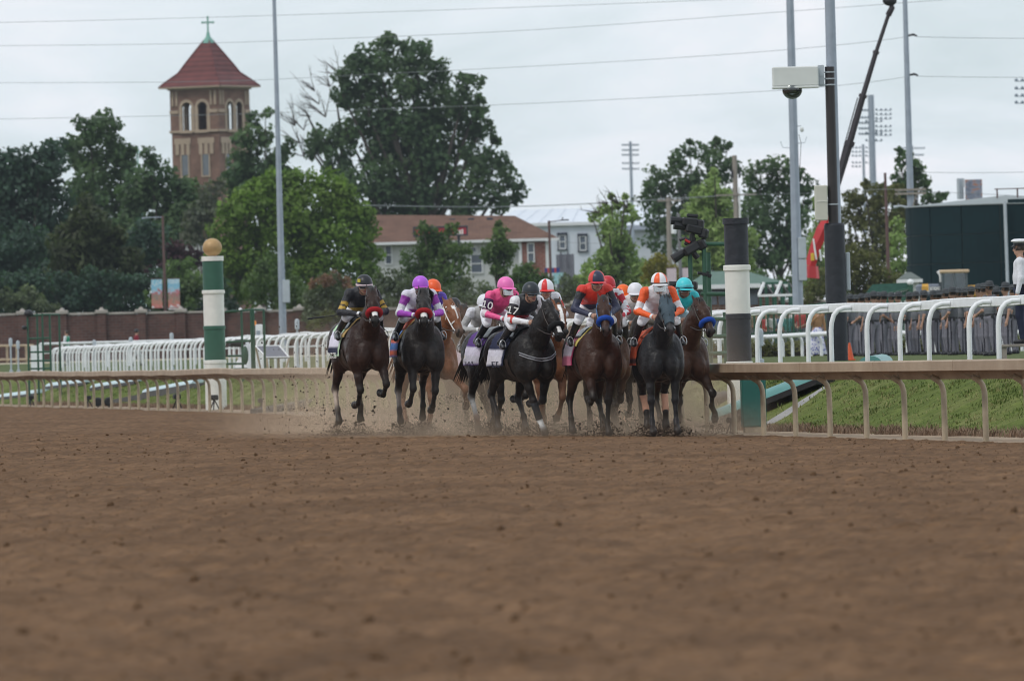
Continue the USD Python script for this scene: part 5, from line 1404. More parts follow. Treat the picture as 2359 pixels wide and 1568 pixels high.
def leaf_cloud(blobs, s, dens, r, up=0.25, long=1.0):
    """leaf-sized faces spread through clumps: blobs (centre, radius)"""
    cs, ns, bs = [], [], []
    for c, R, b in blobs:
        n = max(6, int(dens * math.pi * R * R / (s * s)))
        d = r.normal(size=(n, 3)); d /= np.linalg.norm(d, axis=1, keepdims=True)
        rad = R * (0.35 + 0.72 * r.random(n) ** 0.6)
        cs.append(c + d * rad[:, None] * (1, 1, 0.9)); ns.append(d); bs.append(np.full(n, b))
    c, nrm, br = np.vstack(cs), np.vstack(ns), np.concatenate(bs)
    n = len(c); LEAVES[0] += n
    nn = nrm * 0.8 + r.normal(size=(n, 3)) * 0.7 + np.array([0, 0, up]); nn /= np.linalg.norm(nn, axis=1, keepdims=True)
    t = np.cross(nn, r.normal(size=(n, 3))); t /= np.linalg.norm(t, axis=1, keepdims=True); b = np.cross(nn, t)
    sz = s * (0.6 + 0.8 * r.random(n))[:, None]
    v = np.stack([c - t * sz * 0.62 * long, c - b * sz * 0.42, c + t * sz * 0.62 * long, c + b * sz * 0.42], 1).reshape(-1, 3)
    i = np.arange(n) * 4
    f = np.vstack([np.stack([i, i + 1, i + 2], 1), np.stack([i, i + 2, i + 3], 1)])
    col = np.repeat(br * (0.72 + 0.56 * r.random(n)), 4)
    return trimesh.Trimesh(v, f, process=False), np.repeat(col[:, None], 3, 1)


def tree(name, label, d, lobes, kind, leaf=0.30, dens=2.0, trunk=None, gz=None, seed=0, cat="tree", group=None, depth=0.8, sub=13, twigs=0, long=1.0, fine=0.40, tr=0.30):
    r = np.random.default_rng(seed + 100)
    ppm = PPM(d); L = []
    for px, py, rp in lobes:
        R = rp / ppm; c = P(px, py, d); c = c + np.array([0, r.uniform(-1, 1) * R * depth + (2.0 * depth if rp < 25 else 0) * r.uniform(-1, 1), 0]); L.append((c, R))
    C = np.mean([c for c, _ in L], 0)
    base = P(trunk[0] if trunk else lobes[0][0], trunk[1] if trunk else 760, d); bz = gz if gz is not None else (float(z_turf(0, d)) if d < 520 else 1.4)
    org = np.array([base[0], d, bz])
    o = thing(name, label, cat, org, 0, group)
    blobs = []
    for c, R in L:
        n = sub
        for k in range(n):
            dd = r.normal(size=3); dd /= np.linalg.norm(dd)
            blobs.append((c + dd * R * (0.62 + 0.28 * r.random()) - org, R * fine * 1.12 * (0.7 + 0.6 * r.random()), 0.80 + 0.4 * r.random()))
        blobs.append((c - org, R * 0.72, 0.8))
    m, col = leaf_cloud(blobs, leaf * 0.74, dens * 1.35, r, long=long)
    part(o, "crown", m, LEAF[kind], col=col)
    h = C[2] - bz
    ms = []
    top = np.array([C[0] - org[0], 0, h * 0.75])
    ms.append(tube([(0, 0, -0.3), (0.02 * h, 0, h * 0.3), top * 0.8, top], [tr * 1.25, tr, tr * 0.75, tr * 0.4], 8))
    for c, R in L:
        q = c - org; st = np.array([0, 0, 0]) + top * min(0.95, max(0.25, (q[2] - 0.5 * abs(q[0] - top[0])) / max(h, 1) * 0.7))
        mid = lerp(st, q, 0.5) + [0, 0, -0.08 * np.linalg.norm(q - st)]
        ms.append(tube([st, mid, q, lerp(mid, q, 1.0) + r.normal(0, 0.25, 3) * R], [tr * 0.36, tr * 0.22, tr * 0.10, tr * 0.03], 5))
    part(o, "trunk", cat_(ms), bark, True)
    return o, org, L, r


def bare_twigs(o, org, starts, r, ln, n, m=None):
    ms = []
    for s in starts:
        for k in range(n):
            d = np.array([-0.55 + r.normal(0, 0.5), r.normal(0, 0.35), 0.75 + r.normal(0, 0.3)]); d /= np.linalg.norm(d)
            a = s - org; l = ln * (0.5 + 0.8 * r.random())
            p = [a, a + d * l * 0.5 + r.normal(0, 0.12, 3), a + d * l]
            ms.append(tube(p, [0.05, 0.03, 0.008], 4, False))
            for q in range(3):
                t = 0.3 + 0.6 * r.random(); b = lerp(a, a + d * l, t); e = d + r.normal(0, 0.5, 3); ms.append(tube([b, b + e * l * 0.3], [0.022, 0.007], 4, False))
    part(o, "bare_twigs", cat_(ms), m or bark, False)


G1 = "dark trees behind the brick wall at left"
tree("oak_tree", "dark broad tree at the far left edge, behind the brick wall", 600, [(-20, 420, 75), (40, 405, 60), (95, 380, 55), (130, 350, 32), (15, 380, 45), (60, 480, 80), (-10, 540, 90), (90, 560, 80), (30, 620, 80), (120, 460, 60), (150, 540, 60)], "blue", 0.42, 2.2, (60, 740), seed=1, group=G1)
tree("oak_tree", "tall dark tree with a notched top, left of the church tower", 640, [(205, 300, 38), (245, 290, 36), (190, 350, 45), (235, 350, 50), (285, 360, 32), (210, 420, 60), (270, 420, 50), (240, 490, 65), (190, 500, 60), (300, 345, 14)], "dark", 0.42, 2.2, (240, 740), seed=2, group=G1)
tree("oak_tree", "rounded dark tree just left of the church tower's foot", 630, [(345, 360, 22), (350, 400, 40), (315, 430, 45), (385, 430, 40), (350, 480, 60), (420, 440, 40), (430, 500, 55), (300, 520, 60), (380, 560, 60), (460, 470, 36)], "dark", 0.42, 2.2, (370, 740), seed=3, group=G1)
tree("blossom_tree", "greyish tree with faded blossom under the church tower", 610, [(480, 450, 34), (455, 500, 36), (490, 490, 30), (450, 540, 36), (500, 420, 18)], "grey", 0.38, 1.7, (475, 740), seed=4)
tree("poplar_tree", "dark pointed tree with two tips, right of the church tower", 660, [(583, 275, 20), (612, 262, 15), (575, 320, 34), (615, 315, 26), (560, 370, 34), (600, 380, 48), (640, 370, 30), (655, 350, 22), (545, 420, 36), (590, 440, 60), (650, 420, 40), (665, 330, 14)], "dark", 0.40, 2.2, (600, 740), seed=5)
tree("cypress_tree", "wide brown-green conifer in front of the dark trees at left", 560, [(205, 490, 36), (180, 540, 50), (230, 545, 50), (160, 600, 60), (215, 610, 60), (265, 600, 50), (150, 660, 55), (210, 670, 60), (275, 665, 55), (300, 620, 36)], "cypress", 0.34, 2.4, (215, 740), seed=6, long=1.7)
tree("purple_tree", "small purple-leaved tree behind the banner post", 585, [(370, 590, 34), (420, 580, 32), (450, 600, 26), (345, 630, 30), (395, 620, 36)], "purple", 0.34, 2.2, (400, 740), seed=7)
tree("shrub", "round green shrub between the banner post and the gold-ball post", 540, [(415, 630, 38), (440, 660, 36), (390, 680, 36), (430, 690, 40), (365, 690, 30)], "mid", 0.26, 2.4, (415, 760), seed=8, cat="shrub", tr=0.12)
tree("shrub", "pale olive shrub above the wall at the far left", 522, [(20, 695, 30), (60, 685, 28), (95, 700, 26), (-20, 690, 28), (120, 712, 16)], "sage", 0.24, 2.2, (40, 760), seed=9, cat="shrub", tr=0.1)
tree("dark_tree", "dark blue-green tree filling behind the conifer at far left", 575, [(60, 580, 60), (20, 640, 60), (90, 650, 60), (-20, 600, 50), (340, 560, 50), (300, 580, 50)], "blue", 0.38, 2.2, (70, 740), seed=10)
o, org, L, r_ = tree("maple_tree", "large bright green rounded tree behind the grey light pole", 570, [(640, 430, 45), (700, 425, 48), (760, 430, 42), (590, 450, 45), (545, 490, 45), (520, 540, 45), (510, 590, 42), (600, 510, 70), (690, 500, 80), (770, 490, 60), (820, 490, 42), (835, 540, 42), (840, 590, 42), (760, 570, 75), (660, 590, 80), (570, 590, 65), (600, 640, 60), (700, 650, 70), (800, 640, 60), (540, 640, 50), (850, 625, 30)], "bright", 0.34, 2.3, (680, 760), seed=11, sub=15)
tree("small_tree", "loose young tree in front of the bright rounded tree", 530, [(640, 600, 34), (610, 640, 36), (660, 650, 40), (585, 680, 36), (640, 690, 40), (690, 690, 36)], "mid", 0.24, 1.6, (640, 760), seed=12)
tree("shrub", "shrub with pinkish blossom tips left of the black-clad jockey", 497, [(760, 660, 34), (735, 690, 36), (790, 690, 34), (760, 715, 36), (725, 720, 28), (800, 720, 26)], "sage", 0.22, 2.1, (760, 770), seed=13, cat="shrub", tr=0.1)
tree("blossom_bush", "pinkish blossom crown topping the shrub left of the black-clad jockey", 496, [(745, 643, 15), (770, 637, 15), (795, 650, 14), (720, 655, 12), (760, 650, 16), (810, 668, 10)], "pink", 0.18, 1.7, (760, 770), seed=14, cat="shrub", tr=0.06)
tree("weed", "yellowish weed clump against the wall below the pinkish shrub", 490, [(740, 740, 18), (755, 725, 16), (720, 750, 14)], "olive", 0.18, 1.4, (740, 780), seed=15, cat="shrub", tr=0.05)
o, org, L, r_ = tree("elm_tree", "huge dark spreading tree towering over the brown-roofed house", 720, [(850, 130, 36), (905, 115, 42), (960, 130, 40), (815, 175, 48), (880, 180, 60), (950, 180, 55), (1005, 165, 36), (790, 220, 36), (850, 250, 70), (930, 260, 75), (1010, 240, 60), (1080, 190, 34), (1065, 240, 46), (1100, 240, 28), (1110, 290, 34), (1050, 310, 62), (970, 340, 75), (880, 340, 70), (800, 310, 44), (745, 320, 34), (720, 340, 26), (780, 370, 46), (840, 420, 62), (930, 430, 70), (1020, 400, 62), (1100, 370, 46), (1150, 370, 28), (1170, 410, 32), (1195, 445, 26), (1120, 430, 50), (1060, 460, 46), (960, 470, 40), (880, 470, 40), (1150, 470, 26), (1140, 320, 16), (930, 500, 40), (1000, 500, 44), (1070, 495, 34), (860, 500, 34)], "dark", 0.46, 2.3, (960, 760), seed=16, tr=0.75, sub=12, fine=0.36)
bare_twigs(o, org, [P(x, y, 720) for x, y in ((700, 300), (715, 270), (735, 240), (690, 330), (760, 200), (725, 210), (750, 270), (780, 170), (700, 360), (680, 290))], r_, 1.9, 5)
ms = [tube([P(800, 480, 722) - org, P(770, 400, 722) - org, P(735, 320, 722) - org, P(700, 250, 722) - org], [0.4, 0.25, 0.14, 0.03], 6), tube([P(780, 430, 722) - org, P(740, 380, 722) - org, P(690, 310, 722) - org], [0.22, 0.12, 0.03], 6), tube([P(790, 380, 722) - org, P(785, 300, 722) - org, P(770, 200, 722) - org], [0.22, 0.12, 0.03], 6)]
part(o, "dead_limb", cat_(ms), bark, True)
tree("young_tree", "young leafy tree in front of the house, above the purple helmet", 520, [(985, 545, 34), (1020, 555, 34), (960, 590, 40), (1010, 600, 46), (1055, 590, 38), (985, 640, 46), (1040, 640, 44), (945, 640, 30), (975, 520, 14), (1040, 525, 18)], "mid", 0.25, 1.7, (1000, 770), seed=17)
tree("young_tree", "small pointed tree in front of the house, above the pink helmet", 528, [(1150, 535, 18), (1145, 560, 28), (1165, 575, 26), (1135, 590, 28), (1160, 605, 28), (1150, 630, 20), (1150, 515, 9)], "mid", 0.24, 2.0, (1150, 770), seed=18)
tree("shrub", "dense round dark green shrub above the pink and black helmets", 512, [(1215, 630, 28), (1190, 645, 26), (1245, 645, 26), (1215, 660, 34), (1170, 665, 20), (1265, 660, 18)], "mid", 0.22, 2.6, (1215, 770), seed=19, cat="shrub", tr=0.1)
tree("shrub", "tangled pale shrubs behind the purple and pink helmets", 510, [(900, 640, 36), (940, 665, 36), (880, 680, 34), (1000, 680, 34), (1080, 670, 34), (1120, 680, 30), (1060, 700, 30), (930, 700, 30)], "sage", 0.24, 1.7, (1000, 770), seed=20, cat="shrub", tr=0.1)
tree("shrub", "loose sage-green shrub right of the red and white helmet", 508, [(1305, 655, 24), (1330, 670, 26), (1290, 690, 26), (1320, 700, 26)], "sage", 0.22, 1.8, (1310, 770), seed=21, cat="shrub", tr=0.1)
o, org, L, r_ = tree("locust_tree", "feathery pale green tree with upright shoots, right of the white house", 540, [(1420, 590, 40), (1390, 620, 42), (1450, 620, 42), (1420, 640, 46), (1360, 640, 34), (1480, 640, 36), (1340, 665, 30), (1410, 545, 34), (1440, 560, 30), (1400, 515, 24), (1430, 505, 22), (1400, 480, 16), (1425, 468, 13), (1448, 478, 13), (1378, 490, 13), (1408, 452, 7), (1440, 452, 7), (1460, 500, 14), (1365, 500, 10), (1500, 660, 26)], "lime", 0.24, 1.5, (1420, 770), seed=22, long=1.5)
bare_twigs(o, org, [P(x, y, 540) for x, y in ((1400, 470), (1425, 470), (1445, 480), (1380, 490))], r_, 1.0, 3)
tree("shrub", "yellowish shrub behind the white helmet", 520, [(1520, 605, 22), (1500, 625, 26), (1540, 625, 24), (1520, 640, 28), (1560, 645, 20)], "yellow", 0.22, 2.0, (1520, 770), seed=23, cat="shrub", tr=0.1)
tree("ash_tree", "dark airy tree right of the small floodlight mast", 680, [(1560, 360, 30), (1610, 350, 28), (1655, 345, 24), (1640, 380, 46), (1560, 400, 46), (1510, 415, 34), (1500, 455, 34), (1560, 460, 50), (1620, 440, 50), (1680, 400, 34), (1600, 500, 60), (1520, 500, 44), (1660, 480, 50), (1530, 550, 50), (1600, 560, 55), (1590, 325, 8), (1650, 325, 9), (1680, 335, 8)], "dark", 0.40, 1.45, (1600, 760), seed=24, fine=0.36)
tree("locust_tree", "feathery yellow-green tree behind the television cameras", 580, [(1640, 420, 20), (1625, 450, 30), (1660, 460, 30), (1610, 490, 36), (1655, 510, 44), (1690, 520, 34), (1620, 550, 46), (1680, 570, 46), (1640, 600, 50), (1700, 600, 40), (1720, 550, 26), (1590, 590, 34), (1645, 395, 9)], "lime", 0.26, 1.7, (1650, 770), seed=25, long=1.6)
tree("ash_tree", "dark tree behind the black and white post and grey pole", 640, [(1740, 400, 30), (1790, 390, 30), (1830, 400, 30), (1760, 440, 46), (1820, 440, 42), (1860, 430, 22), (1750, 500, 55), (1810, 510, 55), (1770, 570, 55), (1830, 580, 50), (1740, 600, 40), (1870, 470, 20)], "dark", 0.36, 1.7, (1790, 760), seed=26)
tree("small_tree", "light green strip of foliage between the two big poles", 575, [(1885, 470, 16), (1890, 520, 24), (1880, 570, 30), (1890, 620, 34), (1870, 650, 30), (1905, 440, 12)], "lime", 0.26, 1.8, (1885, 770), seed=27)
tree("ash_tree", "olive tree behind the red crane base, right of the padded pole", 560, [(1970, 450, 30), (2020, 450, 34), (2060, 450, 30), (1960, 500, 40), (2010, 510, 46), (2060, 520, 40), (1980, 570, 46), (2040, 580, 46), (2080, 480, 22), (1990, 425, 12)], "olive", 0.32, 1.8, (2010, 760), seed=28)
tree("small_tree", "olive-brown shrubby tree in front of the green ramp", 430, [(1965, 590, 30), (2000, 610, 34), (1950, 630, 36), (2035, 635, 32), (1985, 650, 40), (2070, 650, 24), (1925, 660, 30), (2020, 670, 30), (1890, 650, 34), (1870, 680, 26), (1960, 690, 24)], "olive", 0.17, 1.5, (1985, 790), seed=29, tr=0.12)
tree("oak_tree", "tall dark tree behind the slim power pole", 600, [(2085, 370, 22), (2110, 380, 20), (2080, 410, 30), (2115, 410, 26), (2095, 445, 34), (2130, 430, 14), (2140, 455, 20), (2170, 455, 16), (2070, 350, 10), (2090, 480, 34)], "dark", 0.36, 1.9, (2095, 760), seed=30)
tree("small_tree", "light green tree at the left edge of the dark green tank", 500, [(2065, 520, 20), (2075, 560, 26), (2065, 600, 30), (2085, 630, 26), (2060, 640, 26)], "lime", 0.24, 1.7, (2070, 780), seed=31)

tree("undergrowth", "dark undergrowth along the top of the wall at far left, under the conifer", 545, [(x, 700 + 8 * (k % 2), 30) for k, x in enumerate(range(-20, 540, 34))] + [(x, 655, 36) for x in range(0, 540, 50)], "blue", 0.30, 1.9, (250, 760), seed=41, cat="shrub", tr=0.1)
tree("undergrowth", "dark undergrowth behind the cameras and the black and white post", 600, [(x, 655 + 14 * (k % 2), 34) for k, x in enumerate(range(1470, 1960, 36))], "dark", 0.30, 1.6, (1700, 760), seed=42, cat="shrub", tr=0.1)
tree("undergrowth", "mixed shrubs along the wall behind the jockeys", 508, [(x, 700 + 8 * (k % 2), 24) for k, x in enumerate(range(830, 1420, 30))], "sage", 0.22, 1.7, (1100, 770), seed=43, cat="shrub", tr=0.08)

# ================================================================ the brick wall
red_brick = brick_mat("wall_brick", (0.115, 0.055, 0.045), (0.080, 0.040, 0.036), (0.11, 0.085, 0.075))
pale_stone = mat("pale_stone", (0.33, 0.30, 0.27), 0.8, 0.15, 2)
d = 500; o = thing("brick_wall", "long dark red brick wall with stone coping and piers behind the track", "wall")
step = 2.27; x0 = P(-40, 700, d)[0]
for k in range(34):
    x = x0 + k * step
    px = CX + FPX * x / d
    ztop = zat(px, np.interp(px, [0, 740, 1700], [723, 712, 690]), d)
    gz = 1.25
    part(o, "wall_panel", bx((x + step / 2, d, (gz + ztop - 0.14) / 2), (step - 0.5, 0.3, ztop - 0.14 - gz)), red_brick)
    part(o, "pier", bx((x, d - 0.06, (gz + ztop - 0.05) / 2), (0.5, 0.5, ztop - 0.05 - gz)), red_brick)
    part(o, "coping", bx((x + step / 2, d, ztop - 0.07), (step - 0.72, 0.42, 0.12), 0, 0.02), pale_stone)
    part(o, "pier_cap", bx((x, d - 0.06, ztop + 0.04), (0.70, 0.66, 0.22), 0, 0.04), pale_stone)
    part(o, "pier_finial", lathe([(0, 0), (0.16, 0), (0.10, 0.10), (0, 0.16)], 8, (x, d - 0.06, ztop + 0.15)), pale_stone, False)

# ================================================================ church tower
d = 900; al = math.radians(31.4); Wt = 5.93
q = P(485, 300, d); o = thing("church_tower", "square brick church bell tower with red tiled roof and green cross", "tower", (q[0], d, 0), -al)
tb = brick_mat("tower_brick", (0.17, 0.092, 0.066), (0.13, 0.07, 0.052), (0.18, 0.13, 0.105), 1.3)
tan_stone = mat("tan_stone", (0.32, 0.25, 0.185), 0.85, 0.12, 1.5)
roof_tile = usdkit.material(stage, "/World/Looks/roof_tile", {"g": ("texture_coordinate", {}), "w": ("wave_texture", {"wave_type": "bands", "bands_direction": "z", "scale": 0.62, "distortion": 0.4}), "n": ("noise_texture", {"scale": 1.2, "detail": 5.0}),
    "r": ("rgb_ramp", {"ramp": [(0.3, (0.095, 0.022, 0.020)), (0.7, (0.14, 0.034, 0.030))]}), "mr": ("map_range", {"to_min": 0.75, "to_max": 1.1}), "s": ("vector_math", {"math_type": "scale"}), "b": ("bump", {"distance": 0.05}), "p": ("principled_bsdf", {"roughness": 0.6, "specular_ior_level": 0.3})},
    [("g.object", "w.vector"), ("g.object", "n.vector"), ("n.fac", "r.fac"), ("w.fac", "mr.value"), ("r.color", "s.vector1"), ("mr.result", "s.scale"), ("s.vector", "p.base_color"), ("w.fac", "b.height"), ("b.normal", "p.normal")], surface="p.BSDF")
copper = mat("verdigris", (0.15, 0.33, 0.27), 0.6, 0.12, 2)
zc = lambda y: zat(485, y, d)
z_eave, z_str, h2 = zc(202), zc(303), Wt / 2
part(o, "shaft", bx((0, 0, (1 + z_str) / 2), (Wt - 0.16, Wt - 0.16, z_str - 1)), tb)
glass_dark = mat("window_dark", (0.10, 0.115, 0.13), 0.15, 0.15, 2, spec=0.6)


def face(k):
    a = k * math.pi / 2
    return lambda m: turn(m, a)


zb0, zsp = zc(306), zc(258)
for k in range(4):
    F = face(k)
    # belfry wall with two arched openings (front plane y = -h2)
    poly = sg.box(-h2, zb0 - 0.05, h2, z_eave)
    for cx_ in (-0.92, 1.02):
        cx_ = cx_ if k % 2 == 0 else cx_ * 0.9
        op = sg.box(cx_ - 0.62, zb0 + 0.02, cx_ + 0.62, zsp + 0.35).union(sg.Point(cx_, zsp + 0.35).buffer(0.62))
        poly = poly.difference(op)
        arch = op.buffer(0.30).difference(op).intersection(sg.box(-9, zb0 + 0.02, 9, 99))
        m = prism(arch, 0.30); m.apply_translation((0, -h2 - 0.06, 0)); part(o, "arch_trim", F(m), tan_stone)
        for s in (-0.62, 0.62):
            part(o, "column", F(cyl((cx_ + s * 0.95, -h2 - 0.02, zb0), (cx_ + s * 0.95, -h2 - 0.02, zsp + 0.4), 0.075, 8)), tan_stone, True)
        part(o, "sill", F(bx((cx_, -h2 - 0.03, zb0 + 0.03), (1.5, 0.5, 0.16))), tan_stone)
    inset = 0.225 if k % 2 else 0.0
    poly = poly.intersection(sg.box(-h2 + inset, 0, h2 - inset, 99)) if inset else poly
    m = prism(poly, 0.22); m.apply_translation((0, -h2, 0)); part(o, "belfry_wall", F(m), tb)
    for x in (-2.42, 2.42):
        part(o, "impost", F(bx((x, -h2 - 0.05, zsp), (1.0, 0.14, 0.34))), tan_stone)
    for x in (-2.62, -2.12, 2.12, 2.62):
        part(o, "pilaster_strip", F(bx((x, -h2 - 0.05, z_eave - 1.15), (0.26, 0.14, 1.5), 0, 0.03)), tan_stone)
    part(o, "string_course", F(bx((0, -h2 - 0.04, z_str), (Wt + 0.12, 0.22, 0.22))), tan_stone)
    part(o, "cornice", F(bx((0, -h2 - 0.08, z_eave - 0.12), (Wt + 0.2, 0.26, 0.26))), tan_stone)
    for x in np.linspace(-2.8, 2.8, 8):
        part(o, "bracket", F(bx((x, -h2 - 0.28, z_eave + 0.02), (0.24, 0.5, 0.26), 0, 0.04)), tan_stone)
    for gx in (-1.55, 1.35):
        part(o, "frieze", F(bx((gx, -h2 + 0.03, z_str - 1.0), (2.0, 0.12, 0.6))), tan_stone)
        for s in (-0.85, 0.0, 0.85):
            part(o, "frieze_leg", F(bx((gx + s * 0.78, -h2 + 0.03, z_str - 1.85), (0.44, 0.12, 1.1), 0, 0.02)), tan_stone)
    for wx in (-1.3, 1.25):
        wz0, wz1 = zc(405), zc(357)
        part(o, "window", F(bx((wx, -h2 + 0.075, (wz0 + wz1) / 2), (0.80, 0.06, wz1 - wz0))), glass_dark)
        part(o, "window_frame", F(cat_([bx((wx + s * 0.47, -h2 + 0.04, (wz0 + wz1) / 2), (0.14, 0.16, wz1 - wz0 + 0.1)) for s in (-1, 1)] + [bx((wx, -h2 + 0.04, wz0 - 0.1), (1.1, 0.2, 0.16))])), tan_stone)
part(o, "bell_frame", bx((0.95, 0.2, (zb0 + z_eave) / 2 - 0.4), (1.2, 1.5, z_eave - zb0 - 0.9)), glass_dark)
part(o, "belfry_floor", bx((0, 0, zb0 - 0.1), (Wt - 0.2, Wt - 0.2, 0.12)), tb)
zr = [zc(y) for y in (201, 190, 168, 148, 120, 94)]; hh = [3.80, 3.35, 2.30, 1.80, 1.05, 0.34]
v = []
for z, h in zip(zr, hh):
    v += [(-h, -h, z), (h, -h, z), (h, h, z), (-h, h, z)]
f = []
for i in range(5):
    for j in range(4):
        a, b_, c_, e = i * 4 + j, i * 4 + (j + 1) % 4, (i + 1) * 4 + (j + 1) % 4, (i + 1) * 4 + j; f += [(a, b_, c_), (a, c_, e)]
f += [(0, 2, 1), (0, 3, 2), (20, 21, 22), (20, 22, 23)]
part(o, "roof", trimesh.Trimesh(np.array(v), np.array(f), process=False), roof_tile, False)
for j in range(4):
    part(o, "roof_ridge", tube([v[i * 4 + j] for i in range(6)], 0.09, 6), roof_tile, True)
part(o, "roof_rim", bx((0, 0, zr[0] - 0.05), (7.62, 7.62, 0.14)), tan_stone)
za, zb_, zt_ = zc(95), zc(76), zc(40)
part(o, "cross_base", lathe([(0, za - 0.2), (0.62, za - 0.2), (0.52, za + 0.1), (0.24, za + 0.45), (0.13, zb_ + 0.1), (0, zb_ + 0.2)], 12), copper, 40)
m = bx((0, 0, (zb_ + zt_) / 2), (0.17, 0.17, zt_ - zb_), 0, 0.02); m2 = bx((0, 0, zc(52)), (1.12, 0.15, 0.17), 0, 0.02)
part(o, "cross", turn(cat_([m, m2] + [ell((sx, 0, zc(52)), (0.13, 0.13, 0.13), 1) for sx in (-0.56, 0.56)] + [ell((0, 0, zt_), (0.13, 0.13, 0.13), 1)]), al), copper)
# its smaller green cross on the nave roof, seen over the trees
q = P(317, 350, 880); o = thing("roof_cross", "small green cross showing above the trees left of the tower", "cross", (q[0], q[1], 0))
part(o, "cross", cat_([bx((0, 0, q[2] - 1.5), (0.14, 0.14, 4.2)), bx((0, 0, q[2]), (0.8, 0.12, 0.14))]), copper)
part(o, "pedestal", lathe([(0, 1.4), (0.5, 1.4), (0.4, q[2] - 3), (0.1, q[2] - 2.2), (0, q[2] - 2)], 8), copper, 40)

# ================================================================ houses
siding = mat("pale_siding", (0.50, 0.51, 0.50), 0.7, 0.06, 0.8); house_white = mat("house_white", (0.58, 0.62, 0.68), 0.7, 0.06, 0.4)
shingle = usdkit.material(stage, "/World/Looks/brown_shingle", {"g": ("texture_coordinate", {}), "b1": ("brick_texture", {"color1": (0.17, 0.098, 0.072), "color2": (0.13, 0.075, 0.056), "mortar": (0.11, 0.064, 0.048), "scale": 1.0, "mortar_size": 0.02, "brick_width": 0.5, "row_height": 0.22}), "n": ("noise_texture", {"scale": 0.5, "detail": 5.0}),
    "mr": ("map_range", {"from_min": 0.3, "from_max": 0.7, "to_min": 0.85, "to_max": 1.15}), "s": ("vector_math", {"math_type": "scale"}), "p": ("principled_bsdf", {"roughness": 0.9, "specular_ior_level": 0.15})},
    [("g.object", "b1.vector"), ("g.object", "n.vector"), ("n.fac", "mr.value"), ("b1.color", "s.vector1"), ("mr.result", "s.scale"), ("s.vector", "p.base_color")], surface="p.BSDF")
house_brick = brick_mat("house_brick", (0.26, 0.095, 0.075), (0.21, 0.075, 0.06), (0.28, 0.2, 0.17), 1.0)
trim_white = mat("trim_white", (0.66, 0.67, 0.68), 0.5, 0.05, 2); trim_dark = mat("trim_dark", (0.035, 0.04, 0.055), 0.5, 0.1, 2)
pane = mat("pane_sky", (0.07, 0.09, 0.12), 0.08, 0.2, 1, spec=0.8)


def window(o, c, w, h, frame, dep=0.1, bars=1, name="window"):
    """a sash window on a wall that faces the camera: the frame stands proud, the pane lies back"""
    t = 0.08
    wf = part(o, name, cat_([bx((c[0] + s * (w / 2 + t / 2), c[1] - 0.03, c[2]), (t, dep, h + 2 * t)) for s in (-1, 1)] + [bx((c[0], c[1] - 0.03, c[2] + s * (h / 2 + t / 2)), (w, dep, t)) for s in (-1, 1)] + ([bx((c[0], c[1] - 0.025, c[2]), (w, dep - 0.02, 0.07))] if bars else [])), frame)
    part(wf, "pane", bx((c[0], c[1] + 0.012, c[2]), (w - 0.004, 0.02, h - 0.004)), pane)
    return wf


d = 600; A = P(838, 556, d); B_ = P(1287, 552, d); R0, R1 = P(830, 495, d + 6), P(1186, 497, d + 6)
o = thing("house", "long brick and siding house with a brown hipped shingle roof", "house", (A[0], d, 0)); off = np.array([A[0], d, 0])
ze = (A[2] + B_[2]) / 2; L_ = B_[0] - A[0]
part(o, "wall", bx((L_ / 2 - 0.3, 6.0, (1 + ze) / 2), (L_ - 1.2, 11.4, ze - 1)), siding)
e0, e1, e2, e3 = np.array([-0.4, -0.4, ze]), np.array([L_, -0.4, ze]), np.array([L_, 12.6, ze]), np.array([-0.4, 12.6, ze])
r0, r1 = np.array([R0[0] - off[0], 6, R0[2]]), np.array([R1[0] - off[0], 6, R1[2]])
roof = trimesh.Trimesh(np.array([e0, e1, e2, e3, r0, r1]), [[0, 1, 5], [0, 5, 4], [1, 2, 5], [2, 3, 4], [2, 4, 5], [3, 0, 4], [0, 2, 1], [0, 3, 2]], process=False)
part(o, "roof", roof, shingle, False)
part(o, "gutter", bx((L_ / 2 - 0.2, -0.42, ze - 0.08), (L_ + 0.4, 0.14, 0.18)), trim_white)
for cx_ in (145, 330, 515, 880, 1060, 1240):
    q = P((880 + cx_ / 3.93) / 1.0598, (480 + 208 / 3.93) / 1.0598, d + 5); q = q - off; t = (q[0] - r0[0])
    part(o, "roof_vent", bx((q[0], 5.2, r0[2] - 0.55), (0.42, 0.4, 0.22), 0, 0.03), trim_dark)
bx0, bx1 = P(1203, 600, d)[0] - off[0], P(1257, 600, d)[0] - off[0]
part(o, "brick_bay", bx(((bx0 + bx1) / 2, 0.2, (1 + ze - 0.25) / 2), (bx1 - bx0, 0.5, ze - 1.25)), house_brick)
for x in (bx0 - 0.12, bx1 + 0.12):
    part(o, "corner_board", bx((x, 0.16, (1 + ze - 0.2) / 2), (0.22, 0.5, ze - 1.2)), trim_white)
q = P(1223, 582, d) - off; window(o, (q[0], -0.07, q[2]), 0.36, 1.2, trim_white)
q = P(895, 587, d) - off; window(o, (q[0], 0.27, q[2]), 0.36, 1.2, trim_white)
q = P(1098, 607, d) - off; window(o, (q[0], 0.27, q[2]), 0.7, 1.2, trim_white)
q = P(1090, 575, d) - off; window(o, (q[0], 0.27, q[2]), 0.4, 0.3, trim_white, bars=0)
for x0_, x1_, y0_, y1_ in ((1062, 1074, 553, 575), (985, 1040, 555, 577)):
    pass
for (x0_, x1_) in ((978, 1032), (1058, 1074)):
    a, b_ = P((880 + 0) / 1.0598, 555, 594), P(0, 0, 594)
sg0, sg1 = P((880 + 520 / 3.93) / 1.0598, (480 + 372 / 3.93) / 1.0598, 592), P((880 + 1015 / 3.93) / 1.0598, (480 + 292 / 3.93) / 1.0598, 592)
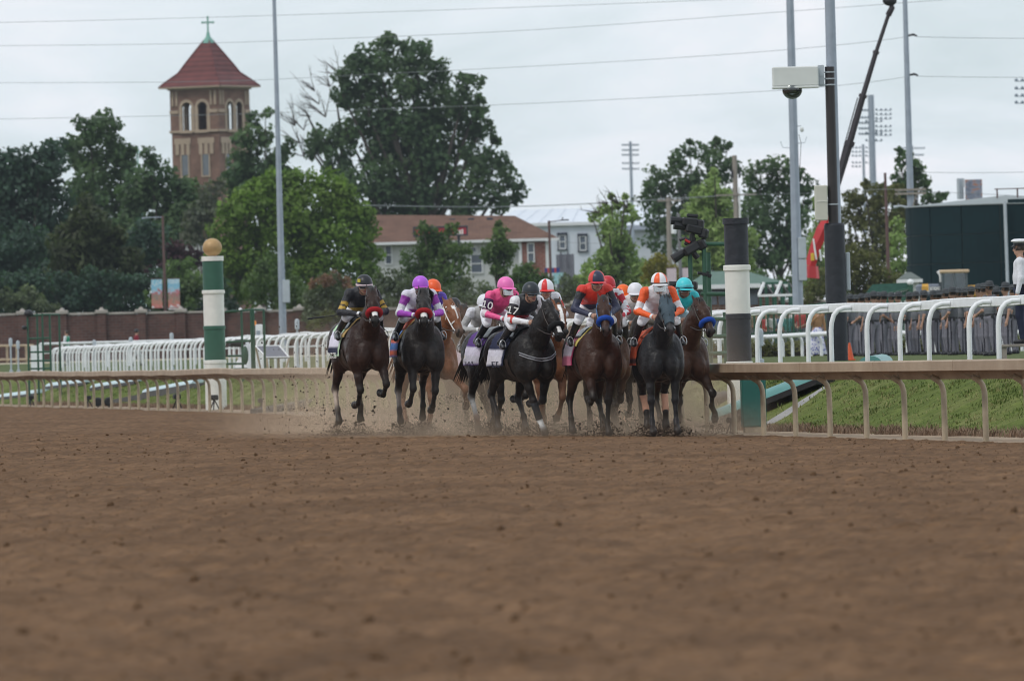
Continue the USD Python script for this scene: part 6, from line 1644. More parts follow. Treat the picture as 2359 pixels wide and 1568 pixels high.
q = (sg0 + sg1) / 2; o = thing("roadside_sign", "red sign with dark frame and white mark in front of the brown roof", "sign", (q[0], 592, 0))
w_, hgt = sg1[0] - sg0[0], sg1[2] - sg0[2]
part(o, "board", bx((0, 0, q[2]), (w_, 0.2, hgt)), flat_mat("sign_red", (0.42, 0.035, 0.06), 0.5))
part(o, "frame", cat_([bx((0, -0.02, q[2] + s * (hgt / 2 + 0.05)), (w_ + 0.2, 0.28, 0.1)) for s in (-1, 1)] + [bx((s * (w_ / 2 + 0.05), -0.02, q[2]), (0.1, 0.28, hgt)) for s in (-1, 1)]), trim_dark)
part(o, "white_mark", cat_([bx((w_ / 2 - 0.75 + k * 0.16, -0.112, q[2] - 0.12 + 0.05 * (k % 2)), (0.10, 0.02, 0.34)) for k in range(4)]), letter_mat)
part(o, "yellow_mark", cat_([bx((-w_ * 0.02 + k * 0.18, -0.112, q[2] - 0.1 - 0.06 * (k % 3)), (0.13, 0.02, 0.16)) for k in range(4)]), flat_mat("sign_yellow", (0.5, 0.36, 0.06), 0.5))
for s in (-1, 1): part(o, "leg", cyl((s * w_ * 0.35, 0.1, 1.3), (s * w_ * 0.35, 0.1, q[2] - hgt / 2), 0.1, 8), trim_dark)

d = 640; a, b_ = P(1215, 522, d), P(1440, 524, d)
o = thing("house", "white flat-fronted house with two dark-trimmed windows, right of the brown roof", "house", (a[0], d, 0)); off = np.array([a[0], d, 0])
zt_ = a[2]; L_ = b_[0] - a[0]
part(o, "wall", bx((L_ / 2, 4, (1 + zt_) / 2), (L_, 8, zt_ - 1)), house_white)
part(o, "parapet", bx((L_ / 2, 3.9, zt_ + 0.12), (L_ + 0.2, 8.4, 0.24)), trim_white)
for wx, y0_, y1_, lt in ((1296, 537, 577, 0), (1343, 539, 581, 1)):
    q0, q1 = P(wx, y1_, d) - off, P(wx, y0_, d) - off
    w_ = window(o, (q0[0], -0.06, (q0[2] + q1[2]) / 2), 0.38, (q1[2] - q0[2]) * 0.72, trim_white)
    hm = (q1[2] - q0[2]); cz = (q0[2] + q1[2]) / 2
    part(w_, "surround", cat_([bx((q0[0] + s * 0.31, -0.06, cz), (0.09, 0.2, hm)) for s in (-1, 1)] + [bx((q0[0], -0.06, cz + hm * 0.46), (0.75, 0.22, 0.18)), bx((q0[0], -0.06, cz - hm * 0.46), (0.78, 0.22, 0.09))]), trim_dark)
q = P(1302, 602, 620); o = thing("timber_fence", "weathered grey timber fence below the white house windows", "fence", (q[0], 620, 0))
for k in range(8):
    part(o, "plank", bx((-0.56 + k * 0.16, 0, (1.3 + q[2] + 0.5) / 2 + 0.01 * (k % 3)), (0.15, 0.05, q[2] + 0.5 - 1.3)), mat("fence_grey", (0.13, 0.13, 0.155), 0.8, 0.1, 2) if k == 0 else UsdShade.Material.Get(stage, "/World/Looks/fence_grey"))
for x in (-0.3, 0.2): part(o, "post", bx((x, -0.05, q[2] + 0.1), (0.1, 0.1, 1.2)), UsdShade.Material.Get(stage, "/World/Looks/fence_grey"))
q = P(1272, 623, 560); o = thing("striped_hoarding", "blue hoarding with red stripes under the lamp post", "hoarding", (q[0], 560, 0))
part(o, "board", bx((0, 0, q[2]), (0.95, 0.06, 0.35)), flat_mat("hoard_blue", (0.03, 0.045, 0.20), 0.5))
for x in (-0.25, 0.2): part(o, "stripe", bx((x, -0.035, q[2]), (0.11, 0.02, 0.35)), flat_mat("hoard_red", (0.5, 0.05, 0.05), 0.5))
for s in (-1, 1): part(o, "leg", bx((s * 0.4, 0.02, (1.4 + q[2] - 0.17) / 2), (0.06, 0.04, q[2] - 0.17 - 1.4)), trim_dark)
q = P(1286, 641, 555); o = thing("mural_board", "turquoise patterned board behind the red and white helmet", "board", (q[0], 555, 0))
part(o, "board", bx((0, 0, q[2]), (0.66, 0.05, 0.72)), usdkit.material(stage, "/World/Looks/mural", {"g": ("texture_coordinate", {}), "n": ("noise_texture", {"scale": 5.0, "detail": 2.0}), "r": ("rgb_ramp", {"ramp": [(0.4, (0.20, 0.45, 0.50)), (0.55, (0.40, 0.56, 0.58)), (0.62, (0.10, 0.22, 0.2))]}), "p": ("principled_bsdf", {"roughness": 0.5})}, [("g.object", "n.vector"), ("n.fac", "r.fac"), ("r.color", "p.base_color")], surface="p.BSDF"))
for s in (-1, 1): part(o, "leg", bx((s * 0.28, 0.03, (1.4 + q[2] - 0.36) / 2), (0.05, 0.04, q[2] - 0.36 - 1.4)), trim_dark)

d = 1050; a, b_ = P(1110, 528, d), P(1720, 522, d); rdg = P(1300, 481, d + 20)
o = thing("sports_hall", "huge pale metal hall roof rising beyond the white house", "building", (a[0], d, 0)); L_ = b_[0] - a[0]
pale_metal = mat("pale_metal_roof", (0.62, 0.66, 0.72), 0.5, 0.05, 0.15, stretch=(0.3, 0.3, 1)); pale_wall = mat("pale_metal_wall", (0.48, 0.51, 0.55), 0.6, 0.05, 0.15)
part(o, "wall", bx((L_ / 2, 20, (1 + a[2]) / 2), (L_ - 0.6, 39, a[2] - 1)), pale_wall)
part(o, "roof", trimesh.Trimesh(np.array([(0, -0.3, a[2]), (L_, -0.3, a[2]), (L_, 40, a[2]), (0, 40, a[2]), (4, 20, rdg[2]), (L_ - 4, 20, rdg[2])], float), [[0, 1, 5], [0, 5, 4], [1, 2, 5], [2, 3, 4], [2, 4, 5], [3, 0, 4], [0, 2, 1], [0, 3, 2]], process=False), pale_metal)
part(o, "eave", bx((L_ / 2, -0.4, a[2] - 0.3), (L_, 0.3, 0.5)), mat("eave_blue", (0.34, 0.37, 0.46), 0.6, 0.05, 1))
for x in np.linspace(2, L_ - 2, 14): part(o, "roof_seam", cyl((x, -0.35, a[2] + 0.08), (4 + (x - 0) / L_ * (L_ - 8), 20, rdg[2] + 0.04), 0.03, 4), pale_metal)
q = P(418, 560, 640); o = thing("shed", "pale-roofed low building glimpsed through the trees left of the gold-ball post", "building", (q[0], 640, 0))
part(o, "wall", bx((0, 3, (1 + q[2]) / 2), (3.2, 6, q[2] - 1)), siding); part(o, "roof", bx((0, 3, q[2] + 0.12), (3.6, 6.4, 0.22)), house_white)

# green-roofed brick building at right
d = 420; a, b_ = P(1585, 657, d), P(1812, 655, d); rz_ = P(1700, 624, d + 5)[2]
o = thing("pavilion", "low brick building with green hipped roof behind the black and white post", "building", (a[0], d, 0)); L_ = b_[0] - a[0]
green_roof = mat("green_roof", (0.060, 0.125, 0.090), 0.6, 0.1, 0.8)
part(o, "wall", bx((L_ / 2, 4, (0.9 + a[2] - 0.3) / 2), (L_ - 0.8, 7, a[2] - 0.3 - 0.9)), brick_mat("pavilion_brick", (0.17, 0.085, 0.065), (0.13, 0.065, 0.05), (0.2, 0.15, 0.13)))
part(o, "roof", trimesh.Trimesh(np.array([(0, 0, a[2]), (L_, 0, a[2]), (L_, 8, a[2]), (0, 8, a[2]), (1.0, 4, rz_), (L_ - 1.9, 4, rz_)], float), [[0, 1, 5], [0, 5, 4], [1, 2, 5], [2, 3, 4], [2, 4, 5], [3, 0, 4], [0, 2, 1], [0, 3, 2]], process=False), green_roof)
part(o, "gutter", bx((L_ / 2, -0.05, a[2] - 0.10), (L_ + 0.1, 0.12, 0.2)), trim_white)
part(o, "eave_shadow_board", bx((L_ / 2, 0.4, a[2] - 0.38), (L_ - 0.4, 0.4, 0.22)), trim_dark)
for px in (1640, 1668, 1735): q = P(px, 685, d); part(o, "window", bx((q[0] - a[0], 0.48, q[2]), (0.5, 0.06, 0.7)), pane)
d = 345; q = P(2096, 640, d); o = thing("kiosk", "small white-eaved kiosk roof at the left foot of the dark tank", "building", (q[0], d, 0)); z = zat(2096, 643, d)
part(o, "roof", trimesh.Trimesh(np.array([(-0.45, 0, z), (0.5, 0, z), (0.5, 1.5, z), (-0.45, 1.5, z), (-0.1, 0.7, z + 0.28), (0.1, 0.7, z + 0.28)], float), [[0, 1, 5], [0, 5, 4], [1, 2, 5], [2, 3, 4], [2, 4, 5], [3, 0, 4], [0, 2, 1], [0, 3, 2]], process=False), mat("kiosk_roof", (0.11, 0.13, 0.12), 0.7, 0.1, 2))
part(o, "eave", bx((0.02, 0.75, z - 0.07), (0.97, 1.55, 0.13)), trim_white); part(o, "wall", bx((0.02, 0.75, (0.9 + z - 0.13) / 2), (0.7, 1.2, z - 0.13 - 0.9)), siding)

# ================================================================ the dark green tank at the right edge
d = 380; R = 4.45; q = P(2332, 480, d); cx_ = q[0]; z1 = zat(2150, 474, d)
o = thing("water_tank", "big round dark green tank with seamed panels at the right edge", "tank", (cx_, d + R, 0))
tank_m = mat("tank_green", (0.006, 0.020, 0.024), 0.7, 0.12, 0.6, spec=0.12); seam_m = mat("tank_seam", (0.022, 0.04, 0.04), 0.5, 0.1, 2); tank_roof = mat("tank_roof", (0.20, 0.23, 0.23), 0.5, 0.1, 0.5)
rows = np.linspace(0.9, z1, 6); na = 16
for i in range(5):
    for j in range(na):
        a0, a1 = 2 * math.pi * j / na + 0.006 + 0.27, 2 * math.pi * (j + 1) / na - 0.006 + 0.27
        th = np.linspace(a0, a1, 6); X_ = np.stack([np.cos(th), np.sin(th)], 1)
        r0_, r1_ = R - 0.08, R + 0.012 * ((i * 7 + j * 3) % 3)
        v = np.vstack([np.hstack([X_ * rr, np.full((6, 1), z)]) for rr, z in ((r0_, rows[i] + 0.02), (r1_, rows[i] + 0.02), (r1_, rows[i + 1] - 0.02), (r0_, rows[i + 1] - 0.02))])
        f = []
        for s_ in range(4):
            for k in range(5):
                a_, b2 = s_ * 6 + k, ((s_ + 1) % 4) * 6 + k; f += [(a_, a_ + 1, b2 + 1), (a_, b2 + 1, b2)]
        f += [(0, 6, 12), (0, 12, 18), (5, 17, 11), (5, 23, 17)]
        part(o, "panel", trimesh.Trimesh(v, np.array(f), process=False), tank_m, False)
part(o, "shell", lathe([(0, 0.9), (R - 0.05, 0.9), (R - 0.05, z1 - 0.02), (0, z1 - 0.02)], 48), seam_m, 30)
part(o, "roof", lathe([(0, z1 - 0.01), (R + 0.06, z1 - 0.01), (R + 0.06, z1 + 0.03), (0.4, z1 + 0.42), (0, z1 + 0.44)], 48), tank_roof, 30)
zv = zat(2283, 477, d); part(o, "roof_vent", lathe([(0, -0.2), (0.16, -0.2), (0.16, 0.16), (0.28, 0.17), (0.28, 0.25), (0, 0.27)], 16, (P(2284, 470, d)[0] - cx_, -1.2, zv + 0.08)), dark_metal, 40)
zr0, zr1 = zat(2310, 482, d), zat(2310, 431, d)
for k, px in enumerate((2306, 2353, 2400)):
    x = P(px, 450, d)[0] - cx_; part(o, "rail_post", cyl((x, -1.5, zr0 - 0.3), (x, -1.5, zr1), 0.035, 6), steel_brown, True)
for z in (zr1 - 0.03, (zr0 + zr1) / 2): part(o, "hand_rail", cyl((P(2300, 450, d)[0] - cx_, -1.5, z), (P(2420, 450, d)[0] - cx_, -1.5, z), 0.025, 6), steel_brown, True)
part(o, "ladder_rail", cyl((P(2344, 560, 372)[0] - cx_, -R - 0.25, 0.9), (P(2339, 483, 372)[0] - cx_, -R - 0.25, z1 + 0.1), 0.075, 8), galv_light, True)
part(o, "screen", bx((P(2420, 560, 371)[0] - cx_, -R + 0.15, (0.9 + z1 + 0.2) / 2), (2.5, 0.08, z1 - 0.7)), tank_m)

# billboard beyond
d = 560; q0, q1 = P(2224, 462, d), P(2262, 413, d)
o = thing("billboard", "faded billboard standing above the dark tank", "billboard", ((q0[0] + q1[0]) / 2, d, 0)); w_ = q1[0] - q0[0]
part(o, "panel", bx((0, 0, (q0[2] + q1[2]) / 2), (w_, 0.15, q1[2] - q0[2]), 0.15), usdkit.material(stage, "/World/Looks/faded_print", {"g": ("texture_coordinate", {}), "m": ("mapping", {"mapping_type": "point", "scale": (1, 1, 2.2)}), "n": ("noise_texture", {"scale": 2.4, "detail": 3.0}), "r": ("rgb_ramp", {"ramp": [(0.35, (0.14, 0.16, 0.22)), (0.52, (0.25, 0.27, 0.34)), (0.62, (0.36, 0.16, 0.10))]}), "p": ("principled_bsdf", {"roughness": 0.6})}, [("g.object", "m.vector"), ("m.vector", "n.vector"), ("n.fac", "r.fac"), ("r.color", "p.base_color")], surface="p.BSDF"))
part(o, "back_panel", bx((-w_ / 2 - 0.28, 0.5, (q0[2] + q1[2]) / 2 + 0.1), (0.34, 0.3, q1[2] - q0[2]), 0.5), galv_light); part(o, "pole", cyl((0, 0.3, 1.3), (0, 0.3, q0[2]), 0.18, 8), steel_brown)
part(o, "antenna_box", bx((-w_ / 2 - 0.1, 0.1, q1[2] - 0.2), (0.14, 0.14, 0.55)), galv_light)
q = P(2046, 590, 470); o = thing("steel_post", "thin rust-brown steel post between the padded pole and the power pole", "pole", (q[0], 470, 0))
part(o, "shaft", tube([(0.05, 0, 0.9), (0, 0, 5), (-0.05, 0, zat(2040, 400, 470))], [0.12, 0.10, 0.07], 8), steel_brown, True); part(o, "cap", ell((-0.05, 0, zat(2040, 400, 470)), (0.085, 0.085, 0.05), 1), steel_brown)

# ================================================================ floodlight masts far off
def mast(label, d, pole, racks, lamp=0.32):
    q = P(pole[0], pole[1], d); o = thing("floodlight_mast", label, "floodlight mast", (q[0], d, 0), 0)
    b0 = q[0]
    part(o, "pole", tube([(0, 0, 1.4), (0, 0, q[2])], [pole[2] * 1.3, pole[2]], 8), galv, True)
    for (x0, x1, y, n) in racks:
        a, b_ = P(x0, y, d), P(x1, y, d); a = a - [b0, d, 0]; b_ = b_ - [b0, d, 0]
        part(o, "crossarm", cyl(a + [0, 0, -0.12], b_ + [0, 0, -0.12], lamp * 0.14, 5), galv)
        for t in np.linspace(0, 1, n):
            c = lerp(a, b_, t); part(o, "floodlight", trimesh.Trimesh(*(lambda m: (m.vertices * lamp + c, m.faces))(FLOOD), process=False), galv_lamp, 40)
    return o


FLOOD = lathe([(0, 0.35), (0.30, 0.33), (0.5, 0.0), (0.62, -0.35), (0.45, -0.42), (0, -0.3)], 8); FLOOD.apply_transform(trimesh.transformations.rotation_matrix(0.6, [1, 0, 0]))
galv_lamp = mat("lamp_housing", (0.20, 0.24, 0.29), 0.5, 0.1, 2)
mast("small floodlight mast over the pale hall roof", 1000, (1452, 326, 0.16), [(1434, 1470, 333, 8), (1434, 1470, 345, 8), (1434, 1470, 356, 8), (1435, 1471, 375, 7), (1435, 1471, 388, 7)], 0.20)
K4 = lambda x: (1700 + x / 2.24) / 1.0598
Y4 = lambda y: y / 2.24 / 1.0598
mast("large floodlight mast with antennas beyond the crane boom", 800, (2006, 219, 0.28), [(K4(985), K4(1062), Y4(y), 4) for y in (598, 622, 645)] + [(K4(985), K4(1062), Y4(y), 4) for y in (688, 712, 735)] + [(K4(893), K4(940), Y4(y), 4) for y in (600, 640, 670, 700, 730)] + [(K4(930), K4(1012), Y4(y), 4) for y in (660, 725, 765)], 0.20)
mast("thin floodlight mast low left of the large mast", 1000, (K4(912), Y4(790), 0.15), [(K4(855), K4(895), Y4(y), 3) for y in (805, 828, 850, 887, 908)] + [(K4(930), K4(965), Y4(y), 2) for y in (805, 828, 850, 887)], 0.22)
mast("floodlight mast behind the tall tree and slim power pole", 1000, (K4(1178), Y4(795), 0.15), [(K4(1108), K4(1246), Y4(808), 10), (K4(1108), K4(1150), Y4(822), 4), (K4(1190), K4(1240), Y4(845), 5)], 0.20)
mast("floodlight mast cut by the right edge", 700, (2372, 170, 0.2), [(K4(1750), K4(1850), Y4(y), 4) for y in (437, 480, 520, 558)], 0.26)

# ================================================================ camera crane
d = 350; o_ = P(1866, 640, d); o = thing("camera_crane", "telescopic camera crane with dark boom and red base section", "crane", (o_[0], d, 0)); off = np.array([o_[0], d, 0])
boom_m = mat("boom_dark", (0.028, 0.022, 0.026), 0.5, 0.15, 1)
Q = lambda x, y: P(x, y, d) - off
seg = [((1905, 497), (1957, 330), 0.165), ((1957, 330), (1988, 221), 0.135), ((1988, 221), (2018, 121), 0.105), ((2018, 121), (2049, 28), 0.08)]
for a, b_, r_b in seg:
    A_, B2 = Q(*a), Q(*b_); part(o, "boom_section", tube([A_, lerp(A_, B2, 1.03)], [r_b, r_b * 0.95], 4), boom_m, False); part(o, "collar", tube([lerp(A_, B2, 0.965), lerp(A_, B2, 1.03)], r_b * 1.25, 4), boom_m, False)
part(o, "guide_cable", tube([Q(1910, 470), Q(1945, 335), Q(1976, 225)], 0.025, 5), dark_metal)
part(o, "jib", tube([Q(2046, 36), Q(2055, 18), Q(2052, 8)], [0.12, 0.12, 0.08], 8), boom_m, True)
part(o, "camera_head", cat_([ell(Q(2050, 3), (0.28, 0.22, 0.20), 2), bx(Q(2042, 0), (0.3, 0.3, 0.22), 0, 0.03)]), black_thing)
part(o, "base_section", tube([Q(1866, 612), Q(1880, 565), Q(1895, 530), Q(1908, 500)], [0.22, 0.22, 0.26, 0.16], 4), red_paint, False)
for a, b_ in (((1873, 550), (1880, 598)), ((1888, 575), (1891, 601))):
    part(o, "ram", cyl(Q(*a) + [0, -0.3, 0], Q(*b_) + [0, -0.3, 0], 0.035, 8), white_paint, True)
part(o, "turret", tube([Q(1862, 640), Q(1864, 612)], [0.45, 0.36], 8), red_paint, False); part(o, "pedestal", bx((0, 0, 1.6), (2.2, 2.2, 1.4), 0, 0.1), red_paint)
part(o, "yellow_plate", bx(Q(1871, 592) + [0, -0.42, 0], (0.14, 0.04, 0.3), 0.0, 0.01), flat_mat("plate_yellow", (0.6, 0.4, 0.04), 0.5))

# ================================================================ lamp posts with banners, utility poles
ban1 = usdkit.material(stage, "/World/Looks/banner_print", {"g": ("texture_coordinate", {}), "s": ("separate_xyz", {}), "zr": ("map_range", {"from_min": float(zat(400, 712, 520)), "from_max": float(zat(400, 642, 520))}), "n": ("noise_texture", {"scale": 4.5, "detail": 3.0}), "mr": ("map_range", {"from_min": 0.35, "from_max": 0.65, "to_min": -0.12, "to_max": 0.12}), "a": ("math", {"math_type": "add"}),
    "r": ("rgb_ramp", {"ramp": [(0.0, (0.62, 0.62, 0.64)), (0.10, (0.50, 0.14, 0.12)), (0.26, (0.42, 0.20, 0.15)), (0.42, (0.22, 0.20, 0.16)), (0.55, (0.45, 0.12, 0.14)), (0.62, (0.34, 0.50, 0.60)), (0.80, (0.16, 0.42, 0.58)), (0.9, (0.50, 0.60, 0.66)), (1.0, (0.20, 0.48, 0.62))]}), "p": ("principled_bsdf", {"roughness": 0.6})},
    [("g.object", "s.vector"), ("s.z", "zr.value"), ("g.object", "n.vector"), ("n.fac", "mr.value"), ("zr.result", "a.value1"), ("mr.result", "a.value2"), ("a.value", "r.fac"), ("r.color", "p.base_color")], surface="p.BSDF")
ban2 = flat_mat("pale_pink_banner", (0.56, 0.47, 0.50), 0.6)
d = 520; q = P(380, 705, d); o = thing("lamp_post", "thin lamp post with two blue and red printed banners above the wall", "lamp post", (q[0], d, 0)); X = lambda px: P(px, 600, d)[0] - q[0]
part(o, "pole", tube([(0.05, 0, 1.3), (0, 0, zat(378, 497, d))], [0.10, 0.07], 8), steel_brown, True); part(o, "arm", tube([(0, 0, zat(378, 500, d)), (X(345), 0, zat(345, 501, d)), (X(329), 0, zat(330, 503, d))], [0.035, 0.035, 0.06], 6), galv, True)
part(o, "banner", sheet(np.stack(np.meshgrid(np.linspace(X(347), X(372), 5), [0.0], np.linspace(zat(360, 709, d), zat(360, 643, d), 10), indexing="ij"), -1)[:, 0] + np.array([0, 0.0, 0]), 0.02), ban1)
part(o, "banner", sheet(np.stack(np.meshgrid(np.linspace(X(385), X(412), 5), [0.0], np.linspace(zat(400, 713, d), zat(400, 642, d), 10), indexing="ij"), -1)[:, 0], 0.02), ban1)
for y in (643, 710): part(o, "banner_rod", cyl((X(346), 0, zat(380, y, d) + 0.02), (X(413), 0, zat(380, y, d) + 0.02), 0.025, 5), steel_brown)
d = 520; q = P(1268, 640, d); o = thing("lamp_post", "thin brown lamp post with a right-hand arm beside the house", "lamp post", (q[0], d, 0))
part(o, "pole", tube([(0.05, 0, 1.3), (0, 0, zat(1268, 508, d))], [0.09, 0.075], 8), steel_brown, True); part(o, "arm", tube([(0, 0, zat(1268, 511, d)), (0.5, 0, zat(1281, 509, d)), (0.85, 0, zat(1292, 507, d))], [0.035, 0.035, 0.035], 6), steel_brown, True)
part(o, "lamp_head", cat_([bx((0.95, 0, zat(1296, 507, d)), (0.5, 0.25, 0.08), 0, 0.02), bx((0.82, 0, zat(1292, 505, d) + 0.06), (0.07, 0.07, 0.12))]), dark_metal)
d = 505; q = P(1567, 640, d); o = thing("lamp_post", "thin grey lamp post with two pale pink banners behind the orange and white helmet", "lamp post", (q[0], d, 0)); X = lambda px: P(px, 630, d)[0] - q[0]
part(o, "pole", tube([(0.05, 0, 1.3), (0, 0, zat(1565, 492, d))], [0.11, 0.085], 8), mat("pole_grey", (0.16, 0.16, 0.165), 0.5, 0.1, 2), True)
for x0_, x1_ in ((1536, 1558), (1572, 1590)):
    b_ = part(o, "banner", bx(((X(x0_) + X(x1_)) / 2, 0, (zat(1560, 655, d) + zat(1560, 618, d)) / 2), (X(x1_) - X(x0_), 0.03, zat(1560, 618, d) - zat(1560, 655, d))), ban2)
part(o, "banner_rod", cyl((X(1535), 0, zat(1560, 617, d)), (X(1591), 0, zat(1560, 617, d)), 0.025, 5), steel_brown)
d = 560; q = P(1543, 600, d); o = thing("utility_pole", "wooden utility pole with a crossarm and white transformer", "utility pole", (q[0], d, 0))
part(o, "pole", tube([(0, 0, 1.3), (0, 0, zat(1540, 455, d))], [0.20, 0.15], 8), wood_pole, True)
part(o, "crossarm", bx((0.05, -0.12, zat(1540, 462, d)), (1.5, 0.1, 0.12)), wood_pole); part(o, "brace", cyl((0, -0.15, zat(1540, 482, d)), (0.5, -0.15, zat(1540, 463, d)), 0.03, 5), wood_pole)
part(o, "transformer", lathe([(0, 0), (0.17, 0), (0.17, 0.9), (0.1, 0.98), (0, 1.0)], 14, (0.30, -0.1, zat(1553, 538, d))), white_paint, 40)
for x in (-0.6, -0.3, 0.4, 0.7): part(o, "insulator", cyl((x, -0.12, zat(1540, 460, d)), (x, -0.12, zat(1540, 456, d)), 0.04, 6), galv_light)
q = P(1700, 600, d); o = thing("utility_pole", "tall weathered utility pole above the television cameras", "utility pole", (q[0], d, 0))
part(o, "pole", tube([(0, 0, 1.3), (-0.05, 0, zat(1697, 358, d))], [0.20, 0.15], 8), wood_pole, True); part(o, "conduit", cyl((0.2, -0.1, 1.3), (0.2, -0.1, zat(1705, 432, d)), 0.06, 6), white_paint, True)
part(o, "crossarm", bx((0.0, -0.15, zat(1697, 449, d)), (2.6, 0.1, 0.1)), wood_pole); part(o, "bracket", cat_([bx((s * 0.25, -0.1, zat(1697, 400, d)), (0.12, 0.15, 0.5)) for s in (-1, 1)]), dark_metal)
part(o, "lamp_arm", tube([(-0.15, 0, zat(1690, 520, d)), (-0.9, 0, zat(1665, 512, d))], [0.04, 0.06], 6), galv_light, True)

# ================================================================ tractor, starting gate, van, ramp
d = 330; q = P(2165, 690, d); o = thing("tractor", "grey and yellow tractor with a glass cab and tan roof before the dark tank", "tractor", (q[0], d, 0)); X = lambda px: P(px, 650, d)[0] - q[0]; Zt = lambda y: zat(2165, y, d)
cabm = mat("cab_frame", (0.09, 0.11, 0.12), 0.5, 0.1, 3); tract_grey = mat("tractor_grey", (0.16, 0.18, 0.22), 0.45, 0.08, 3); tract_yel = mat("tractor_yellow", (0.55, 0.30, 0.05), 0.45, 0.08, 3)
xa, xb = X(2167), X(2228)
part(o, "cab_roof", bx(((xa + xb) / 2, 0, Zt(626)), (xb - xa + 0.12, 1.5, 0.13), 0, 0.04), mat("cab_roof", (0.50, 0.37, 0.24), 0.5, 0.08, 2))
for x in (xa + 0.04, xa + 0.50, xb - 0.05):
    for y in (-0.65, 0.65): part(o, "cab_pillar", bx((x, y, (Zt(629) + Zt(680)) / 2), (0.07, 0.07, Zt(629) - Zt(680))), cabm)
for y in (-0.64, 0.64):
    part(o, "cab_glass", bx(((xa + xb) / 2, y, (Zt(629) + Zt(672)) / 2), (xb - xa - 0.2, 0.02, Zt(629) - Zt(672))), pane_mat("cab_pane", (0.5, 0.6, 0.62)) if y < 0 else UsdShade.Material.Get(stage, "/World/Looks/cab_pane"))
hx0, hx1 = X(2110), xa - 0.02
hood_ = part(o, "hood", bx(((hx0 + hx1) / 2, 0, Zt(667)), (hx1 - hx0, 0.9, 0.45), 0, 0.08), tract_grey)
tm = meshkit.text_mesh("DEERE", 0.16, 0.02, bold=True); tv = tm.vertices - [tm.bounds[:, 0].mean(), 0, 0]
part(hood_, "lettering", (np.stack([(hx0 + hx1) / 2 + 0.1 + tv[:, 0], -0.452 - tv[:, 2], Zt(671) + tv[:, 1]], 1), tm.faces), letter_mat, False)
part(o, "nose", bx((X(2130), 0, Zt(664)), (0.42, 0.95, 0.36), 0, 0.10), tract_yel); part(o, "exhaust", tube([(X(2166), -0.4, Zt(650)), (X(2166), -0.4, Zt(634)), (X(2160), -0.4, Zt(624))], [0.05, 0.06, 0.07], 8), white_paint, True)
part(o, "rear_body", bx((xb + 0.35, 0, Zt(672)), (0.8, 1.0, 0.45), 0, 0.06), tract_yel)
for x, r_w in ((X(2130), 0.5), (xb - 0.1, 0.8)):
    for y in (-0.7, 0.7):
        m = lathe([(0.3 * r_w, -0.18), (r_w * 0.92, -0.2), (r_w, -0.12), (r_w, 0.12), (r_w * 0.92, 0.2), (0.3 * r_w, 0.18)], 24); m.apply_transform(trimesh.transformations.rotation_matrix(math.pi / 2, [1, 0, 0])); m.apply_translation((x, y, 0.95 + r_w)); w_ = part(o, "tyre", m, black_thing, 40)
        m = cyl((x, y - 0.1, 0.95 + r_w), (x, y + 0.1, 0.95 + r_w), r_w * 0.4, 14); part(w_, "hub", m, tract_yel, 40)
part(o, "chassis", bx(((X(2120) + xb) / 2, 0, 1.75), (xb - X(2120), 0.7, 0.4), 0, 0.05), dark_metal)

d = 335; q = P(1786, 700, d); o = thing("starting_gate", "white and green starting gate frame parked left of the grey pole", "starting gate", (q[0], d, 0)); X = lambda px: P(px, 680, d)[0] - q[0]; Zs = lambda y: zat(1786, y, d)
for px in (1752, 1768, 1786, 1805, 1824):
    part(o, "stall_post", bx((X(px), 0, (0.9 + Zs(682)) / 2), (0.10, 0.14, Zs(682) - 0.9)), green_paint); part(o, "stall_gate", bx((X(px) + 0.15, 0.1, 1.9), (0.16, 0.05, 1.0), 0, 0.02), green_paint)
part(o, "top_beam", bx((0, 0, Zs(680)), (X(1826) - X(1747), 0.2, 0.09)), white_paint)
for a_, b2 in (((1748, 679), (1761, 650)), ((1787, 679), (1801, 648))): part(o, "brace", cyl((X(a_[0]), 0, Zs(a_[1])), (X(b2[0]), 0.2, Zs(b2[1])), 0.06, 6), white_paint)
part(o, "rear_beam", bx((X(1785), 0.6, Zs(652)), (X(1822) - X(1760), 0.12, 0.09)), green_paint)
for px in (1766, 1782, 1802, 1820): part(o, "rear_post", bx((X(px), 0.6, (0.9 + Zs(652)) / 2), (0.09, 0.09, Zs(652) - 0.9)), green_paint); part(o, "rear_strut", cyl((X(px), 0.6, Zs(652)), (X(px) + 0.3, 0.3, Zs(680)), 0.035, 5), dark_metal)
d = 400; q = P(1672, 712, d); o = thing("van", "white van half hidden left of the black and white post", "van", (q[0], d, 0.95))
vp = sg.Polygon([(-1.0, 0.35), (-1.0, 0.95), (-0.55, 1.15), (-0.25, 1.85), (1.9, 1.9), (1.95, 0.35)]); m = prism(vp, 1.7); part(o, "body", m, white_paint, False)
part(o, "windscreen", bx((-0.2, -0.012, 1.5), (0.4, 0.02, 0.4)), pane)
for x in (-0.55, 1.45):
    m = lathe([(0, -0.11), (0.3, -0.11), (0.33, 0), (0.3, 0.11), (0, 0.11)], 16); m.apply_transform(trimesh.transformations.rotation_matrix(math.pi / 2, [1, 0, 0])); m.apply_translation((x, 0.02, 0.33)); part(o, "wheel", m, black_thing, 40)
d = 322; q = P(2040, 690, d); o = thing("ramp", "dark green mesh-sided ramp rising toward the tank behind the troopers", "ramp", (q[0], d, 0)); X = lambda px: P(px, 680, d)[0] - q[0]; Zs = lambda px, y: zat(px, y, d)
po = sg.Polygon([(X(1700), Zs(1700, 722)), (X(1960), Zs(1960, 694)), (X(2095), Zs(2095, 668)), (X(2095), Zs(2095, 690)), (X(1960), Zs(1960, 716)), (X(1700), Zs(1700, 745))]); m = prism(po, 0.08); part(o, "side_panel", m, green_paint)
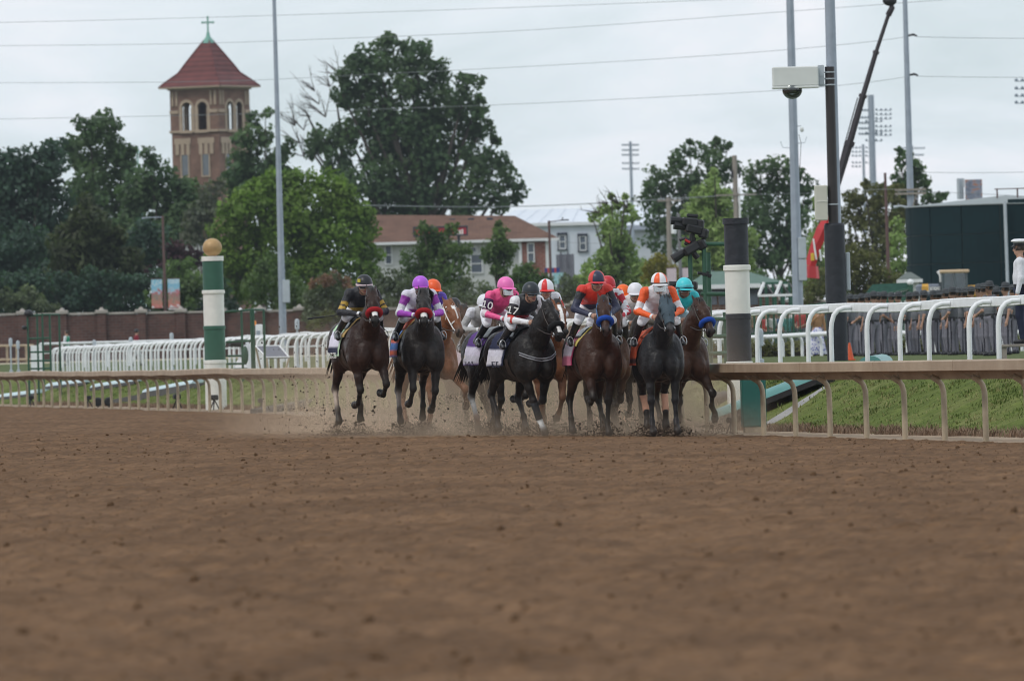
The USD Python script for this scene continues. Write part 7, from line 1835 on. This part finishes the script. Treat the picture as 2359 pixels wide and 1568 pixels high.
po = sg.Polygon([(X(1985), Zs(1985, 688)), (X(2011), Zs(2011, 655)), (X(2093), Zs(2093, 651)), (X(2093), Zs(2093, 664))]); m = prism(po, 0.05); m.apply_translation((0, 0.15, 0)); part(o, "mesh_panel", m, mat("mesh_green", (0.03, 0.10, 0.075), 0.6, 0.2, 8))
part(o, "hand_rail", tube([(X(1640), -0.05, Zs(1640, 730)), (X(1815), -0.05, Zs(1815, 708)), (X(1960), -0.05, Zs(1960, 692)), (X(2100), -0.05, Zs(2100, 664))], 0.04, 6), green_tube, True)
part(o, "end_post", cyl((X(2098), 0, 0.9), (X(2098), 0, Zs(2098, 652)), 0.10, 8), green_tube, True); part(o, "post_cap", ell((X(2098), 0, Zs(2098, 650)), (0.13, 0.13, 0.12), 2), white_paint, True)
for px in range(1720, 2095, 40): part(o, "post", cyl((X(px), 0.04, 0.9), (X(px), 0.04, Zs(px, np.interp(px, [1700, 1960, 2095], [735, 706, 675]))), 0.035, 6), green_tube)

# hedge and green crowd fence
d = 292; ms = []; r = np.random.default_rng(5); bl = []
for px in np.arange(1600, 2430, 9.0):
    for k in range(2):
        q = P(px + r.uniform(-4, 4), np.interp(px, [1600, 2430], [803, 792]) + r.uniform(-8, 14), d + r.uniform(-0.5, 0.5)); bl.append((q - [P(2000, 790, d)[0], d, 0.9], 0.22 + 0.08 * r.random(), 0.85 + 0.3 * r.random()))
m, col = leaf_cloud(bl, 0.09, 1.8, r)
o = thing("hedge", "clipped dark green hedge behind the low white rail at right", "hedge", (P(2000, 790, d)[0], d, 0.9)); part(o, "foliage", m, LEAF["olive"], col=col)
part(o, "stems", bx((0, 0, 0.2), (12.2, 0.3, 0.4)), bark)
d = 306; o = thing("crowd_fence", "dark green slatted fence in front of the spectators at right", "fence", (P(1760, 770, d)[0], d, 0)); c0 = P(1760, 770, d)[0]
for k, px in enumerate(np.arange(1604, 1912, 15.0)):
    x = P(px, 770, d)[0] - c0; part(o, "fence_post", bx((x, 0, 1.7), (0.06, 0.06, 1.55)), green_tube)
for z in (1.0, 1.75, 2.45): part(o, "fence_rail", bx((0, 0.04, z), (P(1912, 770, d)[0] - P(1600, 770, d)[0], 0.03, 0.06)), green_tube)
for k, px in enumerate(np.arange(1606, 1908, 4.5)):
    x = P(px, 770, d)[0] - c0; part(o, "slat", bx((x, 0.04, 1.73), (0.022, 0.02, 1.4)), green_tube)

print('leaves', LEAVES[0])

# ================================================================ people standing
def stander(o, skin=SKIN[0], shirt=(0.2, 0.2, 0.22), trousers=(0.16, 0.16, 0.19), shoes=(0.012, 0.012, 0.014), pose="side", long_sleeve=False, hat=None, hatm=None, hair=(0.03, 0.02, 0.015), belt=None, stripe=None, skirt=None, h=0.019, walk=0.0, vest=None, badge=None):
    """facing +x, 1.78 m tall without hat"""
    hip_y, sh_y = 0.10, 0.20
    legs = {s: (np.array([0, s * hip_y, 0.93]), np.array([0.03 + walk * s * 0.16, s * (hip_y + 0.01), 0.50]), np.array([-0.02 + walk * s * 0.26, s * (hip_y + 0.03), 0.09])) for s in (-1, 1)}
    arms = {}
    for s in (-1, 1):
        sh = np.array([0, s * sh_y, 1.43])
        if pose == "front": el, wr = np.array([0.03, s * 0.30, 1.16]), np.array([0.22, s * 0.05, 1.04])
        elif pose == "back": el, wr = np.array([-0.06, s * 0.30, 1.17]), np.array([-0.19, s * 0.05, 1.03])
        elif pose == "phone" and s < 0: el, wr = np.array([0.08, s * 0.26, 1.17]), np.array([0.26, s * 0.08, 1.38])
        else: el, wr = np.array([-0.01, s * 0.27, 1.15]), np.array([0.05 + 0.1 * walk * s, s * 0.28, 0.90])
        arms[s] = (sh, el, wr)

    def torso(B, g):
        B.cap((0, 0, 0.98), (0, 0, 1.16), 0.125 + g, 0.115 + g, 0.06, 1.25, lab="t"); B.cap((0, 0, 1.16), (-0.01, 0, 1.38), 0.12 + g, 0.125 + g, 0.06, 1.42, lab="t")

    def arm(B, g, s, lower=True):
        sh, el, wr = arms[s]; B.ell(sh, (0.07 + g, 0.07 + g, 0.075 + g), 0.05, lab="a"); B.cap(sh, lerp(sh, el, 1.0 if lower else 0.8), 0.058 + g, 0.046 + g, 0.03, lab="a")
        if lower: B.cap(el, wr, 0.045 + g, 0.030 + g, 0.02, lab="a")

    def leg(B, g, s):
        a, k, f = legs[s]; B.cap(a, k, 0.098 + g, 0.066 + g, 0.05, lab="l"); B.cap(k, f, 0.064 + g, 0.045 + g, 0.03, lab="l")
    B = Blob(); torso(B, -0.012)
    B.ell((0, 0, 0.95), (0.12, 0.15, 0.12), 0.06)
    for s in (-1, 1):
        arm(B, -0.004, s); leg(B, -0.012, s)
        sh, el, wr = arms[s]; d = (wr - el) / np.linalg.norm(wr - el)
        B.cap(wr, wr + d * 0.09, 0.034, 0.036, 0.02, 0.6)
        for k in range(4): B.cap(wr + d * 0.09 + [0.02 * (k - 1.5), 0, 0], wr + d * 0.165 + [0.021 * (k - 1.5), 0, -0.01], 0.010, 0.009, 0.006)
        B.cap(wr + d * 0.05 + [0.03, 0, 0], wr + d * 0.10 + [0.05, 0, 0], 0.011, 0.009, 0.008)
        B.cap(legs[s][2] + [-0.02, 0, -0.04], legs[s][2] + [0.13, 0, -0.05], 0.035, 0.032, 0.03)
    B.cap((-0.01, 0, 1.42), (0.0, 0, 1.56), 0.062, 0.058, 0.04)
    B.ell((0.0, 0, 1.685), (0.098, 0.078, 0.112), 0.03); B.ell((0.045, 0, 1.61), (0.058, 0.055, 0.066), 0.03); B.cap((0.095, 0, 1.67), (0.112, 0, 1.635), 0.010, 0.015, 0.015)
    for s in (-1, 1): B.ell((0.0, s * 0.08, 1.655), (0.02, 0.012, 0.03), 0.01)
    m = B.mesh(h); v = m.vertices; cc = np.tile(np.array(skin), (len(v), 1))
    hm = (v[:, 2] > 1.60) & ((v[:, 0] < 0.02 - 0.5 * (v[:, 2] - 1.75)) & (v[:, 2] > 1.63) | (v[:, 2] > 1.745)); cc[hm] = hair
    eyes = (np.abs(v[:, 2] - 1.675) < 0.012) & (v[:, 0] > 0.07) & (np.abs(np.abs(v[:, 1]) - 0.033) < 0.018); cc[eyes] = (0.02, 0.015, 0.012)
    part(o, "body", m, skin_mat, col=cc)
    S = Blob(); torso(S, 0.004)
    for s in (-1, 1): arm(S, 0.010, s, long_sleeve)
    sm = S.mesh(h); cc = np.tile(np.array(shirt, float), (len(sm.vertices), 1))
    if vest is not None: cc[np.abs(sm.vertices[:, 1]) < 0.17] = vest
    part(o, "shirt", sm, cloth_mat, col=cc)
    if skirt is None:
        T = Blob(); T.ell((0, 0, 0.95), (0.135, 0.165, 0.13), 0.06)
        for s in (-1, 1): leg(T, 0.006, s)
        tm = T.mesh(h); cc = np.tile(np.array(trousers, float), (len(tm.vertices), 1))
        if stripe is not None:
            tv = tm.vertices; cc[(np.abs(tv[:, 0] - 0.01) < 0.02) & (np.abs(tv[:, 1]) > 0.13)] = stripe
        part(o, "trousers", tm, cloth_mat, col=cc)
    else:
        sk = lathe([(0.0, 1.02), (0.14, 1.02), (0.19, 0.9), (0.24, 0.55), (0.34, 0.06), (0.0, 0.08)], 30); th = np.arctan2(sk.vertices[:, 1], sk.vertices[:, 0]); sk.vertices[:, :2] *= (1 + 0.06 * np.sin(9 * th) * (1.1 - sk.vertices[:, 2:].T[0]))[:, None]
        part(o, "skirt", sk, skirt, True)
    for s in (-1, 1):
        f = legs[s][2]; K = Blob(); K.cap(f + [-0.04, 0, -0.045], f + [0.14, 0, -0.055], 0.045, 0.038, 0.03); K.cap(f + [0, 0, 0.03], f + [0, 0, -0.04], 0.05, 0.05, 0.02)
        part(o, "shoe", K.mesh(0.02), flat_mat("shoe_black", shoes, 0.4), True)
    if belt:
        b_ = part(o, "belt", tube([(0, 0, 0.985), (0, 0, 1.045)], 0.135, 20, flat=1.0), belt, 40)
        UsdGeom.Xformable(b_).AddScaleOp().Set(Gf.Vec3f(1, 1.28, 1))
        part(o, "holster", bx((0.02, -0.20, 0.93), (0.09, 0.06, 0.22), 0, 0.02), belt); part(o, "belt_pouch", bx((0.05, 0.19, 0.99), (0.08, 0.05, 0.10), 0, 0.01), belt); part(o, "belt_pouch", bx((-0.08, 0.17, 0.99), (0.07, 0.06, 0.11), 0, 0.01), belt)
    if badge:
        for s in (-1, 1): part(o, "shoulder_patch", ell((0.0, s * 0.272, 1.39), (0.035, 0.012, 0.04), 2), badge, True)
    if hat == "campaign":
        br = lathe([(0.0, 0.0), (0.215, -0.014), (0.235, -0.004), (0.215, 0.004), (0.105, 0.016), (0.105, 0.05), (0.085, 0.115), (0.03, 0.135), (0, 0.11)], 28); br.vertices *= (1.05, 0.98, 1); hp = part(o, "hat", turn(br, 0, (0, 0, 1.735)), hatm, 50)
        part(hp, "hat_band", tube([(0, 0, 1.755), (0, 0, 1.775)], 0.110, 20), black_thing, 40)
    if hat == "cap":
        hp = part(o, "cap", turn(lathe([(0, 0.10), (0.10, 0.095), (0.145, 0.07), (0.15, 0.055), (0.105, 0.03), (0.10, -0.01), (0, -0.01)], 28), 0, (0, 0, 1.735)), hatm, 50)
        part(hp, "cap_band", tube([(0, 0, 1.725), (0, 0, 1.765)], 0.106, 20), black_thing, 40)
        th = np.linspace(-1, 1, 11); rows = [np.stack([r_ * np.cos(th), r_ * 0.9 * np.sin(th), 1.725 - k * 0.03 + 0 * th], 1) for k, r_ in enumerate((0.105, 0.15))]; part(hp, "visor", sheet(np.array(rows), 0.008), black_thing, True)
    if hat == "helmet":
        part(o, "helmet", turn(lathe([(0, 0.13), (0.05, 0.12), (0.10, 0.08), (0.125, 0.02), (0.12, -0.02), (0, -0.02)], 24), 0, (0, 0, 1.69)), hatm, 50)


def place_person(label, px, py_foot, d, face, group=None, sc=1.0):
    q = P(px, py_foot, d); gz = z_ground(q[0], q[1])
    return thing("person", label, "person", (q[0], q[1], gz), math.radians(face), group, sc)


# troopers in a line by the turf rail
belt_m = black_thing; hat_grey = flat_mat("campaign_hat", (0.055, 0.060, 0.066), 0.8); gold_patch = flat_mat("gold_patch", (0.55, 0.36, 0.05), 0.6)
tro = []
for k, pose in enumerate(("side", "front", "back")):
    tro.append(dict(pose=pose, skin=SKIN[(0, 0, 1)[k]], shirt=(0.145, 0.150, 0.165), trousers=(0.165, 0.160, 0.190), stripe=(0.018, 0.018, 0.026), hat="campaign", hatm=hat_grey, belt=belt_m, badge=gold_patch))
spots = [(1962, 687, "s"), (1988, 686, "f"), (2016, 679, "s"), (2040, 680, "b"), (2073, 681, "s"), (2098, 683, "f"), (2113, 681, "s"), (2132, 678, "s"), (2154, 678, "b"), (2182, 674, "s"), (2198, 669, "f"), (2224, 673, "s"), (2259, 661, "s"), (2283, 652, "b"), (2299, 671, "f"), (2320, 657, "s"), (2338, 664, "s"), (1975, 689, "b"), (2003, 684, "s"), (2028, 682, "f"), (2057, 683, "s"), (2167, 678, "s"), (2211, 672, "b"), (2241, 668, "s"), (2271, 659, "f")]
spots.sort()
protos = {}
names = ["first", "second", "third", "fourth", "fifth", "sixth", "seventh", "eighth", "ninth", "tenth", "eleventh", "twelfth", "thirteenth", "fourteenth", "fifteenth", "sixteenth", "seventeenth", "eighteenth", "nineteenth", "twentieth", "twenty-first", "twenty-second", "twenty-third", "twenty-fourth", "twenty-fifth"]
for k, (px, ph, ps) in enumerate(spots):
    pf = np.interp(px, [1960, 2340], [818, 811.5]); d = 20076 * 1.87 / (pf - ph + 13)
    d = float(np.clip(d, 200, 300)); face = 180 + (-28, 20, -8, 30, -40, 12, -20, 35, 5)[k % 9]
    lab = f"grey-uniformed trooper in campaign hat, {names[k]} from the left behind the white rail"
    if ps not in protos:
        o = place_person(lab, px, pf, d, face, "uniformed troopers lined up behind the turf rail"); stander(o, **tro["sfb".index(ps)]); protos[ps] = o
    else:
        q = P(px, pf, d); copy_of(protos[ps], (q[0], q[1], z_ground(q[0], q[1])), math.radians(face), lab, 1.0)
o = place_person("officer in white shirt and white peaked cap at the right edge of the frame", 2354, 770, 152, 176)
stander(o, shirt=(0.66, 0.66, 0.70), trousers=(0.018, 0.022, 0.045), hat="cap", hatm=white_sheet, belt=belt_m, long_sleeve=True, h=0.016)
x, y = P(2354, 770, 152)[:2]; gz = z_ground(x, y)
o.GetPrim().GetAttribute("xformOp:translate").Set(Gf.Vec3d(float(x), float(y), float(zat(2350, 549, 152) - 1.84)))
zt0 = zat(2350, 549, 152) - 1.84
ob = thing("podium", "low wooden podium under the white-capped officer", "podium", (x, y, gz)); part(ob, "top", bx((0, 0, max(0.04, zt0 - gz - 0.025)), (0.8, 0.8, 0.05), 0, 0.01), wood_pole)
for sx in (-0.33, 0.33):
    for sy in (-0.33, 0.33): part(ob, "leg", bx((sx, sy, max(0.02, (zt0 - gz - 0.05) / 2)), (0.08, 0.08, max(0.03, zt0 - gz - 0.05))), wood_pole)
skirt_m = usdkit.material(stage, "/World/Looks/print_skirt", {"g": ("texture_coordinate", {}), "v": ("voronoi_texture", {"scale": 14.0}), "r": ("rgb_ramp", {"ramp": [(0.3, (0.06, 0.08, 0.36)), (0.5, (0.62, 0.62, 0.70))]}), "p": ("principled_bsdf", {"roughness": 0.7})}, [("g.object", "v.vector"), ("v.distance", "r.fac"), ("r.color", "p.base_color")], surface="p.BSDF")
o = place_person("woman in tan top and blue patterned skirt holding a phone by the low rail", 1884, 820, 286, -75, None, 0.92); stander(o, shirt=(0.30, 0.17, 0.085), skirt=skirt_m, pose="phone", hair=(0.07, 0.035, 0.02), long_sleeve=True)
o = place_person("person in green vest over white shirt standing behind the far left rail", 155, 830, 440, 160); stander(o, shirt=(0.60, 0.62, 0.64), vest=(0.02, 0.24, 0.13), trousers=(0.03, 0.03, 0.04), long_sleeve=True, pose="front", h=0.024)
o = place_person("rider on foot in dark red silks walking left of the gold-ball post", 316, 830, 432, 10); stander(o, shirt=(0.20, 0.02, 0.035), trousers=(0.62, 0.62, 0.62), hat="helmet", hatm=black_thing, walk=1.0, long_sleeve=True, h=0.024)
# spectators behind the green fence
cols = [((0.40, 0.05, 0.05), "red"), ((0.10, 0.16, 0.30), "blue"), ((0.55, 0.53, 0.50), "white"), ((0.10, 0.28, 0.26), "teal"), ((0.30, 0.22, 0.15), "tan")]
pr = []
r = np.random.default_rng(3)
ords = {}
tot = 24
for k in range(tot):
    ci = [0, 2, 1, 4, 3, 2, 1, 0, 3, 2, 4, 1][k % 12]; c, nm = cols[ci]; px = 1620 + 288 * (k + 0.3 * r.random()) / tot; d = 309 + 2.5 * r.random()
    lab = f"spectator in {nm} shirt behind the dark green slatted fence"
    q = P(px, 800, d); face = -90 + r.uniform(-60, 60); sc = 0.86 + 0.12 * r.random()
    if ci not in ords:
        o = thing("person", lab, "person", (q[0], q[1], 0.95), math.radians(face), f"spectators in {nm} behind the green fence", sc); stander(o, shirt=c, skin=SKIN[ci % 3], h=0.03, pose=("front", "side")[ci % 2]); ords[ci] = o
    else:
        copy_of(ords[ci], (q[0], q[1], 0.95), math.radians(face), lab, sc)

# ================================================================ flung dirt, dust and air
r = np.random.default_rng(44)
pos, siz = [], []
for (spec, b, bend, legs) in HORSES:
    rz = spec["rz"]; R2 = np.array([[math.cos(rz), -math.sin(rz)], [math.sin(rz), math.cos(rz)]]); L = np.array(spec["loc"])
    for key, k in legs.items():
        hoof = k[4]; n = 26 if key in ("LF", "RF") else 52
        t = r.random(n)
        back = -(0.1 + 2.6 * t ** 1.4); side = r.normal(0, 0.10 + 0.42 * t); hgt = np.abs(r.normal(0, 0.06 + 0.5 * t * np.exp(-1.1 * t))) * 1.2
        loc = np.stack([hoof[0] + back, hoof[1] + side], 1) @ R2.T + L[:2]
        z = z_dirt(loc[:, 0], loc[:, 1]) + 0.01 + hgt
        pos.append(np.column_stack([loc, z])); siz.append((0.003 + 0.006 * r.random(n) + 0.018 * r.random(n) ** 10))
    # clods thrown high out to the side
    n = 16; q = np.array([r.uniform(-2.4, 0.4, n), r.normal(0, 0.8, n)]).T @ R2.T + L[:2]
    pos.append(np.column_stack([q, z_dirt(q[:, 0], q[:, 1]) + 0.05 + 1.5 * r.random(n) ** 1.8])); siz.append(0.003 + 0.006 * r.random(n) + 0.012 * r.random(n) ** 8)
n = 300; px = 560 + 290 * r.random(n) ** 0.55; py = 1000 - 260 * r.random(n) ** 1.3; dd = r.uniform(133, 141, n)
q = np.array([P(a, b_, c) for a, b_, c in zip(px, py, dd)]); q = q[q[:, 2] > 0.1]; pos.append(q); siz.append(0.004 + 0.008 * r.random(len(q)) + 0.010 * r.random(len(q)) ** 6)
pos, siz = np.vstack(pos), np.concatenate(siz)
fly_soil = mat("flying_soil", (0.045, 0.028, 0.019), 0.95, 0.3, 6, spec=0.1)
tag(instancer("flying_dirt", lumps, fly_soil, pos, siz, r.integers(0, 5, len(pos)), 8), "dark specks of dirt kicked up round the horses' hooves", "dirt", kind="stuff")
# low heaps of earth bursting up at the hooves
hp, hs = [], []
for (spec, b, bend, legs) in HORSES:
    rz = spec["rz"]; R2 = np.array([[math.cos(rz), -math.sin(rz)], [math.sin(rz), math.cos(rz)]]); L = np.array(spec["loc"])
    for key in ("LF", "RF", "LH", "RH"):
        hoof = legs[key][4]
        if hoof[2] + L[2] > z_dirt(L[0], L[1]) + 0.35: continue
        n = 420; a = r.random(n) * 6.28; rad = np.abs(r.normal(0, 0.22, n)); loc = np.stack([hoof[0] - 0.15 + rad * np.cos(a), hoof[1] + rad * np.sin(a)], 1) @ R2.T + L[:2]
        hp.append(np.column_stack([loc, z_dirt(loc[:, 0], loc[:, 1]) + 0.24 * r.random(n) * np.exp(-(rad / 0.3) ** 2)])); hs.append(0.004 + 0.009 * r.random(n) ** 2)
hp, hs = np.vstack(hp), np.concatenate(hs)
tag(instancer("dirt_spray", lumps, fly_soil, hp, hs, r.integers(0, 5, len(hp)), 9), "bursts of dark earth around the striking hooves", "dirt", kind="stuff")


def dust(name, lo, hi, dens, label, scale=0.9, seed=0.0, ztop=1.5):
    lo, hi = np.array(lo), np.array(hi); c, s = (lo + hi) / 2, (hi - lo)
    nodes = {"g": ("geometry", {}), "tc": ("texture_coordinate", {}), "m": ("mapping", {"mapping_type": "point", "location": (seed, 0, 0), "scale": (1, 0.8, 1.3)}), "n": ("noise_texture", {"scale": scale, "detail": 4.0, "roughness": 0.6, "distortion": 0.6}),
             "nr": ("map_range", {"from_min": 0.30, "from_max": 0.75, "to_min": 0.10, "to_max": 1.0, "clamp": True}), "sx": ("separate_xyz", {}),
             "zr": ("map_range", {"range_type": "smoothstep", "from_min": float(lo[2]), "from_max": float(hi[2]), "to_min": 1.0, "to_max": 0.0, "clamp": True}),
             "x0": ("map_range", {"range_type": "smoothstep", "from_min": float(lo[0]), "from_max": float(lo[0] + s[0] * 0.58), "to_min": 0.0, "to_max": 1.0, "clamp": True}), "x1": ("map_range", {"range_type": "smoothstep", "from_min": float(hi[0]), "from_max": float(hi[0] - s[0] * 0.25), "to_min": 0.0, "to_max": 1.0, "clamp": True}),
             "y0": ("map_range", {"range_type": "smoothstep", "from_min": float(lo[1]), "from_max": float(lo[1] + s[1] * 0.3), "to_min": 0.0, "to_max": 1.0, "clamp": True}), "y1": ("map_range", {"range_type": "smoothstep", "from_min": float(hi[1]), "from_max": float(hi[1] - s[1] * 0.3), "to_min": 0.0, "to_max": 1.0, "clamp": True}),
             "z2": ("math", {"math_type": "power", "value2": 1.6}), "a": ("math", {"math_type": "multiply"}), "b": ("math", {"math_type": "multiply"}), "c": ("math", {"math_type": "multiply"}), "d": ("math", {"math_type": "multiply"}), "e": ("math", {"math_type": "multiply"}), "f": ("math", {"math_type": "multiply", "value2": dens}),
             "v": ("principled_volume", {"color": (0.74, 0.55, 0.39), "anisotropy": 0.1})}
    links = [("g.position", "m.vector"), ("m.vector", "n.vector"), ("n.fac", "nr.value"), ("g.position", "sx.vector"), ("sx.z", "zr.value"), ("sx.x", "x0.value"), ("sx.x", "x1.value"), ("sx.y", "y0.value"), ("sx.y", "y1.value"), ("zr.result", "z2.value1"),
             ("nr.result", "a.value1"), ("z2.value", "a.value2"), ("a.value", "b.value1"), ("x0.result", "b.value2"), ("b.value", "c.value1"), ("x1.result", "c.value2"), ("c.value", "d.value1"), ("y0.result", "d.value2"), ("d.value", "e.value1"), ("y1.result", "e.value2"), ("e.value", "f.value1"), ("f.value", "v.density")]
    m = usdkit.material(stage, "/World/Looks/" + name + "_%d" % int(seed * 10), nodes, links, volume="v.volume")
    tag(part(None, name, bx(c, s), m, False), label, "dust", kind="stuff")


dust("dust_cloud", (-5.4, 135.6, 0.0), (4.2, 152, 2.6), 0.52, "brown dust cloud hanging behind and between the galloping horses", 0.8, 0.0)
dust("dust_cloud", (-5.4, 130.0, 0.0), (4.6, 137.0, 0.75), 0.45, "low dust kicked up under the horses' legs", 1.6, 3.7)
# thin air that pales the far trees and buildings
haze_m = usdkit.material(stage, "/World/Looks/air_haze", {"v": ("principled_volume", {"color": (0.80, 0.88, 0.98), "density": 0.00005, "anisotropy": 0.2})}, [], volume="v.volume")
tag(part(None, "haze", bx((0, 900, 19.0), (3400, 2200, 40.5)), haze_m, False), "faint haze paling the far trees", "haze", kind="stuff")
